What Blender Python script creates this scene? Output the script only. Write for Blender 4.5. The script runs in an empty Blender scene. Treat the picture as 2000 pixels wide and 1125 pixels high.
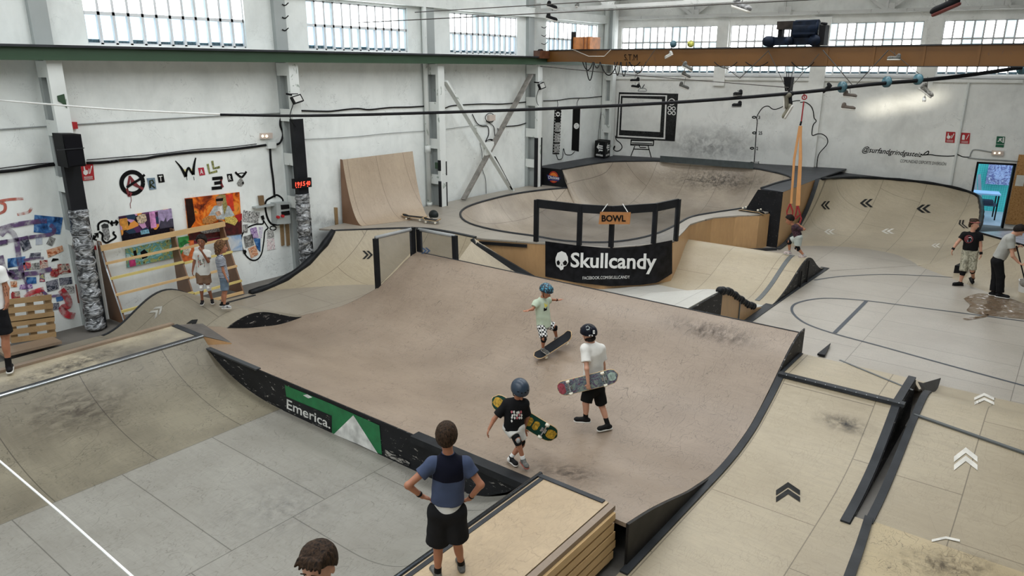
import bpy, math, random
import numpy as np
from mathutils import Vector
from mathutils.bvhtree import BVHTree
random.seed(7); rng = np.random.default_rng(7)
PI = math.pi
SC = bpy.context.scene
COL = SC.collection
# ---------------------------------------------------------------- camera
FPX, CX, CY, CAMH = 1420.0, 1000.0, 562.5, 4.9
_d = np.array([985-CX, 5250-CY, FPX]); _d /= np.linalg.norm(_d)
_h = 37.8*PI/180
_f = np.array([0, 0, 1.0]) - _d[2]*_d; _f /= np.linalg.norm(_f)
_r = np.cross(_f, -_d)
if _r[0] < 0: _r = -_r
_Y = _f*math.cos(_h) + _r*math.sin(_h); _X = -_f*math.sin(_h) + _r*math.cos(_h)
ROT = np.array([_X, _Y, -_d])           # world = ROT @ (right, down, forward)
EYE = np.array([0, 0, CAMH])
cam_data = bpy.data.cameras.new('camera'); cam = bpy.data.objects.new('camera', cam_data); COL.objects.link(cam)
cam_data.sensor_width = 36; cam_data.lens = 36*FPX/2000; cam_data.clip_end = 200
_m = np.eye(4); _m[:3, 0] = ROT[:, 0]; _m[:3, 1] = -ROT[:, 1]; _m[:3, 2] = -ROT[:, 2]; _m[:3, 3] = EYE
from mathutils import Matrix
cam.matrix_world = Matrix([list(map(float, r)) for r in _m])
SC.camera = cam
SC.view_settings.view_transform = 'Standard'; SC.view_settings.look = 'None'
SC.view_settings.gamma = 1.0; SC.view_settings.use_curve_mapping = False
SC.view_settings.exposure = -0.20
# ---------------------------------------------------------------- light
W = bpy.data.worlds.new('world'); SC.world = W; W.use_nodes = True
W.node_tree.nodes['Background'].inputs[0].default_value = (0.62, 0.80, 1.0, 1)
W.node_tree.nodes['Background'].inputs[1].default_value = 2.2
def area(name, loc, rot, sx, sy, power, col=(1, 1, 1)):
    l = bpy.data.lights.new(name, 'AREA'); l.shape = 'RECTANGLE'; l.size = sx; l.size_y = sy; l.energy = power; l.color = col
    o = bpy.data.objects.new(name, l); COL.objects.link(o); o.location = loc; o.rotation_euler = rot
    return o
# daylight from the roof lights (the window panes glow in their own builder)
for yy in (1.5, 7.5, 13.5, 19.5):
    area('roof_light', (-6.5, yy, 8.9), (0, 0, 0), 12.0, 1.6, 430, (1.0, 0.975, 0.93))
area('roof_light', (-5.0, -3.5, 8.9), (0, 0, 0), 12.0, 2.0, 330, (1.0, 0.975, 0.93))
# added lamp standing in for low sun, a soft streak on the back wall
_o = area('sun_streak_standin', (9.7, 19.3, 6.6), (0, 0, 0), 2.4, 0.30, 4.5, (1.0, 0.93, 0.78)); _o.data.spread = 0.05
_o.rotation_euler = (Vector((-4.2, 27.4, 4.0))-Vector((9.7, 19.3, 6.6))).to_track_quat('-Z', 'Y').to_euler(); _o.rotation_euler.rotate_axis('Z', 0.16)
# ---------------------------------------------------------------- pixel helpers (2000x1125 frame)
def ray(px, py): return ROT @ np.array([px-CX, py-CY, FPX])
def P(px, py, z=0.0):
    d = ray(px, py); return EYE + d*((z-CAMH)/d[2])
def PX(px, py, x):
    d = ray(px, py); return EYE + d*(x/d[0])
def PY(px, py, y):
    d = ray(px, py); return EYE + d*(y/d[1])
def PL(px, py, p0, n):
    d = ray(px, py); p0 = np.array(p0, float); n = np.array(n, float)
    return EYE + d*(((p0-EYE) @ n)/(d @ n))
BD = ray(-1885, 132); BD = -BD/np.linalg.norm(BD); BD[2] = 0; BD /= np.linalg.norm(BD)   # along the back wall
B0 = np.array([-15.05, 25.4, 0.0]); BN = np.array([BD[1], -BD[0], 0.0])                   # BN points into the room
WX = -15.05
def PB(px, py, off=0.0): return PL(px, py, B0 + BN*off, BN)
def PW(px, py, off=0.0): return PX(px, py, WX + off)
def proj(p):
    c = ROT.T @ (np.array(p, float)-EYE); return CX+FPX*c[0]/c[2], CY+FPX*c[1]/c[2]
# ---------------------------------------------------------------- object helpers
def wloc(o):
    v = np.zeros(3)
    while o is not None:
        v = v + np.array(o.location); o = o.parent
    return v
def mk(name, V, F, mat=None, parent=None, smooth=False, base=None):
    V = np.array(V, float).reshape(-1, 3)
    if parent is not None: off = wloc(parent)
    else: off = np.array(base if base is not None else [V[:, 0].mean(), V[:, 1].mean(), V[:, 2].min()])
    me = bpy.data.meshes.new(name)
    me.from_pydata((V-off).tolist(), [], [list(map(int, f)) for f in F])
    me.validate(); me.update()
    if mat is not None:
        for m in (mat if isinstance(mat, (list, tuple)) else [mat]): me.materials.append(m)
    if smooth: me.polygons.foreach_set('use_smooth', [True]*len(me.polygons))
    o = bpy.data.objects.new(name, me); COL.objects.link(o)
    if parent is not None: o.parent = parent
    else: o.location = off
    return o
def tag(o, label=None, cat=None, group=None, kind=None):
    if label: o['label'] = label
    if cat: o['category'] = cat
    if group: o['group'] = group
    if kind: o['kind'] = kind
    return o
def thing(name, loc, label, cat, group=None, kind=None):
    o = bpy.data.objects.new(name, None); COL.objects.link(o); o.location = [float(a) for a in loc]
    o.empty_display_size = 0.2
    return tag(o, label, cat, group, kind)
def copy_tree(o, parent=None):
    c = o.copy(); COL.objects.link(c)
    if parent is not None: c.parent = parent
    for ch in list(o.children): copy_tree(ch, c)
    return c
class MB:
    def __init__(s): s.V = []; s.F = []; s.n = 0
    def add(s, V, F):
        V = np.array(V, float).reshape(-1, 3)
        s.V.append(V); s.F += [[i+s.n for i in f] for f in F]; s.n += len(V); return s
    def box(s, lo, hi):
        x0, y0, z0 = lo; x1, y1, z1 = hi
        return s.add([(x0,y0,z0),(x1,y0,z0),(x1,y1,z0),(x0,y1,z0),(x0,y0,z1),(x1,y0,z1),(x1,y1,z1),(x0,y1,z1)],
                     [(0,3,2,1),(4,5,6,7),(0,1,5,4),(1,2,6,5),(2,3,7,6),(3,0,4,7)])
    def obox(s, c, ax, ay, az):
        c, ax, ay, az = [np.array(a, float) for a in (c, ax, ay, az)]
        V = [c+i*ax+j*ay+k*az for k in (-1, 1) for (i, j) in ((-1,-1),(1,-1),(1,1),(-1,1))]
        return s.add(V, [(0,3,2,1),(4,5,6,7),(0,1,5,4),(1,2,6,5),(2,3,7,6),(3,0,4,7)])
    def bar(s, a, b, w, h, up=(0, 0, 1)):
        a = np.array(a, float); b = np.array(b, float); d = b-a; L = np.linalg.norm(d); d /= L
        up = np.array(up, float); sd = np.cross(d, up)
        if np.linalg.norm(sd) < 1e-4: sd = np.cross(d, [1, 0, 0])
        sd /= np.linalg.norm(sd); u2 = np.cross(sd, d)
        return s.obox((a+b)/2, d*L/2, sd*w/2, u2*h/2)
    def tube(s, pts, r, n=8, cap=True):
        pts = np.array(pts, float); m = len(pts); rr = np.full(m, r) if np.isscalar(r) else np.array(r)
        T = np.gradient(pts, axis=0) if m > 2 else np.array([pts[1]-pts[0]]*2)
        T /= np.maximum(np.linalg.norm(T, axis=1), 1e-9)[:, None]
        ref = np.array([0, 0, 1.0]) if abs(T[0][2]) < 0.9 else np.array([1.0, 0, 0])
        V = []
        for i in range(m):
            u = ref - T[i]*(ref @ T[i]); u /= max(np.linalg.norm(u), 1e-9); ref = u
            w = np.cross(T[i], u)
            for k in range(n):
                a = 2*PI*k/n; V.append(pts[i]+rr[i]*(math.cos(a)*u+math.sin(a)*w))
        F = [(i*n+k, i*n+(k+1) % n, (i+1)*n+(k+1) % n, (i+1)*n+k) for i in range(m-1) for k in range(n)]
        if cap: F += [tuple(range(n))[::-1], tuple((m-1)*n+k for k in range(n))]
        return s.add(V, F)
    def prism(s, pts, d):
        """polygon pts extruded by vector d"""
        pts = np.array(pts, float); n = len(pts); d = np.array(d, float)
        F = [tuple(range(n))[::-1], tuple(range(n, 2*n))] + [(i, (i+1) % n, n+(i+1) % n, n+i) for i in range(n)]
        return s.add(np.vstack([pts, pts+d]), F)
    def sphere(s, c, r, sc=(1, 1, 1), nu=16, nv=10):
        c = np.array(c, float); V = []; F = []
        for j in range(nv+1):
            t = PI*j/nv
            for i in range(nu):
                a = 2*PI*i/nu; V.append(c+r*np.array([math.sin(t)*math.cos(a)*sc[0], math.sin(t)*math.sin(a)*sc[1], math.cos(t)*sc[2]]))
        for j in range(nv):
            for i in range(nu): F.append((j*nu+i, (j+1)*nu+i, (j+1)*nu+(i+1) % nu, j*nu+(i+1) % nu))
        return s.add(V, F)
    def cyl(s, c, ax, r, n=20):
        c = np.array(c, float); ax = np.array(ax, float)
        return s.tube([c-ax/2, c+ax/2], r, n)
    def grid(s, G):
        G = np.array(G, float); a, b = G.shape[:2]
        F = [(i*b+j, i*b+j+1, (i+1)*b+j+1, (i+1)*b+j) for i in range(a-1) for j in range(b-1)]
        return s.add(G.reshape(-1, 3), F)
    def build(s, name, mat=None, parent=None, smooth=False, base=None):
        return mk(name, np.vstack(s.V), s.F, mat, parent, smooth, base)
def catmull(pts, n=6):
    pts = np.array(pts, float); Q = np.vstack([2*pts[0]-pts[1], pts, 2*pts[-1]-pts[-2]]); out = []
    for i in range(1, len(Q)-2):
        for k in range(n):
            t = k/n; a, b, c, d = Q[i-1], Q[i], Q[i+1], Q[i+2]
            out.append(0.5*((2*b)+(-a+c)*t+(2*a-5*b+4*c-d)*t*t+(-a+3*b-3*c+d)*t**3))
    out.append(Q[-2]); return np.array(out)
def resample(pts, n):
    pts = np.array(pts, float); L = np.r_[0, np.cumsum(np.linalg.norm(np.diff(pts, axis=0), axis=1))]
    t = np.linspace(0, L[-1], n); return np.stack([np.interp(t, L, pts[:, k]) for k in range(pts.shape[1])], 1)
# ---------------------------------------------------------------- materials
def srgb(r, g, b):
    f = lambda c: (c/255/12.92) if c/255 <= 0.04045 else ((c/255+0.055)/1.055)**2.4
    return (f(r), f(g), f(b), 1)
class NT:
    def __init__(s, name):
        s.m = bpy.data.materials.new(name); s.m.use_nodes = True; s.t = s.m.node_tree; s.b = s.t.nodes['Principled BSDF']
    def n(s, ty, **kw):
        nd = s.t.nodes.new(ty)
        for k, v in kw.items(): setattr(nd, k, v)
        return nd
    def l(s, a, b): s.t.links.new(a, b)
    def coord(s, scale=(1, 1, 1), rot=(0, 0, 0), loc=(0, 0, 0)):
        g = s.n('ShaderNodeNewGeometry'); mp = s.n('ShaderNodeMapping'); s.l(g.outputs['Position'], mp.inputs[0])
        mp.inputs['Scale'].default_value = scale; mp.inputs['Rotation'].default_value = rot; mp.inputs['Location'].default_value = loc
        return mp.outputs[0]
    def noise(s, vec, scale, detail=4, rough=0.5, dist=0.0):
        nd = s.n('ShaderNodeTexNoise'); nd.inputs['Scale'].default_value = scale; nd.inputs['Detail'].default_value = detail
        nd.inputs['Roughness'].default_value = rough; nd.inputs['Distortion'].default_value = dist
        s.l(vec, nd.inputs['Vector']); return nd.outputs[0]
    def math(s, op, a, b=None, c=None, clamp=False):
        nd = s.n('ShaderNodeMath', operation=op); nd.use_clamp = clamp
        for i, v in enumerate((a, b, c)):
            if v is None: continue
            if isinstance(v, (int, float)): nd.inputs[i].default_value = v
            else: s.l(v, nd.inputs[i])
        return nd.outputs[0]
    def mix(s, fac, a, b, mode='MIX'):
        nd = s.n('ShaderNodeMix', data_type='RGBA', blend_type=mode)
        for i, v in ((0, fac), (6, a), (7, b)):
            if isinstance(v, (int, float)): nd.inputs[i].default_value = v
            elif isinstance(v, tuple): nd.inputs[i].default_value = v
            else: s.l(v, nd.inputs[i])
        return nd.outputs[2]
    def ramp(s, v, p0, p1):
        nd = s.n('ShaderNodeMapRange'); nd.inputs[1].default_value = p0; nd.inputs[2].default_value = p1; s.l(v, nd.inputs[0]); return nd.outputs[0]
_mc = {}
def flat(name, col, rough=0.6, metal=0.0, emit=0, var=0.0, scale=6.0, bump=0.0):
    if name in _mc: return _mc[name]
    t = NT(name); t.b.inputs['Roughness'].default_value = rough; t.b.inputs['Metallic'].default_value = metal
    v = t.noise(t.coord(), scale, 5)
    dk = tuple(c*(1-max(var, 0.06)*1.3) for c in col[:3])+(1,); lt = tuple(min(1, c*(1+max(var, 0.06))) for c in col[:3])+(1,)
    t.l(t.mix(t.ramp(v, 0.3, 0.7), dk, lt), t.b.inputs['Base Color'])
    if bump:
        bp = t.n('ShaderNodeBump'); bp.inputs['Strength'].default_value = bump; bp.inputs['Distance'].default_value = 0.02
        t.l(v, bp.inputs['Height']); t.l(bp.outputs[0], t.b.inputs['Normal'])
    if max(col[:3]) < 0.05 and not metal: t.b.inputs['Specular IOR Level'].default_value = 0.15
    if emit: t.b.inputs['Emission Color'].default_value = col; t.b.inputs['Emission Strength'].default_value = emit
    _mc[name] = t.m; return t.m
def plywood(name, col, dark, *a, **k):
    f = .86 if name.startswith('plywood') else .9
    return _ply(name, tuple(x*f for x in col[:3])+(1,), tuple(x*f for x in dark[:3])+(1,), *a, **k)
def _ply(name, col, dark, sheet=(1.22, 2.44), off=(0, 0), scr=0.5, rough=0.42, seam=0.012, ang=0.0, grain=(1, 6, 1), grime=0.4, gloss=0.5):
    t = NT(name); c = t.coord(rot=(0, 0, ang))
    g = t.noise(t.coord(scale=grain, rot=(0, 0, ang)), 3.2, 8, 0.65, 1.2)
    big = t.noise(c, 0.8, 3)
    base = t.mix(t.ramp(g, 0.25, 0.75), tuple(x*0.86 for x in col[:3])+(1,), tuple(min(1, x*1.10) for x in col[:3])+(1,))
    base = t.mix(t.math('MULTIPLY', t.ramp(big, 0.38, 0.72), grime, clamp=True), base, dark)
    # hairline wheel and scuff marks: level lines of stretched noise, several directions and sizes
    s_tot = None
    for i_, (sc_, an_, ro_, w_, amt) in enumerate(((1.8, .40, .3, .13, .6), (3.4, .25, 1.3, .13, .65), (6.6, .3, 2.3, .13, .65), (12., .3, .8, .15, .6), (21., .4, 2.9, .17, .55))):
        vv = [t.noise(t.coord(scale=(1, an_, 1), rot=(0, 0, ang+ro_), loc=(sc_*3+dx_, 1.7*sc_+dy_, 0)), sc_, 1, 0.4, 0.3) for dx_, dy_ in ((0, 0), (.01, 0), (0, .01))]
        gr = t.math('ADD', t.math('ABSOLUTE', t.math('SUBTRACT', vv[1], vv[0])), t.math('ABSOLUTE', t.math('SUBTRACT', vv[2], vv[0])))
        ln = t.math('LESS_THAN', t.math('ABSOLUTE', t.math('SUBTRACT', vv[0], 0.5)), t.math('MULTIPLY', gr, w_))
        msk = t.ramp(t.noise(t.coord(loc=(i_*9, 3*i_, 0)), 1.1+.4*i_, 4, .7), 0.45, 0.64)
        a = t.math('MULTIPLY', t.math('MULTIPLY', ln, msk, clamp=True), amt*scr, clamp=True)
        s_tot = a if s_tot is None else t.math('MAXIMUM', s_tot, a)
    base = t.mix(s_tot, base, tuple(x*0.42 for x in dark[:3])+(1,))
    if sheet:
        sp = t.n('ShaderNodeSeparateXYZ'); t.l(c, sp.inputs[0])
        u = t.math('DIVIDE', t.math('ADD', sp.outputs[0], off[0]), sheet[0])
        row = t.math('FLOOR', u)
        v = t.math('DIVIDE', t.math('ADD', sp.outputs[1], off[1]), sheet[1])
        v = t.math('ADD', v, t.math('MULTIPLY', row, 0.37))
        fu = t.math('FRACT', u); fv = t.math('FRACT', v)
        l1 = t.math('LESS_THAN', fu, seam/sheet[0]); l2 = t.math('LESS_THAN', fv, seam/sheet[1])
        cell = t.n('ShaderNodeTexWhiteNoise', noise_dimensions='2D'); cb = t.n('ShaderNodeCombineXYZ')
        t.l(row, cb.inputs[0]); t.l(t.math('FLOOR', v), cb.inputs[1]); t.l(cb.outputs[0], cell.inputs['Vector'])
        base = t.mix(t.math('MULTIPLY', cell.outputs[0], 0.16), base, dark)
        base = t.mix(t.math('MULTIPLY', t.math('MAXIMUM', l1, l2), 0.65), base, tuple(x*0.3 for x in dark[:3])+(1,))
    t.l(base, t.b.inputs['Base Color'])
    rg = t.math('ADD', t.math('MULTIPLY', g, 0.16), rough-0.08); t.l(rg, t.b.inputs['Roughness'])
    t.b.inputs['Specular IOR Level'].default_value = gloss
    bp = t.n('ShaderNodeBump'); bp.inputs['Strength'].default_value = 0.10; bp.inputs['Distance'].default_value = 0.01
    t.l(g, bp.inputs['Height']); t.l(bp.outputs[0], t.b.inputs['Normal'])
    return t.m
def plaster(name, col, dirt, low=0.0):
    t = NT(name); c = t.coord()
    a = t.noise(c, 1.1, 6, 0.6, 0.4); b = t.noise(t.coord(scale=(1, 1, 0.35)), 4.0, 6, 0.65)
    base = t.mix(t.math('MULTIPLY', t.ramp(a, 0.42, 0.78), 0.55, clamp=True), col, dirt)
    crk = t.math('LESS_THAN', t.math('ABSOLUTE', t.math('SUBTRACT', t.noise(t.coord(loc=(4, 2, 9)), 1.7, 5, 0.6, 1.0), 0.5)), 0.0022)
    crk = t.math('MULTIPLY', crk, t.ramp(t.noise(t.coord(loc=(1, 7, 3)), 0.8, 2), 0.5, 0.65), clamp=True)
    base = t.mix(t.math('MULTIPLY', t.ramp(b, 0.5, 0.85), 0.3, clamp=True), base, dirt)
    base = t.mix(t.math('MULTIPLY', crk, 0.5), base, (0.08, 0.08, 0.08, 1))
    t.l(base, t.b.inputs['Base Color']); t.b.inputs['Roughness'].default_value = 0.75
    bp = t.n('ShaderNodeBump'); bp.inputs['Strength'].default_value = 0.35; bp.inputs['Distance'].default_value = 0.02
    t.l(b, bp.inputs['Height']); t.l(bp.outputs[0], t.b.inputs['Normal'])
    return t.m
def steel(name, col, chip=(0.10, 0.16, 0.10, 1), amt=0.6, thr=0.63, rough=0.5):
    t = NT(name)
    a = t.noise(t.coord(scale=(1, 1, 0.6)), 5.0, 6, 0.6, 0.6)
    base = t.mix(t.math('MULTIPLY', t.ramp(a, thr, thr+0.012), amt, clamp=True), col, chip)
    base = t.mix(t.math('MULTIPLY', t.ramp(t.noise(t.coord(), 1.6, 5), 0.4, 0.8), 0.3, clamp=True), base, tuple(x*0.5 for x in col[:3])+(1,))
    t.l(base, t.b.inputs['Base Color']); t.b.inputs['Roughness'].default_value = rough
    return t.m
def blackpaint(name, col=(0.007, 0.0075, 0.009, 1), scrape=(0.35, 0.33, 0.3, 1), thr=0.70, rough=0.5, scale=(1, 1, 1), sc=7):
    t = NT(name)
    a = t.noise(t.coord(scale=scale), sc, 8, 0.75, 0.3)
    base = t.mix(t.ramp(a, thr, thr+0.02), col, scrape)
    base = t.mix(t.ramp(t.noise(t.coord(), 2.5, 4), 0.3, 0.8), base, tuple(min(1, x*2.2) for x in col[:3])+(1,), 'LIGHTEN')
    t.l(base, t.b.inputs['Base Color']); t.b.inputs['Roughness'].default_value = rough; t.b.inputs['Specular IOR Level'].default_value = 0.2
    return t.m
def collage(name, cols, scale=14, rough=0.5, dist=1.5, det=3, vor=False):
    """printed picture: bands and blotches of a few colours"""
    t = NT(name); c = t.coord()
    if vor:
        vn = t.n('ShaderNodeTexVoronoi'); vn.inputs['Scale'].default_value = scale; t.l(c, vn.inputs['Vector'])
        sp = t.n('ShaderNodeSeparateColor'); t.l(vn.outputs['Color'], sp.inputs[0]); v = sp.outputs[0]
    else: v = t.ramp(t.noise(c, scale, det, 0.6, dist), 0.3, 0.7)
    cr = t.n('ShaderNodeValToRGB'); cr.color_ramp.interpolation = 'CONSTANT' if vor else 'LINEAR'
    el = cr.color_ramp.elements
    while len(el) < len(cols): el.new(0.5)
    for i, cc in enumerate(cols):
        el[i].position = i/len(cols) if vor else i/(len(cols)-1); el[i].color = cc
    t.l(v, cr.inputs[0]); t.l(cr.outputs[0], t.b.inputs['Base Color']); t.b.inputs['Roughness'].default_value = rough; t.b.inputs['Specular IOR Level'].default_value = 0.25
    return t.m
def glassy(name, col, alpha, rough=0.3):
    t = NT(name); t.b.inputs['Base Color'].default_value = col; t.b.inputs['Alpha'].default_value = alpha; t.b.inputs['Roughness'].default_value = rough
    return t.m
# plywood skins
M_FRONT = plywood('plywood_grey', srgb(158, 155, 146), srgb(118, 112, 101), off=(8.8, 0.3), sheet=(2.44, 1.22), scr=0.75, rough=0.45, grime=0.5)
M_QP = plywood('plywood_quarter', srgb(146, 138, 118), srgb(88, 80, 66), off=(8.8, 0.3), sheet=(2.44, 1.22), scr=1.0, grime=0.75)
M_CENTRE = plywood('plywood_tan', srgb(160, 142, 124), srgb(122, 105, 89), off=(0.6, 0.4), sheet=None, scr=1.0, rough=0.40, grime=0.5)
M_DECK = plywood('plywood_deck', srgb(196, 172, 138), srgb(146, 122, 92), off=(0, 0.2), sheet=None, scr=0.5, grain=(2, 2, 1))
M_BANK = plywood('plywood_bank', srgb(188, 174, 148), srgb(150, 134, 108), off=(0.4, 1.5), sheet=(1.22, 2.44), scr=0.45)
M_COURT = plywood('plywood_court', srgb(186, 178, 166), srgb(150, 140, 127), off=(0.2, 0.6), sheet=(2.44, 1.22), scr=0.4, rough=0.36, grime=0.4)
M_POCKET = plywood('plywood_pocket', srgb(208, 194, 168), srgb(156, 142, 118), off=(0.2, 0.6), sheet=(1.22, 2.0), scr=0.4)
M_BOWL = plywood('plywood_bowl', srgb(196, 182, 164), srgb(136, 122, 106), off=(0.2, 0.6), sheet=(1.22, 2.44), scr=0.5, rough=0.36, grime=0.65)
M_BUMP = plywood('plywood_bump', srgb(158, 149, 131), srgb(114, 104, 88), off=(0.2, 0.6), sheet=(1.22, 2.44), scr=0.4)
M_SIDE = plywood('plywood_side', srgb(205, 165, 118), srgb(165, 124, 82), sheet=None, scr=0.1, grime=0.4, grain=(3, 3, 0.6))
M_RAMPSIDE = plywood('plywood_brown', srgb(140, 104, 78), srgb(96, 70, 52), sheet=None, scr=0.1, grime=0.5, grain=(3, 3, 0.6))
M_WOOD = plywood('pine', srgb(226, 190, 138), srgb(180, 138, 92), sheet=None, scr=0.1, grime=0.35, grain=(4, 1, 4))
M_WOODY = plywood('pine_yellow', srgb(226, 206, 130), srgb(190, 160, 96), sheet=None, scr=0.1, grime=0.35, grain=(4, 1, 4))
M_WOODD = plywood('old_pine', srgb(170, 140, 100), srgb(105, 80, 55), sheet=None, scr=0.3, grime=0.9, grain=(4, 1, 4))
M_PLANK = plywood('plank_grey', srgb(150, 130, 110), srgb(110, 92, 76), sheet=None, scr=0.3, grime=0.6)
M_WALL = plaster('white_plaster', srgb(240, 244, 241), srgb(198, 203, 201))
M_WALLB = plaster('white_plaster_back', srgb(240, 241, 237), srgb(188, 189, 185))
M_CEIL = plaster('ceiling_paint', srgb(205, 205, 200), srgb(160, 160, 156))
M_FLOOR = plaster('concrete', srgb(110, 106, 100), srgb(70, 66, 62))
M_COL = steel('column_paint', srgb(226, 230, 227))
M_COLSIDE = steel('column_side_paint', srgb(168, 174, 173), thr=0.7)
M_TRUSS = steel('truss_paint', srgb(205, 206, 203), chip=(0.2, 0.2, 0.18, 1), amt=0.4)
M_GREEN = steel('green_steel', srgb(48, 74, 52), chip=(0.05, 0.05, 0.04, 1), amt=0.5, thr=0.72)
M_ORANGE = steel('orange_steel', srgb(112, 73, 24), chip=(0.10, 0.05, 0.03, 1), amt=0.6, thr=0.66)
M_BLACKP = blackpaint('black_paint')
M_BLACKW = blackpaint('black_paint_worn', thr=0.60, scale=(1, 1, 3))
M_TRIM = blackpaint('black_trim', col=(0.022, 0.024, 0.027, 1), scrape=(0.3, 0.3, 0.3, 1), thr=0.74)
M_BLUEBLK = blackpaint('slate_deck', col=(0.035, 0.037, 0.042, 1), scrape=(0.09, 0.09, 0.09, 1), thr=0.6, rough=0.5)
M_GREYT = flat('grey_tape', srgb(92, 96, 96), 0.5)
M_STEEL = flat('bare_steel', srgb(190, 195, 200), 0.22, 1.0)
M_BLACK = flat('black', (0.007, 0.007, 0.008, 1), 0.6)
M_RUBBER = flat('rubber', (0.015, 0.016, 0.018, 1), 0.42, var=0.3)
M_GREY = flat('grey', srgb(150, 152, 152), 0.5)
M_WHITE = flat('white', srgb(235, 235, 232), 0.5)
M_INK = flat('ink', (0.006, 0.006, 0.006, 1), 0.85)
M_RED = flat('red', srgb(178, 30, 38), 0.5)
# ================================================================= ROOM
def wall_cells(name, o, u, u0, u1, z0, z1, holes, n, thick, mat):
    """wall in the plane through o along u; holes are (u0,u1,z0,z1); n points into the room"""
    us = sorted({u0, u1, *[h[0] for h in holes], *[h[1] for h in holes]}); zs = sorted({z0, z1, *[h[2] for h in holes], *[h[3] for h in holes]})
    mb = MB(); o = np.array(o, float); u = np.array(u, float); n = np.array(n, float)
    for a, b in zip(us[:-1], us[1:]):
        for c, d in zip(zs[:-1], zs[1:]):
            mu, mz = (a+b)/2, (c+d)/2
            if any(h[0] < mu < h[1] and h[2] < mz < h[3] for h in holes): continue
            mb.obox(o+u*mu-n*thick/2+np.array([0, 0, mz]), u*(b-a)/2, n*thick/2, np.array([0, 0, (d-c)/2]))
    return tag(mb.build(name, mat), kind='structure')
LW = [(6.46, 9.80), (11.46, 14.75), (16.44, 19.62), (21.25, 24.55), (1.2, 4.6)]
LZ = (5.30, 6.42)
wall_cells('wall_left', (WX, 0, 0), (0, 1, 0), -7, 27, -0.1, 9.6, [(a, b, *LZ) for a, b in LW], (1, 0, 0), 0.3, M_WALL)
def bu(px, py=100): return float((PB(px, py)-B0) @ BD)
BW = [(bu(1213), bu(1398)), (bu(1424), bu(1588)), (bu(1613), bu(1797)), (bu(1836), bu(2062))]
BZ = (4.72, 6.36)
_dl = (PB(1908, 316)-B0) @ BD; _dr = (PB(1985, 321)-B0) @ BD
wall_cells('wall_back', B0, BD, -0.3, 26, -0.1, 9.9, [(a, b, *BZ) for a, b in BW] + [(_dl, _dr, -0.1, 2.06)], BN, 0.3, M_WALLB)
mb = MB(); mb.box((9.8, -7, -0.1), (10.1, 31, 9.9)); tag(mb.build('wall_right', M_WALL), kind='structure')
mb = MB(); mb.box((-15.3, -7.3, -0.1), (10.1, -7, 9.9)); tag(mb.build('wall_front', M_WALL), kind='structure')
mb = MB(); mb.prism([(-15.35, -7.3, -0.3), (10.1, -7.3, -0.3), (10.1, 30.5, -0.3), (-15.35, 25.8, -0.3)], (0, 0, 0.28))
tag(mb.build('floor', M_FLOOR), kind='structure')
mb = MB()
for y0, y1 in ((-7.3, -4.6), (-2.4, 0.6), (2.4, 6.6), (8.4, 12.6), (14.4, 18.6), (20.4, 30.2)): mb.box((-15.35, y0, 9.1), (10.1, y1, 9.3))
for y0, y1 in ((-4.6, -2.4), (0.6, 2.4), (6.6, 8.4), (12.6, 14.4), (18.6, 20.4)):
    mb.box((-15.35, y0, 9.1), (-12.7, y1, 9.3)); mb.box((0.9, y0, 9.1), (10.1, y1, 9.3))
tag(mb.build('ceiling', M_CEIL), kind='structure')
# windows: concrete lattice with frosted panes
def pane_mat(name, base, emit, k):
    t = NT(name); c = t.coord()
    v = t.noise(t.coord(scale=(9, 9, 0.5)), 2.0, 3); 
    col = t.mix(t.ramp(v, 0.3, 0.7), base, tuple(min(1, x*1.12) for x in base[:3])+(1,))
    t.l(col, t.b.inputs['Base Color']); t.l(col, t.b.inputs['Emission Color']); t.b.inputs['Emission Strength'].default_value = emit
    t.b.inputs['Roughness'].default_value = 0.25
    return t.m
PANE_HI = pane_mat('frosted_pane_bright', (0.93, 0.97, 1.0, 1), 7.0, 0)
PANE_LO = pane_mat('frosted_pane_blue', (0.60, 0.79, 0.95, 1), 1.5, 1)
PANE_MID = pane_mat('frosted_pane_pale', (0.66, 0.86, 0.96, 1), 1.5, 1)
PANE_DIRT = flat('pane_dirt', srgb(70, 96, 108), 0.5, var=0.6, scale=20)
M_MULL = plaster('window_lattice', srgb(226, 228, 230), srgb(180, 182, 184))
wn = 0
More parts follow.
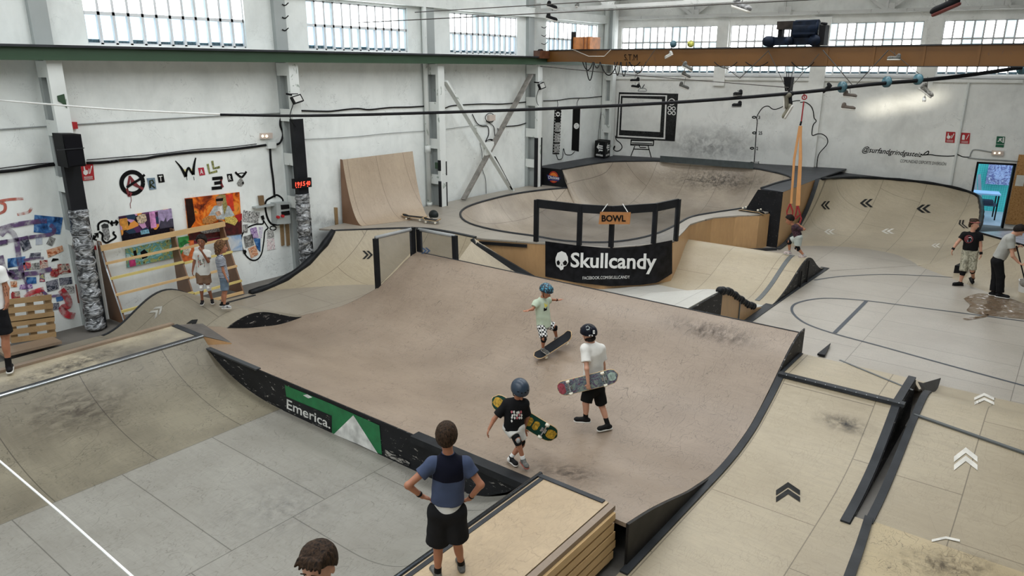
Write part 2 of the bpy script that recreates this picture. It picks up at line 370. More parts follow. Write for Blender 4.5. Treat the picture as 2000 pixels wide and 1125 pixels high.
def window(o, u, n, u0, u1, z0, z1, rows, pitch, dirty_from=0.0, lows=(0,)):
    global wn; wn += 1
    o = np.array(o, float); u = np.array(u, float); n = np.array(n, float)
    root = thing('window_%d' % wn, o+u*(u0+u1)/2+np.array([0, 0, z0]), None, None, kind='structure')
    N = max(3, round((u1-u0)/pitch)); H = (z1-z0)/rows; fr = MB(); w = 0.026
    for i in range(N+1):
        x = u0+(u1-u0)*i/N; fr.obox(o+u*x-n*0.11+np.array([0, 0, (z0+z1)/2]), u*w, n*0.06, (0, 0, (z1-z0)/2))
    for j in range(rows+1):
        fr.obox(o+u*(u0+u1)/2-n*0.11+np.array([0, 0, z0+H*j]), u*(u1-u0)/2, n*0.06, (0, 0, w*1.2))
    fr.build('window_frame', M_MULL, root)
    r = random.Random(wn*5)
    for j in range(rows):
        for i in range(N):
            a = u0+(u1-u0)*(i+0.5)/N; zc = z0+H*(j+0.5); p = MB()
            c = o+u*a-n*0.14+np.array([0, 0, zc])
            p.obox(c, u*((u1-u0)/N/2-w+0.006), n*0.012, (0, 0, H/2-w+0.006))
            if j in lows: m = PANE_LO if r.random() < 0.8 else PANE_MID
            else: m = PANE_HI if r.random() < 0.72 else PANE_MID
            p.build('pane', m, root)
    d = MB()
    for i in range(N):
        a = u0+(u1-u0)*(i+0.5)/N; ww = (u1-u0)/N/2-w; hh = 0.05+0.03*r.random()
        d.obox(o+u*a-n*0.118+np.array([0, 0, z0+w+hh/2]), u*ww, n*0.008, (0, 0, hh/2))
    d.build('pane_dirt', PANE_DIRT, root)
    s = MB(); s.obox(o+u*(u0+u1)/2+n*0.03+np.array([0, 0, z0-0.06]), u*((u1-u0)/2+0.05), n*0.05, (0, 0, 0.035)); s.build('window_sill', M_MULL, root)
for a, b in LW: window((WX, 0, 0), (0, 1, 0), (1, 0, 0), a, b, LZ[0], LZ[1], 2, 0.275)
for a, b in BW: window(B0, BD, BN, a, b, BZ[0], BZ[1], 3, 0.28, lows=())
# plaster ledge bands, pipe box and pilasters of the two walls
def band(name, f, p0, p1, z0, z1, off, mat):
    a = f(*p0); b = f(*p1); mb = MB(); a[2] = b[2] = (z0+z1)/2; n = np.array([1, 0, 0]) if f is PW else BN
    mb.bar(a+n*off/2, b+n*off/2, off, z1-z0); return tag(mb.build(name, mat), kind='structure')
band('trim_1', PB, (1180, 150), (1999, 150), 4.50, 4.60, 0.10, M_WALLB)
band('trim_2', PB, (1195, 30), (1999, 10), 6.62, 6.72, 0.14, M_WALLB)
mb = MB(); mb.obox((WX+0.09, 10, 6.62), (0.09, 0, 0), (0, 16.5, 0), (0, 0, 0.14)); tag(mb.build('trim_3', M_WALL), kind='structure')
k = 4
for px in (1410, 1602, 1818):
    a = PB(px, 100); mb = MB(); w = 0.22
    mb.obox((a[0]+BN[0]*0.07, a[1]+BN[1]*0.07, 3.6 if px == 1602 else 5.4), BD*(0.25 if px == 1602 else 0.2), BN*0.07, (0, 0, 2.95 if px == 1602 else 1.1))
    tag(mb.build('trim_%d' % k, M_WALLB), kind='structure'); k += 1
# drainpipe at the right of the back wall
mb = MB(); a = PB(1893, 159, 0.05); b = PB(1857, 360, 0.05); b[0], b[1] = a[0], a[1]; b[2] = 0.0; mb.tube([a, b], 0.035, 8)
tag(mb.build('wall_conduit', M_COL), 'thin white vertical conduit between the two red signs on the back wall', 'pipe')
# door opening: frame, leaf edge and the yard behind
dr = thing('door_1', B0+BD*(_dl+_dr)/2, None, None, kind='structure')
mb = MB()
for u_ in (_dl+0.03, _dr-0.03): mb.obox(B0+BD*u_-BN*0.1+np.array([0, 0, 1.03]), BD*0.03, BN*0.12, (0, 0, 1.03))
mb.obox(B0+BD*(_dl+_dr)/2-BN*0.1+np.array([0, 0, 2.03]), BD*(_dr-_dl)/2, BN*0.12, (0, 0, 0.03)); mb.build('door_frame', M_BLACK, dr)
yard = MB(); c0 = B0+BD*(_dl+_dr)/2-BN*0.3
yard.obox(c0-BN*3+np.array([0, 0, -0.12]), BD*4.5, BN*3, (0, 0, 0.08)); tag(yard.build('floor_outside', flat('yard_ground', srgb(170, 180, 190), 0.7)), kind='structure')
t = NT('green_netting'); br = t.n('ShaderNodeTexChecker'); br.inputs['Scale'].default_value = 22; br.inputs[1].default_value = (0.05, 0.42, 0.40, 1); br.inputs[2].default_value = (0.10, 0.60, 0.56, 1)
t.l(t.coord(rot=(0, 0.78, 0)), br.inputs[0]); t.l(br.outputs[0], t.b.inputs['Base Color'])
mb = MB(); mb.obox(c0-BN*3.2+np.array([0, 0, 1.3]), BD*3.2, BN*0.02, (0, 0, 1.5))
net = mb.build('netting', t.m); tag(net, 'turquoise netting fence seen through the open doorway', 'fence')
def yardbox(name, px0, py0, px1, py1, dist, mat, label, cat, thick=0.03):
    a = PB(px0, py0, -dist); b = PB(px1, py1, -dist); m_ = MB(); 
    m_.obox((a+b)/2, BD*abs((b-a) @ BD)/2, BN*thick, (0, 0, abs(a[2]-b[2])/2)); return tag(m_.build(name, mat), label, cat)
yardbox('poster_board', 1932, 318, 1973, 362, 3.2, collage('yard_print', [srgb(120, 130, 190), srgb(190, 200, 230), srgb(90, 90, 150), srgb(215, 220, 235)], 6), 'faded blue and white printed board hung on the turquoise netting', 'poster')
yt = thing('yard_table', c0-BN*1.3, 'pale blue table standing outside the open doorway', 'table')
mb = MB(); a = PB(1918, 398, -1.2); b = PB(1960, 398, -1.2); cz = 0.86
cc = c0-BN*1.35+np.array([0, 0, cz]); mb.obox(cc, BD*0.45, BN*0.38, (0, 0, 0.025)); mb.build('table_top', flat('pale_blue', srgb(170, 205, 240), 0.4), yt)
for sx in (-1, 1):
    for sy in (-1, 1):
        mb = MB(); mb.bar(cc+BD*0.4*sx+BN*0.33*sy, cc+BD*0.4*sx+BN*0.33*sy-np.array([0, 0, cz]), 0.04, 0.04); mb.build('leg', M_BLACK, yt)
mb = MB(); mb.obox(cc-np.array([0, 0, 0.38]), BD*0.42, BN*0.34, (0, 0, 0.015)); mb.obox(cc-np.array([0, 0, 0.30]), BD*0.3, BN*0.2, (0, 0, 0.06)); mb.build('shelf', flat('dark_blue_grey', srgb(60, 70, 90), 0.5), yt)
st_ = thing('stack_of_boards', cc-BN*0.9, 'bundle of weathered planks leaning in the yard behind the table', 'planks')
for q in range(5):
    mb = MB(); b0_ = cc-BN*0.75+BD*(-0.42+q*0.13)+np.array([0, 0, -0.86]); mb.bar(b0_, b0_+BD*0.25*(-1)+np.array([0, 0, 1.35])-BN*0.3, 0.10, 0.03, up=BN); mb.build('plank', flat('weathered_%d' % (q % 2), srgb(150+q*8, 150+q*8, 160), 0.7), st_)
# OSB panel and dark banner right of the door
M_OSB = collage('chipboard', [srgb(120, 84, 48), srgb(170, 124, 74), srgb(196, 150, 96), srgb(140, 98, 58)], 30, 0.7, 0.5, 6)
mb = MB(); a = PB(1996, 290, 0.10); a = B0+BD*(_dr+0.31)+BN*0.06; mb.obox(a+np.array([0, 0, 1.25]), BD*0.30, BN*0.03, (0, 0, 1.10))
tag(mb.build('chipboard_panel', M_OSB), 'brown chipboard panel fixed upright beside the open doorway', 'panel')
mb = MB(); q0 = B0+BD*(_dr+0.17)+BN*0.10+np.array([0, 0, 1.55]); mb.obox(q0, BD*0.11, BN*0.004, (0, 0, 0.17)); pp = mb.build('notice_sheet', flat('paper', srgb(225, 224, 215), 0.6)); tag(pp, 'white printed notice pinned on the chipboard beside the doorway', 'notice')
# ================================================================= STEEL COLUMNS of the left wall
COLY = [5.54, 10.52, 15.40, 20.13]
CLAB = ['column behind the wrapped pipe and loudspeaker', 'column carrying the red digital clock', 'column with flaking paint beside the drainpipe', 'column with black corner strips at the deck behind the mesh fence']
M_WRAP = None
def wrapmat():
    t = NT('plastic_wrap'); v = t.noise(t.coord(scale=(1, 1, 2.2)), 5, 4, 0.6, 1.5)
    t.l(t.mix(t.ramp(v, 0.42, 0.66), srgb(70, 72, 74), srgb(214, 218, 222)), t.b.inputs['Base Color']); t.b.inputs['Roughness'].default_value = 0.18; t.b.inputs['Metallic'].default_value = 0.5
    bp = t.n('ShaderNodeBump'); bp.inputs['Strength'].default_value = 1.0; bp.inputs['Distance'].default_value = 0.06; t.l(v, bp.inputs['Height']); t.l(bp.outputs[0], t.b.inputs['Normal']); return t.m
M_WRAP = wrapmat()
for i, y in enumerate(COLY):
    r = thing('steel_column', (-14.75, y, 0), 'white painted steel '+CLAB[i], 'column', 'lattice columns along the left wall')
    mb = MB(); mb.box((-14.62, y-0.06, 0 if i < 2 else 0.95), (-14.52, y+0.19, 5.0)); mb.build('front_flange', M_COL, r)
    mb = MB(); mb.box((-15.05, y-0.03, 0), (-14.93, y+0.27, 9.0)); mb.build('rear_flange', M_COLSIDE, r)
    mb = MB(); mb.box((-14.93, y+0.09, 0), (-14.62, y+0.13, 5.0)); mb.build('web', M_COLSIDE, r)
    z = 4.85
    while z > 0.9:
        mb = MB(); mb.box((-15.0, y-0.055, z-0.14), (-14.60, y-0.035, z+0.14)); mb.build('batten_plate', M_COL, r); z -= 1.02
    if i < 2:
        zt = 3.95 if i == 0 else 4.0
        z1 = PX(*((150, 262) if i == 0 else (590, 232)), -14.5)[2]; z0 = PX(*((155, 410) if i == 0 else (600, 378)), -14.5)[2]
        mb = MB(); mb.box((-14.64, y-0.075, 0), (-14.50, y+0.205, z1)); mb.build('black_painted_section', M_BLACKP, r)
        pts = []; rad = []
        for k_ in range(60):
            zz = 0.02+(z0-0.02)*k_/59; pts.append((-14.57, y+0.06-0.04*(1-k_/59), zz)); rad.append(0.165+0.016*math.sin(k_*0.8)*(1 if k_ < 44 else 0.4)+rng.uniform(-0.012, 0.012))
        mb = MB(); mb.tube(pts, rad, 18); mb.build('plastic_wrapping', M_WRAP, r, True)
    if i == 2:
        for z0, z1, yy in ((1.0, 1.75, -0.068), (1.0, 1.7, 0.18), (2.05, 2.35, -0.068), (1.9, 2.3, 0.18)):
            mb = MB(); mb.box((-14.60, y+yy-0.012, z0), (-14.505, y+yy+0.02, z1)); mb.build('black_corner_strip', M_BLACKP, r)
        mb = MB(); mb.box((-14.72, y-0.075, 2.1), (-14.60, y-0.05, 2.28)); mb.build('green_patch', M_GREEN, r)
    if i == 3:
        mb = MB(); mb.box((-14.62, y-0.085, 1.0), (-14.50, y-0.03, 2.65)); mb.build('black_corner_strip', M_BLACKP, r)
        mb = MB(); mb.box((-14.60, y+0.16, 1.0), (-14.50, y+0.21, 2.65)); mb.build('black_corner_strip', M_BLACKP, r)
r = thing('steel_column', (-14.8, 25.0, 1.6), 'white painted steel column in the far corner beside the drawn television', 'column', 'lattice columns along the left wall')
mb = MB(); mb.box((-14.66, 24.95, 1.6), (-14.56, 25.2, 9.0)); mb.build('front_flange', M_COL, r)
mb = MB(); mb.box((-15.0, 24.95, 1.6), (-14.85, 25.2, 9.0)); mb.build('rear_flange', M_COL, r)
mb = MB(); mb.box((-14.85, 25.05, 1.6), (-14.66, 25.09, 9.0)); mb.build('web', M_COLSIDE, r)
for z in (1.75, 2.65, 3.55, 4.6): mb = MB(); mb.box((-14.95, 24.93, z-0.15), (-14.60, 24.95, z+0.15)); mb.build('batten_plate', M_COL, r)
# painted-over green patches on the first column
mb = MB()
mb.prism([(-14.515, 5.56, 4.40), (-14.515, 5.68, 4.43), (-14.515, 5.69, 4.18), (-14.515, 5.62, 4.27), (-14.515, 5.56, 4.31)], (0.008, 0, 0)); tag(mb.build('bare_paint_patch', M_GREEN), 'green patch of bare paint high on the first column', 'paint patch')
# drainpipe beside column 3
mb = MB(); mb.tube([(-14.93, 15.27, 0.95), (-14.93, 15.27, 9.0)], 0.07, 12); mb.tube([(-14.93, 15.27, 2.55), (-14.93, 15.27, 2.75)], 0.085, 12); mb.tube([(-14.93, 15.27, 1.0), (-14.93, 15.27, 1.1)], 0.085, 12)
tag(mb.build('drainpipe', M_COL, smooth=True), 'white vertical drainpipe beside the column with flaking paint', 'pipe')
# green crane rail on the left
gr = thing('crane_rail', (-14.45, 10, 5.0), 'long dark green steel crane rail running along the left wall', 'beam')
mb = MB(); mb.box((-14.50, -2, 5.04), (-14.42, 25.0, 5.22)); mb.build('web', M_GREEN, gr)
mb = MB(); mb.box((-14.58, -2, 5.00), (-14.36, 25.0, 5.045)); mb.build('bottom_flange', M_GREEN, gr)
mb = MB(); mb.box((-14.58, -2, 5.215), (-14.34, 25.0, 5.255)); mb.build('top_flange', M_TRIM, gr)
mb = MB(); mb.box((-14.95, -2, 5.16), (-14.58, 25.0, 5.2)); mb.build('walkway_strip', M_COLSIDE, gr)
# X brace in the fourth bay
def wpt(px, py, off): return PX(px, py, WX+off)
xb = thing('cross_brace', (-14.6, 17.9, 1.0), 'white and grey steel X brace between two columns', 'brace')
mb = MB(); mb.bar(wpt(869, 158, 0.5), wpt(1000, 372, 0.5), 0.06, 0.17, up=(1, 0, 0)); mb.build('diagonal', M_COL, xb)
mb = MB(); mb.bar(wpt(1037, 146, 0.42), wpt(905, 390, 0.42), 0.06, 0.17, up=(1, 0, 0)); d2 = mb.build('diagonal', flat('grey_brown_steel', srgb(134, 130, 124), 0.5, var=0.3), xb); tag(d2, 'grey brown diagonal')
mb = MB(); c_ = wpt(956, 290, 0.47); mb.obox(c_, (0.02, 0, 0), (0, 0.2, 0), (0, 0, 0.2)); mb.build('gusset_plate', M_COL, xb)
mb = MB(); mb.bar(wpt(966, 306, 0.56), wpt(1000, 370, 0.56), 0.03, 0.05, up=(1, 0, 0)); mb.build('black_edge_strip', M_BLACK, xb)
# ================================================================= ROOF TRUSSES
def truss(y, label, x0=-14.9, x1=9.5, zb=6.68, zt=8.9, dx=3.0, sl=0.0):
    r = thing('roof_truss', (x0, y, zb), label, 'truss', 'roof trusses')
    yy = lambda x: y+(x-x0)*sl
    mb = MB(); mb.bar((x0, yy(x0), zb), (x1, yy(x1), zb), 0.12, 0.10); mb.build('bottom_chord', M_TRUSS, r)
    mb = MB(); mb.bar((x0, yy(x0), zt), (x1, yy(x1), zt), 0.12, 0.10); mb.build('top_chord', M_TRUSS, r)
    n = int((x1-x0)/dx)
    for i in range(n+1):
        xa = x0+(x1-x0)*i/n
        mb = MB(); mb.bar((xa, yy(xa), zb), (xa, yy(xa), zt), 0.07, 0.07); mb.build('post', M_TRUSS, r)
        if i < n:
            xb_ = x0+(x1-x0)*(i+1)/n
            a, b = ((xa, yy(xa), zt), (xb_, yy(xb_), zb)) if i % 2 == 0 else ((xa, yy(xa), zb), (xb_, yy(xb_), zt))
            mb = MB(); mb.bar(a, b, 0.06, 0.09); mb.build('diagonal', M_TRUSS, r)
        mb = MB(); mb.obox((xa, yy(xa), zb+0.1), (0.22, 0, 0), (0, 0.015, 0), (0, 0, 0.12)); mb.build('gusset_plate', M_TRUSS, r)
truss(20.4, 'white steel roof truss in front of the far one, above the orange crane beam', dx=2.6)
truss(25.2, 'white steel roof truss against the back wall above its windows', sl=0.18, dx=2.9)
# ================================================================= ORANGE CRANE BRIDGE
CYB = 20.4
cb = thing('crane_bridge', (-5, CYB, 5.0), 'long orange crane girder spanning the hall below the back windows', 'crane')
x = lambda px, py=110: float(PY(px, py, CYB)[0])
za, zb_ = 4.97, 5.43
mb = MB(); prof = [(-14.4, za+0.12), (x(1128), za+0.12), (x(1215), za), (6.5, za), (6.5, zb_), (-14.4, zb_)]
mb.prism([(a, CYB, b) for a, b in prof], (0, 0.30, 0)); mb.build('girder', M_ORANGE, cb)
mb = MB(); mb.box((-14.3, CYB-0.05, zb_), (6.5, CYB+0.35, zb_+0.03)); mb.build('top_flange', M_TRIM, cb)
mb = MB(); mb.box((x(1215), CYB-0.04, za-0.02), (6.5, CYB+0.34, za)); mb.build('bottom_flange', M_TRIM, cb)
mb = MB(); mb.box((-14.55, CYB-0.55, za+0.22), (-14.30, CYB+1.6, zb_)); mb.build('end_carriage', flat('brown_steel', srgb(92, 56, 36), 0.5, var=0.3), cb)
for dy in (-0.35, 1.4):
    mb = MB(); mb.cyl((-14.42, CYB+dy, 5.36), (0.1, 0, 0), 0.12); mb.build('wheel', M_BLACK, cb)
for px in (1615, 1706, 1804, 1911):
    mb = MB(); mb.box((x(px)-0.03, CYB-0.02, za), (x(px)+0.03, CYB, zb_)); mb.build('stiffener', M_ORANGE, cb)
def text_mesh(s, offset=0.0, shear=0.0, res=3):
    cu = bpy.data.curves.new('t', 'FONT'); cu.body = s; cu.size = 1.0; cu.offset = offset; cu.shear = shear; cu.resolution_u = res; cu.fill_mode = 'BOTH'
    o = bpy.data.objects.new('t', cu); COL.objects.link(o); bpy.context.view_layer.update()
    me = bpy.data.meshes.new_from_object(o.evaluated_get(bpy.context.evaluated_depsgraph_get()))
    V = np.array([v.co[:2] for v in me.vertices]); F = [tuple(p.vertices) for p in me.polygons]
    bpy.data.objects.remove(o); bpy.data.curves.remove(cu); bpy.data.meshes.remove(me)
    lo = V.min(0); hi = V.max(0); return (V-lo)/(hi-lo), F
def decal_text(name, s, quad, f, mat, parent=None, offset=0.0, shear=0.0, **kw):
    """quad: pixel corners (bottom-left, bottom-right, top-right, top-left); f maps a pixel to a point on the surface"""
    V, F = text_mesh(s, offset, shear); q = np.array(quad, float)
    Q = [(1-u)*(1-v)*q[0]+u*(1-v)*q[1]+u*v*q[2]+(1-u)*v*q[3] for u, v in V]
    return mk(name, [f(*p) for p in Q], F, mat, parent)
def gp(px, py): return PY(px, py, CYB-0.012)
decal_text('lettering', 'S.T.M', [(1219, 118), (1245, 118), (1245, 106), (1219, 106)], gp, M_INK, cb, 0.0)
mb = MB(); mb.box((x(1127), CYB-0.25, 5.46), (x(1160), CYB+0.35, 5.46+0.36)); mb.build('control_cabinet', flat('orange_cabinet', srgb(190, 118, 56), 0.35, var=0.25), cb)
mb = MB(); mb.box((x(1127)-0.04, CYB-0.3, 5.46), (x(1127), CYB-0.1, 5.98)); mb.build('cabinet_post', M_BLACK, cb)
for px in (1148, 1155): mb = MB(); mb.box((x(px)-0.02, CYB-0.27, 5.46), (x(px)+0.02, CYB-0.25, 5.82)); mb.build('cabinet_rib', flat('dark_orange', srgb(130, 74, 32), 0.4), cb)
# hoist trolley
ht = thing('hoist_trolley', (x(1550), CYB+0.1, 5.46), 'dark blue electric hoist trolley sitting on the orange crane girder', 'hoist')
M_DBLUE = flat('dark_blue_machine', srgb(16, 26, 42), 0.5, var=0.5); zt = 5.46
def zz(py): return float(PY(1550, py, CYB)[2])
mb = MB()
for px, r_ in ((1503, 0.135), (1543, 0.10), (1592, 0.14)):
    mb = MB(); mb.cyl((x(px), CYB-0.1, zt+0.13), (0, 0.35, 0), r_, 20); mb.build('wheel', M_DBLUE, ht, True)
mb = MB(); mb.box((x(1498), CYB-0.15, zt+0.04), (x(1606), CYB+0.35, zt+0.24)); mb.build('trolley_frame', M_DBLUE, ht)
mb = MB(); mb.tube([(x(1550), CYB-0.1, zt+0.42), (x(1594), CYB-0.1, zt+0.42)], 0.22, 20); mb.build('rope_drum', M_DBLUE, ht, True)
mb = MB(); mb.box((x(1549), CYB-0.3, zt+0.28), (x(1593), CYB+0.1, zt+0.60)); mb.build('drum_housing', M_DBLUE, ht)
mb = MB(); mb.box((x(1516), CYB-0.2, zt+0.42), (x(1548), CYB+0.2, zt+0.62)); mb.build('motor', flat('motor_brown', srgb(48, 42, 38), 0.4, var=0.4), ht)
mb = MB(); mb.box((x(1517), CYB-0.1, zt+0.2), (x(1525), CYB+0.1, zt+0.45)); mb.build('motor_bracket', M_BLACK, ht); mb = MB(); mb.box((x(1542), CYB-0.1, zt+0.2), (x(1549), CYB+0.1, zt+0.45)); mb.build('motor_bracket', M_BLACK, ht)
mb = MB(); mb.box((x(1598), CYB-0.2, zt+0.02), (x(1610), CYB+0.15, zt+0.5)); mb.tube([(x(1596), CYB, zt+0.55), (x(1608), CYB, zt+0.53)], 0.03); mb.build('gearbox', M_BLACK, ht)
# hook block on its ropes
hb = thing('hook_block', PY(1540, 165, CYB), 'black crane hook block hanging on steel ropes below the girder', 'hook')
mb = MB(); a = PY(1533, 150, CYB); b = PY(1549, 150, CYB); c = PY(1545, 178, CYB); d = PY(1536, 178, CYB)
mb.prism([a-[0, .12, 0], d-[0, .12, 0], c-[0, .12, 0], b-[0, .12, 0]], (0, 0.24, 0)); mb.build('block', M_BLACK, hb)
mb = MB()
for px0, px1 in ((1538, 1536), (1541, 1540), (1549, 1546)): mb.tube([PY(px0, 128, CYB), PY(px1, 152, CYB)], 0.008, 5)
mb.build('rope', M_BLACK, hb)
mb = MB(); hc = PY(1541, 186, CYB); mb.tube([hc+np.array([0.07*math.cos(t_), 0, 0.09*math.sin(t_)]) for t_ in np.linspace(2.0, -3.6, 16)], 0.022, 8); mb.build('hook', M_BLACK, hb)
# festoon cables under the girder
def sag(px0, py0, px1, py1, low, y=CYB-0.1, n=14):
    pts = []
    for t_ in np.linspace(0, 1, n):
        px = px0+(px1-px0)*t_; py = py0+(py1-py0)*t_+4*low*t_*(1-t_); pts.append(PY(px, py, y))
    return pts
for i, (px0, px1, lw, w) in enumerate(((1138, 1158, 16, .016), (1144, 1160, 36, .018), (1160, 1172, 12, .014), (1172, 1206, 26, .018), (1200, 1212, 26, .016), (1213, 1224, 28, .016), (1228, 1250, 8, .014), (1230, 1262, 22, .014), (1395, 1440, 12, .012), (1456, 1500, 9, .012), (1546, 1590, 14, .012))):
    mb = MB(); mb.tube(sag(px0, 121, px1, 121, lw), w, 6)
    tag(mb.build('festoon_cable', M_BLACK, smooth=True), 'black power cable looped under the orange crane girder, '+('leftmost', 'second from left', 'third from left', 'fourth from left', 'fifth from left', 'sixth from left', 'seventh from left', 'eighth from left', 'third from right', 'second from right', 'rightmost')[i]+' loop', 'cable', 'looped cables under the crane girder')
def vline(name, pts, r_, mat, label, cat='cable', y=CYB-0.2, group=None):
    mb = MB(); mb.tube([PY(a, b, y) for a, b in pts], r_, 6); o_ = mb.build(name, mat); return tag(o_, label, cat, group)
M_CABLE = flat('grey_cord', srgb(70, 66, 62), 0.6)
vline('drooping_cord', [(1412, 128), (1445, 153), (1500, 100)], 0.012, M_CABLE, 'grey cord hanging in a V left of the hook block', 'cord')
vline('drooping_cord', [(1500, 98), (1538, 178), (1600, 105)], 0.010, M_CABLE, 'grey cord in a V meeting at the hook block', 'cord')
vline('drooping_cord', [(1607, 98), (1668, 170), (1735, 98)], 0.014, M_CABLE, 'grey cord hanging in a wide V right of the hook block', 'cord')
vline('drooping_cord', [(1738, 98), (1800, 148)], 0.008, M_CABLE, 'thin grey cord slanting down to the right below the girder', 'cord')
vline('drooping_cord', sum([[(1120, 97), (1150, 110), (1180, 110), (1193, 97)]], []), 0.012, flat('pale_cord', srgb(200, 195, 185), 0.6), 'pale cord drooping over the left end of the crane girder', 'cord')
vline('drooping_cord', [(1280, 96), (1250, 140), (1243, 146)], 0.010, M_CABLE, 'brown cord crossing the girder beside its lettering', 'cord')
# ================================================================= RAMPS
def surf(rows, nu=None, nv=6):
    """rows of control points -> smooth grid"""
    R = [catmull(r, nv) if len(r) > 2 else np.array(r, float) for r in rows]
    m = max(len(r) for r in R); R = [resample(r, m) if len(r) != m else r for r in R]
    return np.array(R)
def extr(prof, x0, x1, nx=2):
    """profile [(y,z)] swept along x"""
    return np.array([[(xx, y, z) for (y, z) in prof] for xx in np.linspace(x0, x1, nx)])
SURF = []   # surfaces that decals and feet are dropped on
def ramp_part(name, G, mat, parent=None, smooth=True, **kw):
    mb = MB(); mb.grid(G); o = mb.build(name, mat, parent, smooth); SURF.append((np.array(G).reshape(-1, 3), mb.F)); return o
def under(G, t=0.03):
    G = np.array(G, float); return G-np.array([0, 0, t])
def skinned(name, G, mat, parent=None, t=0.03, smooth=True):
    """surface with a closed thickness below it"""
    G = np.array(G, float); a, b = G.shape[:2]; mb = MB(); mb.grid(G); SURF.append((G.reshape(-1, 3), list(mb.F)))
    lo = under(G, t); n = a*b; V = lo.reshape(-1, 3); F = [tuple(reversed(f)) for f in mb.F]
    mb.add(V, F)
    bd = [(i, 0) for i in range(a)]+[(a-1, j) for j in range(1, b)]+[(i, b-1) for i in range(a-2, -1, -1)]+[(0, j) for j in range(b-2, 0, -1)]
    top = G.reshape(-1, 3)[[i*b+j for i, j in bd]]; k = len(top); nf = len(mb.F)
    mb.add(np.vstack([top, top-[0, 0, t]]), [[q, (q+1) % k, (q+1) % k+k, q+k] for q in range(k)])
    o = mb.build(name, mat, parent, smooth)
    if smooth:
        for p in o.data.polygons[nf:]: p.use_smooth = False
    return o
def quarter(h, L, n=12, a1=62):
    """transition profile: list of (dist,height), flat at 0 to height h at L"""
    a1 = math.radians(a1); return [(L*math.sin(a1*i/n)/math.sin(a1), h*(1-math.cos(a1*i/n))/(1-math.cos(a1))) for i in range(n+1)]
def strip(name, pts, w, t, mat, parent, side=(1, 0, 0), lift=0.004):
    """flat band following pts, w wide along side, t thick"""
    pts = np.array(pts, float); side = np.array(side, float); mb = MB()
    G = np.array([pts, pts+side*w])+np.array([0, 0, lift+t]); mb.grid(G); n = len(pts)
    G2 = np.array([pts, pts+side*w]); mb.grid(G2); m = 2*n
    for i in range(n-1): mb.F.append([i, i+1, i+1+m, i+m]); mb.F.append([n+i, n+i+1, n+i+1+m, n+i+m])
    mb.F.append([0, n, n+m, m]); mb.F.append([n-1, 2*n-1, 2*n-1+m, n-1+m])
    return mb.build(name, mat, parent)
def panel(name, top, bot, mat, parent, th=(0, 0, 0)):
    """vertical sheet between a top and a bottom line of equal count"""
    top = np.array(top, float); bot = np.array(bot, float); mb = MB(); G = np.array([top, bot]); mb.grid(G)
    if any(th):
        mb.grid(G+np.array(th)); n = len(top); m = 2*n
        for i in range(n-1): mb.F.append([i, i+1, i+1+m, i+m]); mb.F.append([n+i, n+i+1, n+i+1+m, n+i+m])
        mb.F.append([0, n, n+m, m]); mb.F.append([n-1, 2*n-1, 2*n-1+m, n-1+m])
    return mb.build(name, mat, parent)
YF = 5.72          # front line of the tan platform
XR = -2.97         # its right side
# --- front channel floor and left quarter pipe
G = [[(x_, y_, 0.0) for y_ in np.linspace(-1.0, YF, 8)] for x_ in np.linspace(-8.8, -5.35, 6)]
o = skinned('floor_front', G, M_FRONT, t=0.04); tag(o, kind='structure')
q = quarter(0.65, 2.08); qp = thing('quarter_pipe', (-10, 3, 0), 'long scuffed quarter pipe with steel coping at the left', 'skate ramp')
G = [[(-8.8-d, y_, z_) for y_ in np.linspace(-1.0, YF+0.02, 10)] for d, z_ in q]
skinned('ramp_surface', G, M_QP, qp)
mb = MB(); mb.box((-11.75, -1, 0.60), (-10.90, YF, 0.66)); mb.build('deck_top', plywood('plywood_deck_grimy', srgb(196, 184, 158), srgb(92, 88, 84), sheet=None, scr=0.7, grime=1.0), qp); SURF.append((np.array([(-11.75, -1, .66), (-10.9, -1, .66), (-10.9, YF, .66), (-11.75, YF, .66)]), [[0, 1, 2, 3]]))
mb = MB(); mb.tube([(-10.89, -1, 0.655), (-10.89, YF+0.03, 0.655)], 0.03, 10); mb.build('coping', M_STEEL, qp, True)
mb = MB(); mb.box((-10.99, -1, 0.655), (-10.91, YF, 0.668)); mb.build('black_edge_strip', M_TRIM, qp)
mb = MB(); mb.box((-11.85, -1, 0.58), (-11.75, YF, 0.70)); mb.build('back_plank', M_PLANK, qp)
mb = MB(); mb.box((-11.75, YF, 0.0), (-10.92, YF+0.03, 0.64)); mb.build('side_panel', M_SIDE, qp)
mb = MB(); mb.box((-11.75, YF-0.05, 0.645), (-10.9, YF+0.05, 0.672)); mb.build('dark_end_strip', M_TRIM, qp)
# --- right quarter with the boy's deck
rq = thing('ledge_ramp', (-3.7, 3, 0), 'wooden deck with coping and slatted pallet side at the bottom centre', 'skate ramp')
q = quarter(0.65, 1.3)
G = [[(-5.35+d, y_, z_) for y_ in np.linspace(-1.0, YF, 10)] for d, z_ in q]
skinned('ramp_surface', G, M_FRONT, rq)
mb = MB(); mb.box((-4.03, -1, 0.60), (-3.18, YF, 0.66)); mb.build('deck_top', M_DECK, rq); SURF.append((np.array([(-4.03, -1, .66), (-3.1, -1, .66), (-3.1, YF, .66), (-4.03, YF, .66)]), [[0, 1, 2, 3]]))
mb = MB(); mb.tube([(-4.045, -1, 0.655), (-4.045, YF+0.02, 0.655)], 0.028, 10); mb.build('coping', flat('dark_steel', srgb(84, 90, 98), 0.25, 1.0), rq, True)
mb = MB(); mb.box((-4.0, -1, 0.655), (-3.95, YF, 0.666)); mb.build('black_edge_strip', M_TRIM, rq)
mb = MB(); mb.box((-4.03, YF-0.06, 0.655), (-3.22, YF, 0.672)); mb.build('black_end_strip', M_TRIM, rq)
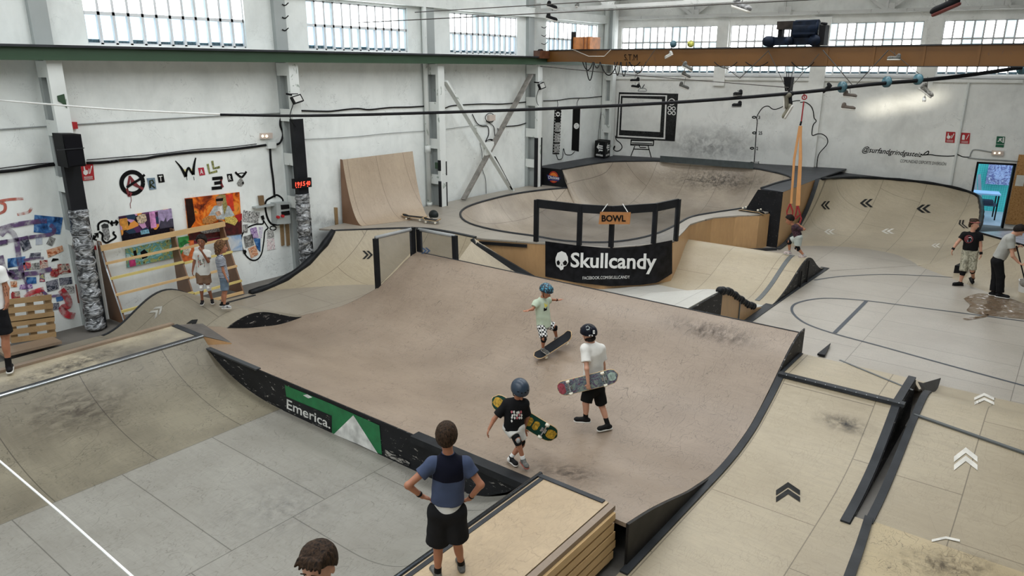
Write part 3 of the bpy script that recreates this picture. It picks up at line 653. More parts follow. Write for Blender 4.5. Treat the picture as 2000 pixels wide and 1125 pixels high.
mb = MB(); mb.box((-3.17, -1, 0.60), (-3.10, YF, 0.655)); mb.build('edge_plank', M_PLANK, rq)
r_ = random.Random(3)
for kz in range(5):
    z1 = 0.60-kz*0.112; y0 = -1.0
    for seg in ((-1.0, 2.3), (2.33, YF)):
        mb = MB(); mb.box((-3.11+0.0, seg[0], z1-0.085), (-3.075+0.004*r_.random(), seg[1]-0.06*r_.random(), z1)); mb.build('pallet_slat', M_WOOD, rq)
for yy in (-0.6, 1.1, 2.3, 4.0, YF-0.08):
    mb = MB(); mb.box((-3.20, yy-0.04, 0.0), (-3.11, yy+0.04, 0.60)); mb.build('pallet_block', M_WOODD, rq)
mb = MB(); mb.box((-4.0, YF-0.03, 0.0), (-3.12, YF-0.005, 0.6)); mb.build('end_panel', M_SIDE, rq)
# --- tan centre wave: drops from the front line, flat, then up to the ridge
def zc(y):
    pts = [(YF, 0.50), (6.2, 0.41), (6.62, 0.30), (7.2, 0.13), (7.9, 0.0), (8.3, 0.0), (8.62, 0.03), (9.15, 0.12), (9.5, 0.25), (9.87, 0.43), (10.21, 0.62), (10.6, 0.84), (10.85, 0.94), (11.06, 1.0)]
    a, b = zip(*pts); return float(np.interp(y, a, b))
def zc_s(y): return (zc(y-0.12)+2*zc(y)+zc(y+0.12))/4 if y > YF+0.12 and y < 10.95 else zc(y)
RIDGE = 11.06
cw = thing('wave_ramp', (-7, 8.5, 0), 'wide tan plywood wave ramp in the middle with black graphic side panel', 'skate ramp')
ysamp = list(np.linspace(YF, RIDGE, 44))
def leftx(y):   # left end of the wave: wide in front, cut back towards the ridge
    return float(np.interp(y, [YF, 6.4, 8.55, 9.2, 9.9, 10.4, RIDGE], [-10.72, -12.15, -12.05, -11.6, -11.25, -11.2, -11.25]))
def rise_left(x_, y_):  # a hip: the left end of the wave bends round
    return 0.0
G = [[(leftx(y_)+(XR-leftx(y_))*u_, y_, zc_s(y_)) for u_ in np.linspace(0, 1, 26)] for y_ in ysamp]
G = np.array(G)
skinned('ramp_surface', G, M_CENTRE, cw, t=0.05)
top = [(x_, YF-0.005, 0.50) for x_ in np.linspace(-10.7, -4.2, 24)]
def zpb(x_): return float(np.interp(x_, [-10.67, -10.28, -9.88, -9.5, -9.0, -5.3, -4.95, -4.58, -4.2], [0.49, 0.22, 0.07, 0.01, 0.0, 0.0, 0.03, 0.2, 0.49]))
bot = [(x_, YF-0.005, min(zpb(x_), 0.49)) for x_ in np.linspace(-10.7, -4.2, 24)]
fp = panel('front_panel', top, bot, M_BLACKW, cw, th=(0, -0.02, 0))
mb = MB(); mb.box((-10.7, YF-0.05, 0.49), (-9.3, YF+0.03, 0.515)); mb.build('steel_cap', flat('dark_zinc', srgb(70, 74, 78), 0.4, 0.5), cw)
mb = MB(); mb.box((-5.95, YF-0.10, 0.44), (-4.2, YF+0.05, 0.53)); mb.build('rubber_cap', M_RUBBER, cw)
mb = MB(); mb.box((-9.3, YF-0.028, 0.455), (-5.9, YF-0.02, 0.5)); mb.build('black_rail', M_BLACKP, cw)
def fpx(px, py): return PY(px, py, YF-0.032)
M_LOGOG = flat('panel_green', srgb(20, 110, 62), 0.4, var=0.2); M_LOGOW = flat('panel_white', srgb(214, 214, 210), 0.5, var=0.3)
mk('green_graphic', [fpx(a, b) for a, b in ((556, 752), (640, 786), (741, 831), (746, 888), (640, 842), (641, 818), (600, 800), (560, 780))], [tuple(range(8))[::-1]], M_LOGOG, cw)
mk('triangle_graphic', [PY(a, b, YF-0.035) for a, b in ((690, 811), (738, 886), (700, 868), (652, 848))], [(3, 2, 1, 0)], M_LOGOW, cw)
mk('white_diamond', [PY(a, b, YF-0.035) for a, b in ((592, 772), (600, 770), (610, 776), (602, 778))], [(3, 2, 1, 0)], M_LOGOW, cw)
mk('black_field', [PY(a, b, YF-0.0345) for a, b in ((553, 772), (648, 812), (648, 846), (553, 803))], [(3, 2, 1, 0)], M_BLACKW, cw)
decal_text('panel_lettering', 'Emerica.', [(560, 798), (645, 838), (645, 820), (560, 779)], lambda a, b: PY(a, b, YF-0.036), M_LOGOW, cw, 0.012)
mk('scraped_patch', [PY(a, b, YF-0.034) for a, b in ((752, 878), (800, 903), (800, 912), (752, 890))], [(3, 2, 1, 0)], blackpaint('scraped', thr=0.5, scale=(1, 1, 4), sc=12), cw)
# right side panel (faces the camera side) in front, and the small one at the ridge
ys = np.linspace(YF, 8.0, 14)
panel('right_side_panel', [(XR+0.005, y_, zc_s(y_)) for y_ in ys], [(XR+0.005, y_, -0.02) for y_ in ys], flat('grey_black_board', srgb(44, 42, 40), 0.45, var=0.3), cw, th=(0.03, 0, 0))
ys = np.linspace(9.9, RIDGE, 8)
panel('ridge_side_panel', [(XR+0.005, y_, zc_s(y_)) for y_ in ys], [(XR+0.005, y_, 0.3) for y_ in ys], M_BLACKW, cw, th=(0.02, 0, 0))
panel('ridge_side_panel', [(XR+0.005, RIDGE, 1.0), (XR+0.005, RIDGE+0.24, 1.0)], [(XR+0.005, RIDGE, 0.0), (XR+0.005, RIDGE+0.24, 0.0)], M_BLACKW, cw, th=(0.02, 0, 0))
mb = MB(); mb.tube([(-11.2, RIDGE+0.0, 1.0), (XR, RIDGE+0.0, 1.0)], 0.012, 6); mb.build('ridge_edge', M_TRIM, cw)
ys = ysamp
panel('left_end_panel', [(leftx(y_)-0.005, y_, zc_s(y_)) for y_ in ys], [(leftx(y_)-0.005, y_, min(0.0, zc_s(y_))-0.01) for y_ in ys], M_BLACKP, cw)
panel('back_panel', [(x_, RIDGE+0.01, 0.98) for x_ in (-11.2, -8)], [(x_, RIDGE+0.01, 0.0) for x_ in (-11.2, -8)], M_BLACKP, cw, th=(0, 0.02, 0))
# --- deck behind the ridge, falling to the middle roller
dk = thing('landing_deck', (-6.3, 12.5, 0), 'pale grey landing deck behind the wave ridge with brown plywood side', 'skate ramp')
prof = [(RIDGE+0.02, 0.98), (12.55, 0.95), (13.0, 0.82), (13.6, 0.52), (14.1, 0.27), (14.6, 0.10), (15.1, 0.0)]
pr_ = catmull(prof, 4); 
M_PALE = plywood('plywood_pale', srgb(206, 204, 196), srgb(168, 162, 152), off=(0.3, 0.8), scr=0.3, grime=0.3)
hipf = lambda x_: max(0.0, min(1.0, (x_+8.3)/3.3))**0.9
G = [[(x_, y_, max(0.012, z_*hipf(x_))) for (y_, z_) in pr_] for x_ in np.linspace(-4.85, -9.3, 14)]
skinned('ramp_surface', G, M_PALE, dk)
yy_ = np.linspace(12.6, 15.1, 10)
zf = lambda y_: float(np.interp(y_, [p[0] for p in prof], [p[1] for p in prof]))
panel('brown_side', [(-4.84, y_, zf(y_)-0.02) for y_ in yy_], [(-4.84, y_, -0.02) for y_ in yy_], M_SIDE, dk, th=(0.02, 0, 0))
panel('black_side', [(-4.84, y_, 0.95) for y_ in (RIDGE+0.05, 12.6)], [(-4.84, y_, -0.02) for y_ in (RIDGE+0.05, 12.6)], M_BLACKW, dk, th=(0.022, 0, 0))
mb = MB()
for i in range(16):
    y_ = 12.55+i*0.125; mb.sphere((-4.85, y_, zf(y_)+0.01), 0.09+0.012*math.sin(i*2.3), (0.9, 1.0, 0.85), 12, 8)
mb.build('ruffled_rubber_edge', M_RUBBER, dk, True)
mb = MB(); mb.bar((-4.81, 13.55, 0.55), (-4.81, 13.55, 0.0), 0.03, 0.02); mb.build('joint_strip', M_GREYT, dk)
# --- middle roller
mr = thing('roller_ramp', (-6, 17, 0), 'plywood roller ramp with black right side that the roped child stands on', 'skate ramp')
prof = catmull([(15.05, 0.0), (15.6, 0.05), (16.2, 0.20), (16.8, 0.43), (17.2, 0.56), (17.55, 0.60), (17.9, 0.50), (18.3, 0.28), (18.7, 0.10), (19.15, 0.0)], 4)
G = [[(-4.72+(-7.95+4.72)*u_, y_, max(0, z_)) for (y_, z_) in prof] for u_ in np.linspace(0, 1, 5)]
skinned('ramp_surface', G, M_BANK, mr)
panel('side_panel', [(-4.71, y_, z_-0.0) for (y_, z_) in prof], [(-4.71, y_, -0.02) for (y_, z_) in prof], M_BLACKW, mr, th=(0.02, 0, 0))
strip('grey_band', [(-5.12, y_, z_+0.002) for (y_, z_) in prof if 15.2 < y_ < 17.6], 0.10, 0.004, M_GREYT, mr)
mb = MB(); mb.bar((-4.66, 17.5, 0.55), (-4.66, 17.5, 0.0), 0.05, 0.02); mb.build('side_rib', M_BLACK, mr); mb = MB(); mb.bar((-4.66, 17.0, 0.4), (-4.66, 17.0, 0.0), 0.05, 0.02); mb.build('side_rib', M_BLACK, mr)
strip('floor_strip', [(-4.86, 11.3, 0.0), (-4.86, 15.0, 0.0), (-4.80, 19.2, 0.0)], 0.20, 0.012, M_TRIM, mr)
# --- court floor
cf = MB(); poly = [(XR-3.0, 11.3), (9.5, 11.3), (9.5, 23.5), (-7.2, 23.5), (-7.2, 19.0), (-4.7, 19.0), (-4.7, 11.3)]
G = [[(x_, y_, 0.0) for y_ in (10.9, 15, 19.0)] for x_ in (-4.74, -2, 0, 9.5)]; o = skinned('floor_court', G, M_COURT, t=0.02, smooth=False); tag(o, kind='structure')
G = [[(x_, y_, 0.0) for y_ in (19.0, 21.0)] for x_ in (-7.9, -4.7, -2, 0, 9.5)]; o = skinned('floor_court', G, M_COURT, t=0.02, smooth=False); tag(o, kind='structure')
G = [[(x_, y_, 0.0) for y_ in (-1, 4, 8.1)] for x_ in (-2.95, -1.2, 2, 9.5)]; o = skinned('floor_right', G, M_BANK, t=0.02, smooth=False); tag(o, kind='structure')
# --- fun box on the right
fb = thing('fun_box', (-2.1, 9.5, 0), 'pale plywood bank and table with black coping at the right', 'skate ramp')
fprof = catmull([(7.9, 0.0), (8.3, 0.012), (8.7, 0.05), (9.15, 0.14), (9.5, 0.27), (9.87, 0.43), (10.2, 0.60)], 5)
G = [[(XR+0.05+(-1.35-XR-0.05)*u_, y_, z_) for (y_, z_) in fprof] for u_ in np.linspace(0, 1, 6)]
skinned('bank_surface', G, M_BANK, fb)
mb = MB(); mb.box((XR+0.02, 10.2, 0.56), (-1.33, 11.22, 0.61)); mb.build('table_top', M_BANK, fb); SURF.append((np.array([(XR, 10.2, .61), (-1.33, 10.2, .61), (-1.33, 11.22, .61), (XR, 11.22, .61)]), [[0, 1, 2, 3]]))
mb = MB(); mb.box((XR+0.03, 10.14, 0.59), (-1.27, 10.25, 0.635)); mb.build('coping_strip', M_TRIM, fb)
mb = MB()
for i in range(12): mb.sphere((XR+0.15+i*0.135, 10.15, 0.636), 0.008, nu=6, nv=4)
mb.build('screw_heads', M_STEEL, fb)
strip('left_trim', [(XR+0.02, y_, z_) for (y_, z_) in [(5.6, 0.0), (6.5, 0), (7.9, 0)]+[tuple(p) for p in fprof]], 0.09, 0.02, M_TRIM, fb)
strip('right_trim', [(-1.42, y_, z_) for (y_, z_) in fprof], 0.10, 0.02, M_TRIM, fb)
strip('right_trim_top', [(-1.42, 10.2, 0.61), (-1.42, 11.25, 0.61)], 0.10, 0.02, M_TRIM, fb)
strip('left_table_trim', [(XR+0.02, 10.2, 0.61), (XR+0.02, 11.2, 0.61)], 0.05, 0.012, M_TRIM, fb)
pp_ = [tuple(p) for p in fprof]+[(11.22, 0.60)]
panel('right_side_panel', [(-1.33, y_, z_) for (y_, z_) in pp_], [(-1.33, y_, -0.01) for (y_, z_) in pp_], M_BLACKW, fb, th=(0.02, 0, 0))
a = P(1640, 703, .616); b = P(1783, 762, .616); mb = MB(); mb.bar(a, b, 0.035, 0.006); mb.build('grey_tape_line', M_GREYT, fb)
dp = [(11.22, 0.60), (11.5, 0.42), (11.9, 0.2), (12.4, 0.05), (12.8, 0.0)]
G = [[(XR+0.05+(-1.33-XR-0.05)*u_, y_, z_) for (y_, z_) in dp] for u_ in np.linspace(0, 1, 3)]
skinned('rear_ramp', G, M_BANK, fb)
mk('rear_flare', [P(1803, 748, .42), P(1838, 738, .02), P(1827, 775, .02), P(1805, 770, .30), P(1792, 745, .58)], [(0, 1, 2, 3, 4)], M_BLUEBLK, fb)
w_ = MB(); a, b, c = P(1596, 694, .02), P(1622, 673, .02), P(1611, 697, .02); w_.prism([a, c, b], (0, 0, 0.035)); tag(w_.build('wedge_block', M_BLACKP), 'small black wedge lying on the court floor behind the table', 'wedge')
# --- second bump, right edge
rb = thing('pump_bump', (-0.4, 10.5, 0), 'pale pump bump at the right edge crossed by a grey strip', 'skate ramp')
bp_ = catmull([(8.05, 0.0), (8.6, 0.02), (9.1, 0.09), (9.7, 0.23), (10.3, 0.38), (10.9, 0.46), (11.3, 0.42), (11.8, 0.24), (12.3, 0.07), (12.8, 0.0)], 4)
XL2, XR2 = -1.17, 0.40
G = [[(XL2+(XR2-XL2)*u_, y_, max(0, z_)) for (y_, z_) in bp_] for u_ in np.linspace(0, 1, 6)]
skinned('ramp_surface', G, M_BANK, rb)
strip('left_trim', [(XL2-0.03, y_, max(0, z_)) for (y_, z_) in bp_ if y_ < 11.5], 0.09, 0.02, M_TRIM, rb)
strip('right_trim', [(XR2-0.06, y_, max(0, z_)) for (y_, z_) in bp_], 0.09, 0.02, M_TRIM, rb)
panel('left_side_panel', [(XL2-0.03, y_, z_) for (y_, z_) in bp_], [(XL2-0.03, y_, -0.01) for (y_, z_) in bp_], M_BLACKP, rb)
G2 = [(XL2, 10.42, 0.405), (XR2, 10.15, 0.35)]
mb = MB(); mb.bar(np.array(G2[0])+[0, 0, .012], np.array(G2[1])+[0, 0, .012], 0.055, 0.02); mb.build('grey_band', M_GREYT, rb)
# next pallet-like deck beyond its right trim
mb = MB(); mb.box((XR2+0.05, 7.6, 0.0), (3.5, 11.5, 0.22)); tag(mb.build('side_platform', M_BANK), 'low plywood platform beyond the black trim at the right edge', 'platform')
# --- near bump, bottom right
nb = thing('near_ramp', (-0.4, 6.5, 0), 'scratched pale ramp rising toward the viewer at bottom right', 'skate ramp')
np_ = catmull([(8.15, 0.0), (7.8, 0.04), (7.3, 0.14), (6.8, 0.28), (6.3, 0.42), (5.8, 0.55), (5.2, 0.66), (4.6, 0.7)], 4)
def nx0(y_): return -1.17
nl = lambda y_: XL2+.10*max(0, min(2.5, 8.15-y_))
G = [[(nl(y_)+(XR2-nl(y_))*u_, y_, z_) for (y_, z_) in np_] for u_ in np.linspace(0, 1, 6)]
skinned('ramp_surface', G, plywood('plywood_scratched', srgb(209, 190, 152), srgb(160, 140, 108), sheet=None, scr=1.3), nb)
strip('left_trim', [(nl(y_)-0.05, y_, z_) for (y_, z_) in np_], 0.09, 0.03, M_TRIM, nb)
strip('right_trim', [(XR2-0.06, y_, z_) for (y_, z_) in np_], 0.09, 0.03, M_TRIM, nb)
panel('left_side_panel', [(nl(y_)-0.05, y_, z_) for (y_, z_) in np_], [(nl(y_)-0.05, y_, 0.0) for (y_, z_) in np_], M_BLACKP, nb)
# --- children's bump and back strip on the left
kb = thing('low_bump', (-13, 7, 0), 'low plywood bump at left where the two children stand', 'skate ramp')
def zk(x_, y_):
    u = (x_+14.05)/2.05; c = 6.75+0.62*u; h = 0.60-0.22*u; w = 1.35
    d = (y_-c)/(w if y_ < c else 1.25)
    v = h*(0.5+0.5*math.cos(PI*min(1, abs(d))))
    base = 0.10*(1-u)*max(0, min(1, (5.9-y_)/0.6))
    lf = max(0, 0.26*(1-min(1, abs(y_-6.3)/0.9)))*max(0, (x_+12.7)/0.7) if x_ > -12.7 else 0
    return v
ys = np.linspace(5.35, 8.75, 34)
G = [[(-14.05+u_*(2.03), y_, zk(-14.05+u_*2.03, y_)) for y_ in ys] for u_ in np.linspace(0, 1, 14)]
skinned('ramp_surface', G, M_BUMP, kb)
ysl = [y_ for y_ in ys if 6.55 < y_ < 8.7]
panel('right_side_panel', [(-12.01, y_, zk(-12.01, y_)) for y_ in ysl], [(-12.01, y_, -0.02) for y_ in ysl], M_BLACKW, kb, th=(0.02, 0, 0))
panel('left_side_panel', [(-14.06, y_, zk(-14.05, y_)+0.01) for y_ in ys], [(-14.06, y_, -0.02) for y_ in ys], M_BLACKP, kb, th=(-0.02, 0, 0))
strip('black_edge', [(-14.09, y_, zk(-14.05, y_)) for y_ in ys], 0.05, 0.015, M_TRIM, kb)
# low strip behind the quarter pipe deck
ls = thing('low_ramp_strip', (-13, 4, 0), 'tan plywood strip rising behind the left quarter pipe deck', 'skate ramp')
G = [[(-14.05, y_, 0.03), (-13.2, y_, 0.14), (-12.4, y_, 0.30), (-11.8, y_, 0.42)] for y_ in (0.5, 3.0, 5.0, 5.42)]
skinned('ramp_surface', G, M_PLANK if False else M_BUMP, ls)
# triangle between strip and bump
a, b = (-11.8, YF, 0.56), (-12.05, 6.5, 0.2)
# mini wedge at the tip of the quarter pipe
mw = thing('mini_kicker', (-11, 6.1, 0.3), 'tiny wooden kicker between the left quarter pipe and the wave ramp', 'skate ramp')
A, B_, C_, D_ = np.array([-11.75, YF+0.03, 0.66]), np.array([-10.92, YF+0.03, 0.655]), P(452, 669, 0.44), np.array([-11.9, 6.3, 0.50])
mk('top_sheet', [A, B_, C_, D_], [(0, 1, 2, 3)], flat('slate_sheet', srgb(92, 88, 84), 0.5, var=0.2), mw)
mk('side_sheet', [B_-[0, 0, .01], C_-[0, 0, .01], C_-[0, 0, .08], B_-[0, 0, .26]], [(0, 1, 2, 3)], M_SIDE, mw)
# --- channel floor behind the wave and the curved bank up to the deck
G = [[((-14.3)+(( -9.5 if y_ > RIDGE+.02 else leftx(y_)-.01)+14.3)*u_, y_, 0.002) for y_ in list(np.linspace(5.8, RIDGE, 22))+[RIDGE+.03, 13.2]] for u_ in (0, .33, .66, 1)]
o = skinned('floor_channel', G, plywood('plywood_channel', srgb(170, 160, 144), srgb(134, 122, 106), off=(0, 0.5), scr=0.3), t=0.01, smooth=False); tag(o, kind='structure')
bk = thing('curved_bank', (-12.5, 11.5, 0), 'curved plywood bank with black top edge below the upper deck', 'skate ramp')
topl = [(-14.35, 11.25), (-14.05, 11.6), (-13.3, 12.45), (-12.77, 12.82), (-11.95, 12.9), (-11.12, 12.85)]
botl = [(-14.25, 8.75), (-13.95, 9.4), (-13.0, 10.6), (-12.3, 11.05), (-11.7, 11.2), (-11.0, 11.3)]
T_ = resample(catmull(topl, 5), 26); Bt = resample(catmull(botl, 5), 26)
qq = quarter(1.0, 1.0, 12, 58)
G = [[tuple(Bt[i]+(T_[i]-Bt[i])*s_)+(h_,) for i in range(26)] for s_, h_ in qq]
skinned('ramp_surface', G, M_BANK, bk)
strip('black_top_edge', [(p[0], p[1], 1.005) for p in T_], 0.10, 0.02, M_TRIM, bk, side=(0, 1, 0))
ed = [np.array([Bt[0][0]+(T_[0][0]-Bt[0][0])*s_, Bt[0][1]+(T_[0][1]-Bt[0][1])*s_, h_]) for s_, h_ in qq]
mb = MB(); mb.tube([e+[0, 0, 0.02] for e in ed], [0.08+0.015*math.sin(i*2) for i in range(len(ed))], 8); mb.build('padded_black_edge', M_RUBBER, bk, True)
mk('hip_sheet', [(-11.12, 12.85, 1.0), (-11.0, 11.3, 0.0), (-9.45, 13.45, 0.0)], [(0, 1, 2)], M_BANK, bk)
mb = MB(); mb.bar((-11.12, 12.78, 1.0), (-11.02, 12.80, 0.80), 0.06, 0.08); mb.bar((-11.02, 12.80, 0.86), (-9.45, 13.33, 0.06), 0.06, 0.14); mb.build('black_diagonal_edge', M_TRIM, bk)
# ================================================================= BOWL and its decks
bw = thing('bowl', (-11, 18, 0), 'large plywood bowl with tall back wall behind the mesh fence', 'skate bowl')
rim1 = [(1110, 367), (1055, 372), (1000, 380), (950, 392), (918, 402), (903, 411), (899, 419), (905, 430), (925, 440), (960, 449), (1000, 456), (1045, 462), (1090, 470), (1140, 474), (1190, 474), (1240, 468), (1285, 456), (1320, 440), (1350, 424), (1400, 415), (1440, 409), (1462, 405)]
R1 = [P(a, b, 1.0) for a, b in rim1]
rim2 = [(1487, 368), (1520, 357), (1544, 351), (1545, 347), (1530, 341), (1500, 334), (1470, 329), (1410, 324), (1350, 319), (1290, 315), (1230, 315), (1190, 316), (1160, 320), (1130, 325), (1098, 331)]
R2 = [P(a, b, 1.6) for a, b in rim2]
rim = resample(catmull([p[:2] for p in R1], 4), 60).tolist()
rimz = [1.0]*60
r2 = resample(catmull([p[:2] for p in R2], 4), 46).tolist()
allr = [(x_, y_, 1.0) for x_, y_ in rim]+[(x_, y_, 1.6) for x_, y_ in r2]
cenx, ceny = -10.6, 19.6
def inner(p):
    x_, y_, z_ = p; d = np.array([cenx-x_, (20.0 if y_ > 20.6 else 17.5)-y_]); L = np.linalg.norm(d); w = 1.5 if z_ < 1.2 else 2.7
    return np.array([x_, y_])+d/L*min(w, L*0.85)
IN = np.array([inner(p) for p in allr])
for _ in range(6): IN = (np.roll(IN, 1, 0)+IN+np.roll(IN, -1, 0))/3
cols = []
for p, i_ in zip(allr, IN):
    qz = quarter(p[2]-0.05, 1.0, 14, 55 if p[2] < 1.2 else 66); cols.append([(i_[0]+(p[0]-i_[0])*s_, i_[1]+(p[1]-i_[1])*s_, 0.05+h_) for s_, h_ in qz])
cols.append(cols[0]); G = np.array(cols)
skinned('bowl_surface', G, M_BOWL, bw, t=0.02)
mb = MB(); nI = len(IN); mb.add([(cenx, 18.5, 0.05)]+[(a, b, 0.05) for a, b in IN], [(0, 1+i, 1+(i+1) % nI) for i in range(nI)]); mb.build('bowl_floor', M_BOWL, bw); SURF.append((np.vstack(mb.V), list(mb.F)))
mb = MB(); mb.tube([(x_, y_, 1.01) for x_, y_ in rim], 0.03, 8); mb.build('coping', M_TRIM, bw, True)
mb = MB(); mb.tube([(x_, y_, 1.61) for x_, y_ in r2], 0.035, 8); mb.build('black_coping', M_TRIM, bw, True)
def ringdeck(name, inner_pts, outer_pts, z, mat, parent):
    mb = MB(); a = [tuple(p[:2])+(z,) for p in inner_pts]; b = [tuple(p[:2])+(z,) for p in outer_pts]
    mb.grid(np.array([a, b])); mb.grid(np.array([a, b])-[0, 0, 0.04]); o = mb.build(name, mat, parent); SURF.append((np.array([a, b]).reshape(-1, 3), mb.F[:len(a)-1])); return o
# outer wall line of the lower deck (front and right)
outer = [(-14.95, 20.6), (-14.95, 18.5), (-14.95, 15.5), (-14.95, 13.5), (-14.9, 11.2), (-14.05, 11.6), (-13.3, 12.45), (-12.77, 12.82), (-11.95, 12.9), (-11.1, 12.9), (-9.75, 13.42), (-9.3, 13.58), (-8.75, 13.74), (-8.16, 13.95), (-7.62, 14.7), (-7.23, 15.5), (-7.5, 16.6), (-7.8, 17.7), (-7.68, 18.8), (-7.3, 19.5), (-6.8, 20.0), (-6.75, 20.6)]
O_ = resample(outer, 60)
from mathutils.geometry import tessellate_polygon
def polydeck(name, pts, z, mat, parent, t=0.04):
    pts = [Vector((float(a), float(b), 0)) for a, b in pts]; tr = tessellate_polygon([pts]); n = len(pts); V = np.array([(p.x, p.y, z) for p in pts]); F = []
    for a, b, c in tr:
        nz = (pts[b]-pts[a]).cross(pts[c]-pts[a]).z; F.append([a, b, c] if nz > 0 else [a, c, b])
    mb = MB(); mb.add(V, F); SURF.append((V, [list(f) for f in F])); mb.add(V-[0, 0, t], [f[::-1] for f in F]); mb.add(np.vstack([V, V-[0, 0, t]]), [[i, (i+1) % n, (i+1) % n+n, i+n] for i in range(n)])
    return mb.build(name, mat, parent)
M_LDECK = plywood('plywood_upper_deck', srgb(176, 168, 156), srgb(134, 124, 112), off=(0.4, 0.3), scr=0.3)
polydeck('lower_deck', [tuple(p) for p in O_[::-1]]+[(p[0], p[1]) for p in rim], 1.0, M_LDECK, bw)
# brown outer walls
def wallstrip(name, pts, z0, z1, mat, parent):
    pts = np.array(pts, float); return panel(name, [(a, b, z1) for a, b in pts], [(a, b, z0) for a, b in pts], mat, parent)
wallstrip('brown_outer_wall', [(-11.1, 12.93), (-9.75, 13.44), (-9.5, 13.52)], 0.0, 0.96, M_SIDE, bw)
wallstrip('tan_outer_wall', [(-9.5, 13.52), (-8.75, 13.76), (-8.16, 13.97), (-7.62, 14.72), (-7.23, 15.52), (-7.5, 16.6), (-7.8, 17.7), (-7.68, 18.8), (-7.3, 19.5), (-6.8, 20.0), (-6.70, 20.55)], 0.0, 0.97, M_SIDE, bw)
mb = MB(); mb.bar((-11.0, 12.90, 0.90), (-9.9, 13.33, 0.90), 0.04, 0.07); mb.build('black_pipe_edge', M_BLACKP, bw)
strip('black_floor_edge', [(-7.3, 15.4, 0.0), (-7.55, 16.6, 0.0)], 0.12, 0.02, M_TRIM, bw)
strip('black_floor_edge', [(-7.62, 19.0, 0.0), (-7.25, 19.5, 0.0), (-6.75, 19.95, 0.0), (-6.45, 20.3, 0.0)], 0.14, 0.06, M_TRIM, bw)
# upper back deck
back_out = []
outer2 = [tuple((B0+BD*s_+BN*0.02)[:2]) for s_ in (8.85, 8.2, 7, 5.5, 4, 2.5, 1.2, 0.3)]+[(-14.98, 24.0), (-14.98, 22.0), (-14.95, 20.62)]
polydeck('upper_deck', [(p[0], p[1]) for p in r2]+outer2[::-1]+[(-6.42, 23.5), (-6.42, 20.62)], 1.6, M_BLUEBLK, bw)
# black boxed ends: left with the round badge and right
lb_ = MB(); a = P(1058, 325, 1.6); 
mk('left_end_box', [(-14.95, 20.6, 1.6), (R2[-1][0], 20.6, 1.6), (-13.80, 20.6, 1.45), (-13.66, 20.6, 1.25), (-13.58, 20.6, 1.0), (-14.95, 20.6, 1.0)], [tuple(range(6))], M_BLACKP, bw)
mk('right_end_box', [(R2[0][0], 20.6, 1.6), (-6.42, 20.6, 1.6), (-6.42, 20.6, 0.0), (-6.72, 20.6, 0.0), (-6.72, 20.6, 1.0), (P(1468, 404, 1.0)[0], 20.6, 1.0)], [tuple(range(6))], blackpaint('black_paint_chipped', thr=0.64, sc=22), bw)
panel('right_tan_side', [(-6.41, 20.6, 1.6), (-6.41, 23.6, 1.6)], [(-6.41, 20.6, 0), (-6.41, 23.6, 0)], M_SIDE, bw)
# skirting ledge standing on the back deck
mb = MB(); a = P(1289, 316, 1.6); b = P(1471, 330, 1.6); mb.bar(a+[0, 0, 0.11], b+[0, 0, 0.11], 0.03, 0.22); tag(mb.build('guard_board', flat('dark_slate', srgb(62, 70, 72), 0.5, var=0.15)), 'long dark grey guard board standing on the back lip of the bowl', 'board')
# round badge on the left box
def bx(px, py): return PY(px, py, 20.585)
bd_ = thing('round_badge', bx(1081, 346), 'round orange badge with a blue banner on the black box', 'sign')
cc_ = bx(1081, 346); 
def disc(name, c, r0, r1, mat, parent, y, n=28):
    V = []; F = []
    for i in range(n):
        a_ = 2*PI*i/n; V += [(c[0]+r0*math.cos(a_), y, c[2]+r0*math.sin(a_)), (c[0]+r1*math.cos(a_), y, c[2]+r1*math.sin(a_))]
    for i in range(n): F.append((2*i, 2*i+1, (2*i+3) % (2*n), (2*i+2) % (2*n)))
    return mk(name, V, F, mat, parent)
M_BADGE = flat('badge_orange', srgb(226, 120, 40), 0.5); M_BADGER = flat('badge_red', srgb(190, 50, 40), 0.5); M_BADGEB = flat('badge_blue', srgb(40, 44, 110), 0.5)
disc('outer_ring', cc_, 0.17, 0.20, M_BADGER, bd_, 20.588); disc('disc', cc_, 0.0, 0.16, M_BADGE, bd_, 20.586)
mk('banner', [bx(1068, 341), bx(1071, 352), bx(1091, 354), bx(1095, 347)], [(0, 1, 2, 3)], M_BADGEB, bd_).location[1] -= 0.003
decal_text('badge_lettering', 'Dickies', [(1071, 349), (1092, 351), (1092, 345), (1071, 343)], lambda a, b: PY(a, b, 20.58), M_WHITE, bd_, 0.01)
# --- corner pocket of the court
pk = thing('corner_pocket', (-4, 23, 0), 'tall curved corner bank with painted arrows at the back right', 'skate ramp')
Tp = [np.array([-6.38, 23.5, 1.6])]+[PB(a, b, o) for a, b, o in ((1640, 349, 1.7), (1700, 349, .8), (1760, 353, .4), (1820, 360, .3), (1870, 370, .25), (1908, 383, .25))]
c0_ = P(1905, 453, 0.85); c1_ = P(2000, 480, 0.85); dv = (c1_-c0_)/np.linalg.norm(c1_-c0_)
pn = np.array([dv[1], -dv[0], 0]); pn = pn if pn[1] < 0 else -pn
Tp += [P(1915, 398, .94), P(1917, 420, .90), P(1913, 442, .87), c0_]
be = c0_+pn*1.5
Bp = [(-6.38, 20.4), (-5.9, 21.3), (-5.0, 21.9), (-4.3, 22.05), (-3.7, 21.95), (-3.3, 21.6), (-3.0, 21.2), tuple(be[:2])]
T2 = resample(catmull([tuple(p) for p in Tp], 6), 48); B2_ = resample(catmull(Bp, 6), 48)
G = []
for i in range(48):
    qz = quarter(T2[i][2], 1.0, 16, 62); G.append([(B2_[i][0]+(T2[i][0]-B2_[i][0])*s_, B2_[i][1]+(T2[i][1]-B2_[i][1])*s_, h_+0.004) for s_, h_ in qz])
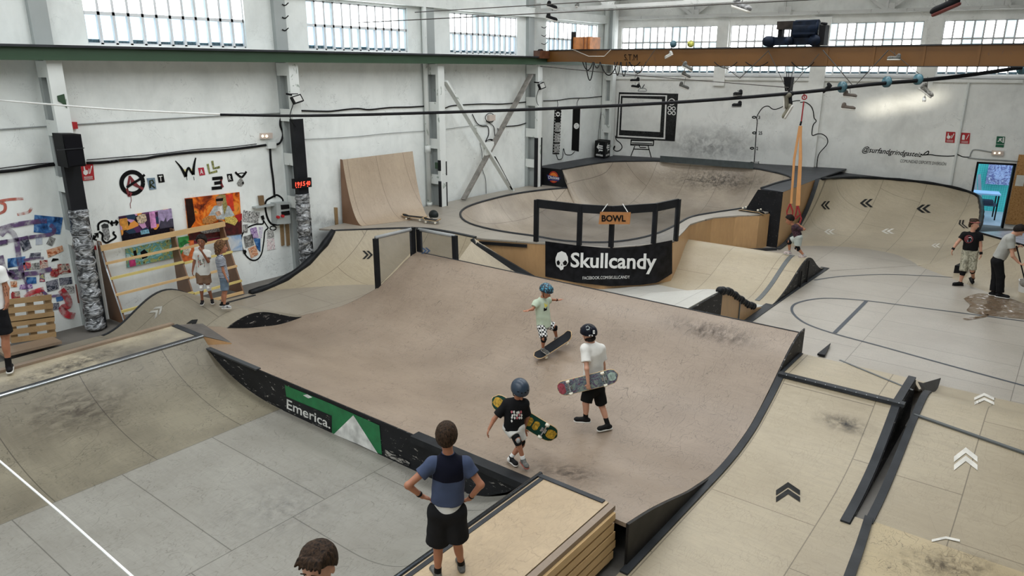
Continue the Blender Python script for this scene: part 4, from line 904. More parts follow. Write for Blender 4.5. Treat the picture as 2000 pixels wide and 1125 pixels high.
skinned('ramp_surface', np.array(G), M_POCKET, pk)
mb = MB(); mb.add([(-4.5, 19.0, 0.004)]+[(a, b, 0.004) for a, b in B2_], [(0, 1+i, 2+i) for i in range(47)]); mb.build('pocket_floor', M_COURT, pk)
mb = MB(); mb.tube([p+np.array([0, 0, 0.03]) for p in T2[2:]], [0.045+0.02*(i > 24)+0.008*math.sin(i*1.9) for i in range(46)], 8); mb.build('padded_black_rim', M_RUBBER, pk, True)
strip('left_black_trim', [np.array(p)+[0, 0, 0.005] for p in G[0]], 0.12, 0.03, M_TRIM, pk)
# right bank with flat top beside the pocket
rbk = thing('side_bank', (-0.5, 19.5, 0), 'pale plywood bank with grey blue top below the doorway', 'skate ramp')
lip = [c0_+dv*s_ for s_ in np.linspace(0, 5.5, 8)]
qz = quarter(0.85, 1.5, 12, 50); G = [[l+pn*1.5-pn*s_+np.array([0, 0, h_-0.85]) for s_, h_ in qz] for l in lip]
skinned('ramp_surface', np.array(G), M_BANK, rbk)
G = [[l, l-pn*1.6] for l in lip]; skinned('deck_top', np.array(G), flat('blue_grey_deck', srgb(186, 196, 216), 0.2, var=0.15), rbk, smooth=False)
mb = MB(); mb.tube([l+np.array([0, 0, .01]) for l in lip], 0.025, 8); mb.build('coping', M_BLACK, rbk, True)
# fill between pocket deck and back wall
q_ = [p for p in T2 if p[1] > 23.4 and p[0] < -2.3]; w_ = [p-BN*float((p-B0) @ BN-.02) for p in q_]; mb = MB(); mb.grid(np.array([q_, w_])); mb.build('rear_deck', M_BLUEBLK, pk)
BV = []
def build_bvh():
    V = []; F = []; n = 0
    for v, f in SURF:
        V += [tuple(p) for p in np.array(v, float)]; F += [[i+n for i in g] for g in f]; n += len(v)
    BV.append(BVHTree.FromPolygons([Vector(p) for p in V], F))
build_bvh()
def hit(px, py, lift=0.006):
    d = Vector(ray(px, py)).normalized(); r = BV[0].ray_cast(Vector(EYE), d)
    if r[0] is None: return P(px, py, lift)
    n = np.array(r[1]); n = n if n @ -np.array(d) > 0 else -n
    return np.array(r[0])+n*lift
def ground(x_, y_):
    r = BV[0].ray_cast(Vector((x_, y_, 2.4)), Vector((0, 0, -1))); return r[0][2] if r[0] is not None else 0.0
# ================================================================= WALL DETAILS
LN = np.array([1.0, 0, 0])
def ribbon(pts, w, n):
    pts = np.array(pts, float); T = np.gradient(pts, axis=0); T /= np.maximum(np.linalg.norm(T, axis=1), 1e-9)[:, None]
    S = np.cross(T, np.array(n, float)); S /= np.maximum(np.linalg.norm(S, axis=1), 1e-9)[:, None]
    w = np.array(w)[:, None] if not np.isscalar(w) else w
    return np.array([pts-S*w/2, pts+S*w/2])
def stroke(name, px, w, f, n, mat, label=None, cat=None, parent=None, sm=True, off=0.008, group=None):
    pp = catmull(px, 5) if sm and len(px) > 2 else np.array(px, float)
    mb = MB(); mb.grid(ribbon([f(a, b)+np.array(n)*off for a, b in pp], w, n)); o = mb.build(name, mat, parent)
    return tag(o, label, cat, group)
fW = lambda a, b: PW(a, b); fB = lambda a, b: PB(a, b)
def quadsheet(name, q, f, n, th, mat, label=None, cat=None, parent=None, off=0.004, group=None):
    n = np.array(n, float); pts = [f(a, b)+n*off for a, b in q]; mb = MB(); mb.prism(pts, n*th); o = mb.build(name, mat, parent); return tag(o, label, cat, group)
def blob(name, px, f, n, mat, parent, off=0.03):
    n = np.array(n, float); return mk(name, [f(a, b)+n*off for a, b in px], [tuple(range(len(px)))], mat, parent)
# --- cables on the left wall
def wcable(px, r, label, mat=M_BLACK, off=0.03, f=fW, n=LN, name='cable', cat='cable', group=None):
    pp = catmull(px, 5) if len(px) > 2 else px
    mb = MB(); mb.tube([f(a, b)+np.array(n)*off for a, b in pp], r, 6); return tag(mb.build(name, mat, smooth=True), label, cat, group)
M_COND = flat('grey_conduit', srgb(150, 154, 154), 0.5)
wcable([(-20, 254), (50, 249), (105, 246)], .012, 'thin grey conduit on the wall left of the first column', M_COND)
wcable([(149, 243), (300, 233), (430, 226), (545, 221)], .012, 'thin grey conduit running right from the small red alarm box', M_COND)
wcable([(-20, 337), (40, 331), (80, 324), (118, 320)], .028, 'thick black cable on the wall left of the first column')
wcable([(-20, 331), (60, 321), (118, 317)], .008, 'thin black wire above the thick cable left of the first column')
wcable([(168, 318), (200, 317), (242, 312), (280, 310), (312, 304), (377, 297), (437, 293), (490, 287), (518, 283)], .026, 'thick black cable running from loudspeaker to the junction box')
wcable([(168, 312), (242, 306), (312, 300), (377, 292), (437, 288), (500, 281)], .008, 'thin wire clipped just above the thick cable over the painted letters')
wcable([(532, 283), (545, 279), (551, 262), (546, 245), (547, 232), (556, 228)], .024, 'black cable looping up from junction box to the second column')
wcable([(585, 216), (620, 217), (645, 217), (680, 213), (700, 212), (720, 214), (760, 210), (800, 209), (832, 207)], .018, 'wavy black cable high in the third bay of the left wall')
wcable([(591, 272), (640, 270), (700, 266), (760, 260), (856, 254)], .008, 'thin grey wire low in the third bay above the leaning ramp', M_COND)
wcable([(868, 211), (885, 206), (940, 203), (980, 203), (1038, 198)], .016, 'black cable high in the fourth bay behind the X brace')
wcable([(870, 252), (915, 246), (950, 243)], .008, 'thin wire crossing the fourth bay behind the X brace', M_COND)
wcable([(984, 247), (1010, 245), (1034, 240), (1035, 262), (1032, 280), (1037, 286)], .016, 'black cable dropping beside the fourth column')
wcable([(921, 223), (930, 240), (940, 246), (951, 247), (953, 262), (947, 276)], .014, 'black cable drooping left of the small lamp box on the X brace wall')
wcable([(948, 236), (962, 246), (965, 262), (966, 280), (971, 270), (971, 250)], .012, 'black cable hanging right of the small lamp box on the X brace wall')
wcable([(936, 278), (940, 300), (941, 330), (947, 350), (948, 378)], .008, 'thin black wire hanging down to the deck behind the X brace')
mb = MB()
for k_ in range(4): mb.tube([PW(953+7*math.cos(t_)*(1+.1*k_), 278+5*math.sin(t_)*(1+.1*k_)) + LN*(0.05+0.02*k_) for t_ in np.linspace(0, 2*PI, 18)], 0.011, 5)
tag(mb.build('coiled_cable', M_BLACK, smooth=True), 'coil of black cable hung where the X brace crosses', 'cable')
wcable([(1060, 197), (1086, 196), (1115, 192), (1145, 191), (1176, 188)], .014, 'black cable above the film strip and the black banner')
wcable([(1087, 196), (1088, 204), (1087, 212)], .010, 'short black wire dropping to the film strip banner')
wcable([(1130, 192), (1126, 200), (1126, 210)], .010, 'short black wire dropping to the plain black banner')
wcable([(1176, 188), (1177, 205), (1172, 225), (1168, 260), (1167, 281)], .010, 'thin black wire falling to the black box in the corner')
wcable([(1086, 302), (1090, 311), (1098, 308), (1100, 290), (1104, 301), (1115, 302), (1122, 296)], .012, 'painted black cord linking the two hanging banners', off=0.01)
# --- fittings on the left wall
def wbox(name, q, off, th, mat, label, cat, parent=None): return quadsheet(name, q, fW, LN, th, mat, label, cat, parent, off=off)
M_LAMPB = flat('lamp_box', srgb(205, 190, 180), 0.4)
el = thing('emergency_lamp', PW(517, 265, 0.05), 'small emergency lamp glowing above the white junction box', 'lamp')
wbox('housing', [(507, 271), (528, 270), (528, 259), (507, 260)], 0.0, 0.09, M_LAMPB, None, None, el)
for a in (513, 521): mb = MB(); mb.sphere(PW(a, 266, 0.10), 0.03, nu=10, nv=6); mb.build('bulb', flat('warm_bulb', (1.0, 0.86, 0.66, 1), 0.4, emit=1.6), el)
wbox('junction_box', [(519, 290), (535, 289), (535, 277), (519, 277)], 0.0, 0.10, M_COL, 'white plastic junction box under the emergency lamp', 'box')
wcable([(526, 290), (528, 320), (532, 350), (535, 385)], .024, 'thick black cable dropping from junction box to the electrical cabinet')
el = thing('emergency_lamp', PW(956, 229, 0.05), 'small lamp box with cable loops above the X brace crossing', 'lamp')
wbox('housing', [(951, 236), (963, 235), (963, 224), (951, 225)], 0.0, 0.10, M_LAMPB, None, None, el)
mb = MB(); mb.tube([PW(957+9*math.cos(t_), 230+9*math.sin(t_), 0.05) for t_ in np.linspace(0, 2*PI, 16)], 0.012, 5); mb.build('cable_loop', M_BLACK, el)
ec = thing('electrical_cabinet', PW(540, 410, 0.1), 'grey electrical cabinet with two red sockets on the left wall', 'cabinet')
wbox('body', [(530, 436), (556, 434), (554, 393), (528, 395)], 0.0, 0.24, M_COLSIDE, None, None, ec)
for q in ([(537, 407), (553, 405), (552, 397), (536, 398)], [(538, 419), (554, 417), (553, 409), (537, 411)]): wbox('dark_window', q, 0.245, 0.01, M_BLACK, None, None, ec)
for a, b in ((543, 424), (552, 422)): mb = MB(); mb.cyl(PW(a, b, 0.27), (0.06, 0, 0), 0.035, 14); mb.build('red_socket', M_RED, ec)
sh = thing('wall_shelf', PW(505, 402, 0.1), 'narrow grey shelf with a wooden offcut left of the electrical cabinet', 'shelf')
wbox('shelf_board', [(492, 406), (530, 400), (530, 397), (492, 403)], 0.0, 0.16, M_COLSIDE, None, None, sh)
wbox('wood_block', [(505, 401), (513, 399), (511, 381), (502, 382)], 0.02, 0.06, M_WOODD, None, None, sh)
for i, (a, b) in enumerate(((546, 552), (556.5, 563))): wbox('wooden_lath', [(a+3, 480), (b+2, 478), (b, 437), (a, 438)], 0.0, 0.04, M_WOODD, ('left' if i == 0 else 'right')+' one of two upright laths below the electrical cabinet', 'lath')
wbox('wooden_lath', [(655, 452), (659, 451), (657, 405), (652, 405)], 0.0, 0.05, M_WOODD, 'single upright lath on the wall left of the leaning ramp', 'lath')
stroke('painted_loop', [(533, 384), (520, 392), (518, 405), (522, 425), (530, 437), (545, 438), (552, 432)], 0.05, fW, LN, M_INK, 'thick black painted loop around the electrical cabinet', 'painting', off=0.006)
stroke('painted_loop', [(533, 384), (541, 381), (551, 388), (553, 397)], 0.045, fW, LN, M_INK, 'short black painted arc over the cabinet top', 'painting', off=0.006)
# alarm box and fire sign
wbox('alarm_box', [(138, 252), (149, 251), (147, 238), (137, 238)], 0.0, 0.08, M_RED, 'small red alarm box above the loudspeaker', 'alarm')
wbox('alarm_button', [(179, 488), (187, 487), (185, 479), (178, 480)], 0.0, 0.05, M_RED, 'tiny red call point beside the slatted ramp frame', 'alarm')
def pict(name, q, f, n, col, label, cat, kind):
    r = thing(name, sum([f(a, b) for a, b in q])/4, label, cat); quadsheet('plate', q, f, n, 0.012, col, parent=r)
    q = np.array(q, float); n = np.array(n, float)
    def uv(u, v): return tuple((1-u)*(1-v)*q[0]+u*(1-v)*q[1]+u*v*q[2]+(1-u)*v*q[3])
    def sh_(pts): blob('pictogram', [uv(*p) for p in pts], f, n, M_WHITE, r, 0.02)
    if kind == 'hand': sh_([(.12, .42), (.3, .32), (.5, .42), (.5, .62), (.32, .66), (.28, .88), (.2, .88), (.2, .62), (.12, .58)]); sh_([(.62, .4), (.68, .4), (.9, .85), (.82, .88)]); sh_([(.55, .4), (.6, .4), (.66, .7), (.6, .72)])
    if kind == 'ext': sh_([(.15, .35), (.45, .35), (.45, .75), (.35, .82), (.25, .82), (.15, .75)]); sh_([(.6, .4), (.66, .4), (.9, .85), (.82, .88)])
    if kind == 'run': sh_([(.1, .3), (.3, .3), (.45, .5), (.6, .3), (.7, .3), (.55, .6), (.7, .75), (.5, .8), (.25, .7), (.35, .55)]); sh_([(.75, .2), (.92, .2), (.92, .9), (.75, .9)])
    if kind in ('hand', 'ext'):
        for k_ in range(3): sh_([(.12, .08+.07*k_), (.85, .08+.07*k_), (.85, .10+.07*k_), (.12, .10+.07*k_)])
    if kind == 'hand' and f is fW:
        for r_i, s_ in enumerate(('PULSADOR', 'DE ALARMA')):
            decal_text('sign_lettering', s_, [uv(.15, .20-.1*r_i-.05), uv(.85, .20-.1*r_i-.05), uv(.85, .26-.1*r_i-.05), uv(.15, .26-.1*r_i-.05)], lambda a, b: f(a, b)+n*0.024, M_WHITE, r)
    return r
pict('fire_sign', [(161, 353), (184, 351), (181, 319), (157, 322)], fW, LN, M_RED, 'red fire alarm sign behind the loudspeaker column', 'sign', 'hand')
pict('fire_sign', [(1846, 278), (1864, 279), (1866, 258), (1848, 257)], fB, BN, M_RED, 'red fire sign with hand, left of the thin vertical conduit', 'sign', 'hand')
pict('fire_sign', [(1875, 280), (1893, 281), (1895, 260), (1877, 259)], fB, BN, M_RED, 'red extinguisher sign, right of the thin vertical conduit', 'sign', 'ext')
M_EXIT = flat('exit_green', srgb(20, 96, 66), 0.5)
pict('exit_sign', [(1945, 281), (1961, 282), (1963, 267), (1947, 266)], fB, BN, M_EXIT, 'green emergency exit sign with running figure above the doorway', 'sign', 'run')
quadsheet('exit_label', [(1944, 287), (1960, 288), (1961, 283), (1945, 282)], fB, BN, 0.012, M_EXIT, 'narrow green strip under the running figure sign', 'sign')
el = thing('emergency_lamp', PB(1948, 299, 0.05), 'pale emergency lamp on the wall above the open doorway', 'lamp')
quadsheet('housing', [(1936, 302), (1959, 304), (1960, 295), (1937, 293)], fB, BN, 0.09, M_LAMPB, parent=el)
for a in (1943, 1952): mb = MB(); mb.sphere(PB(a, 299, 0.10), 0.03, nu=10, nv=6); mb.build('bulb', flat('warm_bulb', (1.0, 0.86, 0.66, 1), 0.4, emit=1.6), el)
wcable([(1894, 306), (1897, 297), (1905, 292), (1937, 297)], .016, 'grey conduit arching from the wall to the lamp over the doorway', M_COND, f=fB, n=BN)
wcable([(1890, 308), (1920, 311), (1960, 313), (1999, 316)], .018, 'grey conduit running just above the doorway', M_COND, f=fB, n=BN)
# loudspeaker on column 1
sp = thing('loudspeaker', (-14.2, 5.75, 3.2), 'black loudspeaker bracketed high on the first column', 'speaker')
def pxq(pts, x_): return [PX(a, b, x_) for a, b in pts]
f_ = pxq([(121, 262), (158, 262), (168, 324), (133, 328)], -14.05)
mb = MB(); mb.prism([f_[0], f_[1], f_[2], f_[3]], (-0.42, 0, 0)); mb.build('cabinet', M_BLACK, sp)
mb = MB(); g_ = pxq([(123, 266), (156, 266), (165, 321), (135, 325)], -14.04); mb.prism(g_, (0.012, 0, 0)); mb.build('grille', flat('speaker_cloth', (0.006, 0.006, 0.008, 1), 0.9), sp)
mb = MB(); a, b = PX(112, 293, -14.03), PX(164, 289, -14.03); mb.bar(a, b, 0.03, 0.015); mb.build('bracket_bar', flat('dark_grey', srgb(50, 52, 54), 0.4), sp)
# clock on column 2
ck = thing('digital_clock', PX(591, 358, -14.4), 'red digital wall clock on the second column', 'clock')
fK = lambda a, b: PX(a, b, -14.40)
mb = MB(); mb.prism([fK(a, b) for a, b in ((575, 369), (609, 365), (608, 347), (574, 350))], (-0.09, 0, 0)); mb.build('case', M_BLACK, ck)
M_LED = flat('led_red', (1.0, 0.06, 0.03, 1), 0.5, emit=3.0)
for s_, a, b in (('19', 577, 585), ('15', 588, 596), ('40', 598, 606)):
    decal_text('digits', s_, [(a, 364.5-(a-577)*.11), (b, 364-(a-577)*.11), (b, 355.5-(a-577)*.11), (a, 356-(a-577)*.11)], lambda x_, y_: PX(x_, y_, -14.395), M_LED, ck, 0.01)
for a, b in ((586.8, 357.5), (586.8, 361.5)): mb = MB(); mb.sphere(PX(a, b, -14.395), 0.009, nu=6, nv=4); mb.build('colon_dot', M_LED, ck)
for a in (579, 583, 587, 601): mb = MB(); mb.obox(PX(a, 366.5-(a-577)*.11, -14.395), (0.003, 0, 0), (0, 0.012, 0), (0, 0, 0.007)); mb.build('small_led', M_LED, ck)
# floodlights
for (a, b, x_, lab) in ((580, 194, -14.35, 'black floodlight on the column above the digital clock'), (1058, 168, -14.35, 'black floodlight on the column right of the X brace')):
    fl = thing('floodlight', PX(a, b, x_), lab, 'lamp'); c = PX(a, b, x_); s_ = 0.13 if a < 800 else 0.15
    mb = MB(); mb.obox(c, (0.03, 0, 0.012), (0, s_, 0.03), (-0.03, -0.02, s_*0.6)); mb.build('body', M_BLACK, fl)
    mb = MB(); mb.obox(c+[0.032, 0, 0.012], (0.006, 0, 0.002), (0, s_*0.75, 0.022), (-0.022, -0.015, s_*0.42)); mb.build('lens', flat('lens_grey', srgb(190, 190, 186), 0.2), fl)
    mb = MB(); mb.bar(c+[0, -s_, 0.1], c+[-0.2, -s_, 0.12], 0.02, 0.04); mb.bar(c+[-0.02, -s_-0.02, 0.12], c+[-0.02, s_*0.4, 0.12], 0.02, 0.02); mb.build('bracket', M_BLACK, fl)
    mb = MB(); mb.tube(catmull([c+[-0.08, -0.05, -0.1], c+[-0.1, -0.15, -0.35], c+[-0.12, -0.1, -0.5], c+[-0.12, 0.0, -0.62]], 4), 0.01, 5); mb.build('cable', M_BLACK, fl)
# hook irons on the upper columns
for i, (cx_, ys_) in enumerate((((546, 8), (33, 57)), ((1053, 52), (68, 84)))):
    for yy_ in (cx_[1],)+ys_:
        wcable([(cx_[0]-2, yy_+1), (cx_[0]+4, yy_+3), (cx_[0]+10, yy_-2)], .012, ('top' if yy_ == cx_[1] else 'middle' if yy_ == ys_[0] else 'lowest')+' of three black hook irons '+('above the digital clock column' if i == 0 else 'left of the orange cabinet'), off=0.14, name='hook_iron', cat='hook', group='hook irons on the upper columns')
# --- painted letters ART WALLERY
def letter_thing(name, px, py, label): return thing(name, PW(px, py), label, 'lettering')
M_PMAR = flat('paint_maroon', srgb(122, 42, 46), 0.6, var=0.3)
r = letter_thing('painted_letter', 262, 357, 'red letter A in a black sprayed circle on the left wall')
stroke('circle', [(258+21*math.cos(t_)*1.0, 357+21*math.sin(t_)) for t_ in np.linspace(0, 2*PI, 22)], 0.085, fW, LN, M_INK, parent=r)
for p in ([(249, 366), (253, 344), (257, 358), (269, 364)],): stroke('stroke', p, 0.05, fW, LN, M_PMAR, parent=r, off=0.012, sm=False)
stroke('stroke', [(247, 366), (262, 356), (272, 350), (282, 341)], 0.05, fW, LN, M_INK, parent=r, off=0.014)
stroke('stroke', [(247, 368), (250, 378), (252, 382), (256, 376)], 0.05, fW, LN, M_PMAR, parent=r, off=0.012)
stroke('stroke', [(252, 344), (262, 356), (270, 364), (279, 369)], 0.05, fW, LN, M_PMAR, parent=r, off=0.013)
stroke('drip', [(255, 380), (256, 392), (254, 398), (255, 407)], 0.012, fW, LN, M_PMAR, parent=r)
r = letter_thing('painted_letter', 295, 358, 'letter R on a torn blue grey paper patch')
quadsheet('paper', [(292, 371), (305, 369), (302, 347), (286, 348)], fW, LN, 0.006, flat('torn_blue', srgb(112, 134, 152), 0.7, var=0.25), parent=r)
stroke('stroke', [(293, 367), (292, 353), (297, 352), (300, 357), (294, 361), (302, 367)], 0.035, fW, LN, flat('olive_ink', srgb(48, 54, 34), 0.7), parent=r, off=0.014, sm=False)
def cutout(px0, py0, px1, py1, s, bg, fg, label, skew=1.5):
    r = letter_thing('painted_letter', (px0+px1)/2, (py0+py1)/2, label)
    quadsheet('paper', [(px0+skew, py1), (px1+skew, py1-1.5), (px1-skew, py0-1), (px0-skew, py0)], fW, LN, 0.006, bg, parent=r)
    decal_text('letter', s, [(px0+3, py1-2.5), (px1-2, py1-3.5), (px1-3, py0+2), (px0+2, py0+3)], lambda a, b: PW(a, b, 0.016), fg, r, 0.015)
cutout(308, 341, 320, 357, 'T', M_INK, M_WHITE, 'white cut-out letter T on black paper')
cutout(388, 328, 399, 343, 'A', flat('cut_red', srgb(176, 40, 60), 0.6), M_WHITE, 'white cut-out letter A on red paper')
cutout(444, 340, 454, 355, 'R', M_INK, M_WHITE, 'white cut-out letter R on black paper')
r = letter_thing('painted_letter', 363, 332, 'large spiky black letter W on the left wall')
stroke('stroke', [(342, 314), (350, 323), (356, 332), (363, 345)], np.linspace(.02, .075, 16), fW, LN, M_INK, parent=r)
stroke('stroke', [(363, 345), (364, 335), (368, 328), (372, 334), (377, 341)], 0.05, fW, LN, M_INK, parent=r)
stroke('stroke', [(377, 341), (378, 328), (380, 316), (382, 308)], np.linspace(.075, .03, 16), fW, LN, M_INK, parent=r)
for a in (364, 378): stroke('dotted_drip', [(a, 345), (a+1, 352)], 0.012, fW, LN, M_INK, parent=r)
blob('yellow_fill', [(357, 331), (366, 330), (362, 338)], fW, LN, flat('pale_yellow', srgb(214, 208, 150), 0.6), r, 0.007); blob('yellow_fill', [(371, 330), (377, 329), (376, 337)], fW, LN, flat('pale_yellow', srgb(214, 208, 150), 0.6), r, 0.007)
M_CAMO = collage('camo_paper', [srgb(30, 34, 24), srgb(90, 94, 56), srgb(170, 172, 110), srgb(24, 26, 20)], 24)
for a, b in ((407, 321), (415, 317)):
    r = letter_thing('painted_letter', a, b, ('left' if a < 410 else 'right')+' one of the two camouflage print L letters'); stroke('stroke', [(405, 320), (409, 338), (424, 334)] if a < 410 else [(414, 314), (417, 329), (429, 326)], 0.052, fW, LN, M_CAMO, parent=r, sm=False, off=0.01)
r = letter_thing('painted_letter', 424, 356, 'reversed black letter E with red edges')
for b_, c_ in ((347, 414), (356, 418), (366, 413)): stroke('bar', [(c_, b_+2), (c_+20 if b_ != 356 else 432, b_)], 0.07, fW, LN, M_INK, parent=r, sm=False, off=0.012)
stroke('bar', [(433, 346), (431, 356), (435, 366)], 0.055, fW, LN, M_PMAR, parent=r, off=0.010)
r = letter_thing('painted_letter', 469, 349, 'letter Y shaped like a black rope and glass drop')
stroke('stroke', [(459, 336), (464, 341), (471, 346), (476, 342), (481, 335)], 0.05, fW, LN, M_INK, parent=r)
stroke('stroke', [(463, 340), (470, 338), (478, 338)], 0.02, fW, LN, M_INK, parent=r)
blob('drop', [(470, 346), (474, 352), (476, 359), (471, 364), (465, 363), (462, 358), (466, 351)], fW, LN, flat('grey_drop', srgb(140, 140, 136), 0.5, var=0.5, scale=30), r, 0.012); blob('drop_hole', [(472, 356), (475, 354), (476, 358), (473, 360)], fW, LN, M_INK, r, 0.016)
# --- pictures on the left wall
def picture(q, mat, label, cat='picture', th=0.02, name='poster', shapes=(), off=0.006):
    if not shapes: return quadsheet(name, q, fW, LN, th, mat, label, cat, off=off)
    r = thing(name, sum([PW(a, b) for a, b in q])/len(q), label, cat); quadsheet('canvas', q, fW, LN, th, mat, parent=r, off=off)
    for i, (nm, pts, m) in enumerate(shapes): blob(nm, pts, fW, LN, m, r, th+off+0.003+0.0015*i)
    return r
c = srgb
F = lambda n_, col, v=0.3, s_=12: flat(n_, col, 0.5, var=v, scale=s_)
picture([(239, 476), (338.6, 457.5), (333, 407), (231, 422.7)], collage('night_city', [c(20, 16, 26), c(92, 48, 92), c(200, 150, 190), c(60, 34, 60), c(226, 150, 70), c(40, 60, 84)], 7, vor=True), 'purple and pink city street painting hung on the left wall', 'painting', 0.03, 'painting', (
    ('sky_patch', [(306, 411), (333, 407), (336, 434), (309, 440)], F('dusk_sky', c(168, 150, 188))), ('skyline', [(309, 440), (312, 430), (318, 432), (322, 424), (324, 433), (330, 427), (336, 426), (338, 446), (311, 450)], F('skyline_dark', c(66, 62, 80))),
    ('orange_sign', [(233, 427), (246, 425), (250, 447), (238, 450)], F('sign_orange', c(214, 148, 60))), ('pink_tower', [(289, 414), (300, 412), (304, 443), (293, 446)], F('tower_pink', c(206, 140, 190))), ('arch', [(264, 424), (272, 418), (282, 417), (285, 430), (278, 436), (268, 436)], F('arch_cream', c(196, 176, 150), 0.6, 25)),
    ('crowd', [(240, 458), (337, 442), (338.6, 457.5), (239, 476)], F('crowd_dark', c(26, 22, 32), 0.6, 30)), ('bus', [(272, 450), (288, 447), (290, 455), (273, 458)], F('bus_blue', c(120, 170, 190), 0.5, 30))))
picture([(247.4, 522), (340, 502.5), (338.6, 465.6), (244, 486)], collage('teal_crowd', [c(30, 30, 34), c(190, 190, 110), c(90, 150, 140), c(130, 190, 200), c(200, 210, 200)], 5, dist=2.5), 'teal and yellow crowd painting behind the slatted ramp', 'painting', 0.03, 'painting', (
    ('dark_figure', [(258, 490), (264, 488), (267, 502), (262, 506)], M_INK), ('dark_figure', [(272, 492), (280, 486), (288, 494), (286, 502), (276, 506)], M_INK), ('pink_patch', [(250, 508), (262, 506), (264, 518), (252, 521)], F('crowd_pink', c(196, 60, 120)))))
picture([(368, 469), (471.3, 456), (465.9, 375), (360, 387.4)], collage('diner_ground', [c(30, 16, 14), c(150, 60, 22), c(226, 110, 30), c(236, 150, 60), c(84, 40, 20)], 2.6, dist=1.0), 'orange painting of a woman eating burger and fries', 'painting', 0.03, 'painting', (
    ('dark_corner', [(360, 389), (374, 387), (380, 430), (366, 452)], F('brown_dark', c(40, 24, 20))), ('red_panel', [(438, 380), (452, 378), (456, 412), (442, 412)], F('panel_orange_red', c(206, 54, 28))),
    ('dark_table', [(366, 452), (400, 440), (470, 430), (471, 456), (368, 469)], F('table_maroon', c(74, 16, 18), 0.5)),
    ('shirt', [(404, 422), (416, 402), (432, 398), (446, 402), (456, 420), (440, 428), (414, 428)], F('shirt_grey', c(180, 186, 186))),
    ('long_hair', [(420, 384), (428, 379), (438, 380), (442, 402), (436, 420), (432, 398), (422, 396)], F('hair_blond', c(150, 138, 82), 0.5, 30)),
    ('face', [(420, 384), (430, 383), (434, 392), (430, 402), (423, 402), (420, 394)], F('face_tan', c(176, 136, 108))), ('sunglasses', [(419, 388), (434, 386), (433, 392), (420, 393)], M_INK),
    ('paper_cup', [(422, 404), (431, 402), (432, 418), (424, 420)], F('cup_white', c(226, 224, 220))), ('hand', [(418, 414), (426, 411), (430, 418), (422, 422)], F('hand_tan', c(190, 150, 120))),
    ('burger', [(392, 428), (402, 421), (418, 420), (422, 430), (410, 436), (394, 436)], F('burger_bun', c(190, 130, 70), 0.5, 40)), ('fries', [(436, 424), (452, 422), (464, 428), (456, 440), (446, 436), (438, 434)], F('fries_yellow', c(222, 184, 96), 0.6, 60)),
    ('fries_box', [(456, 420), (470, 416), (470, 428), (464, 434)], F('box_red', c(170, 26, 26))), ('tray', [(380, 448), (400, 440), (436, 442), (434, 450), (396, 456)], F('tray_grey', c(150, 150, 150), 0.8, 50))))
picture([(353, 515), (379, 508), (375, 459), (347, 464)], F('portrait_ground', c(70, 170, 90)), 'green and orange stencil portrait seen through the slatted ramp', 'painting', 0.02, 'painting', (
    ('orange_half', [(366, 470), (377, 466), (379, 506), (354, 512), (352, 498)], F('stencil_orange', c(226, 116, 60))), ('face', [(355, 478), (366, 474), (372, 486), (366, 500), (357, 496)], F('stencil_pale', c(232, 214, 200), 0.5, 30)), ('hair', [(350, 474), (360, 468), (370, 474), (362, 476), (354, 482)], F('stencil_green', c(36, 128, 60)))))
picture([(439, 492), (473, 488), (470, 458), (438, 462)], collage('cloud_print', [c(120, 150, 190), c(150, 180, 214), c(200, 210, 220), c(226, 226, 226)], 2.2), 'pale blue sky painting right of the slatted ramp', 'painting', 0.02)
picture([(378, 476), (437, 468), (436, 462), (376, 470)], F('maroon_strip', c(110, 22, 48)), 'dark crimson painted strip behind the two children', 'painting', 0.02)
# drawn head with arrows
r = thing('head_drawing', PW(206, 452), 'grey sculpted head drawing with black outline and arrows', 'drawing')
blob('face', [(199, 444), (204, 437), (210, 439), (213, 450), (215, 462), (211, 470), (204, 468), (201, 458)], fW, LN, F('head_grey', c(140, 142, 142), 0.6, 30), r, 0.008); blob('hair', [(197, 440), (203, 436), (211, 438), (212, 444), (200, 446)], fW, LN, F('hair_grey', c(60, 62, 62), 0.6, 40), r, 0.012)
stroke('outline', [(192, 450), (192, 438), (200, 432), (210, 432), (213, 436)], 0.04, fW, LN, M_INK, parent=r); stroke('outline', [(193, 452), (200, 458), (200, 468), (207, 474), (216, 470), (226, 463), (221, 456), (223, 452)], 0.04, fW, LN, M_INK, parent=r)
stroke('arrow', [(216, 436), (229, 434)], 0.04, fW, LN, M_INK, parent=r, sm=False); stroke('arrow', [(225, 430), (230, 434), (226, 440)], 0.04, fW, LN, M_INK, parent=r, sm=False); stroke('arrow', [(219, 431), (216, 436), (220, 441)], 0.04, fW, LN, M_INK, parent=r, sm=False)
stroke('arrow', [(183, 467), (190, 456)], 0.04, fW, LN, M_INK, parent=r, sm=False); stroke('arrow', [(183, 459), (182, 467), (189, 469)], 0.03, fW, LN, M_INK, parent=r, sm=False); stroke('arrow', [(184, 457), (191, 455), (191, 464)], 0.03, fW, LN, M_INK, parent=r, sm=False)
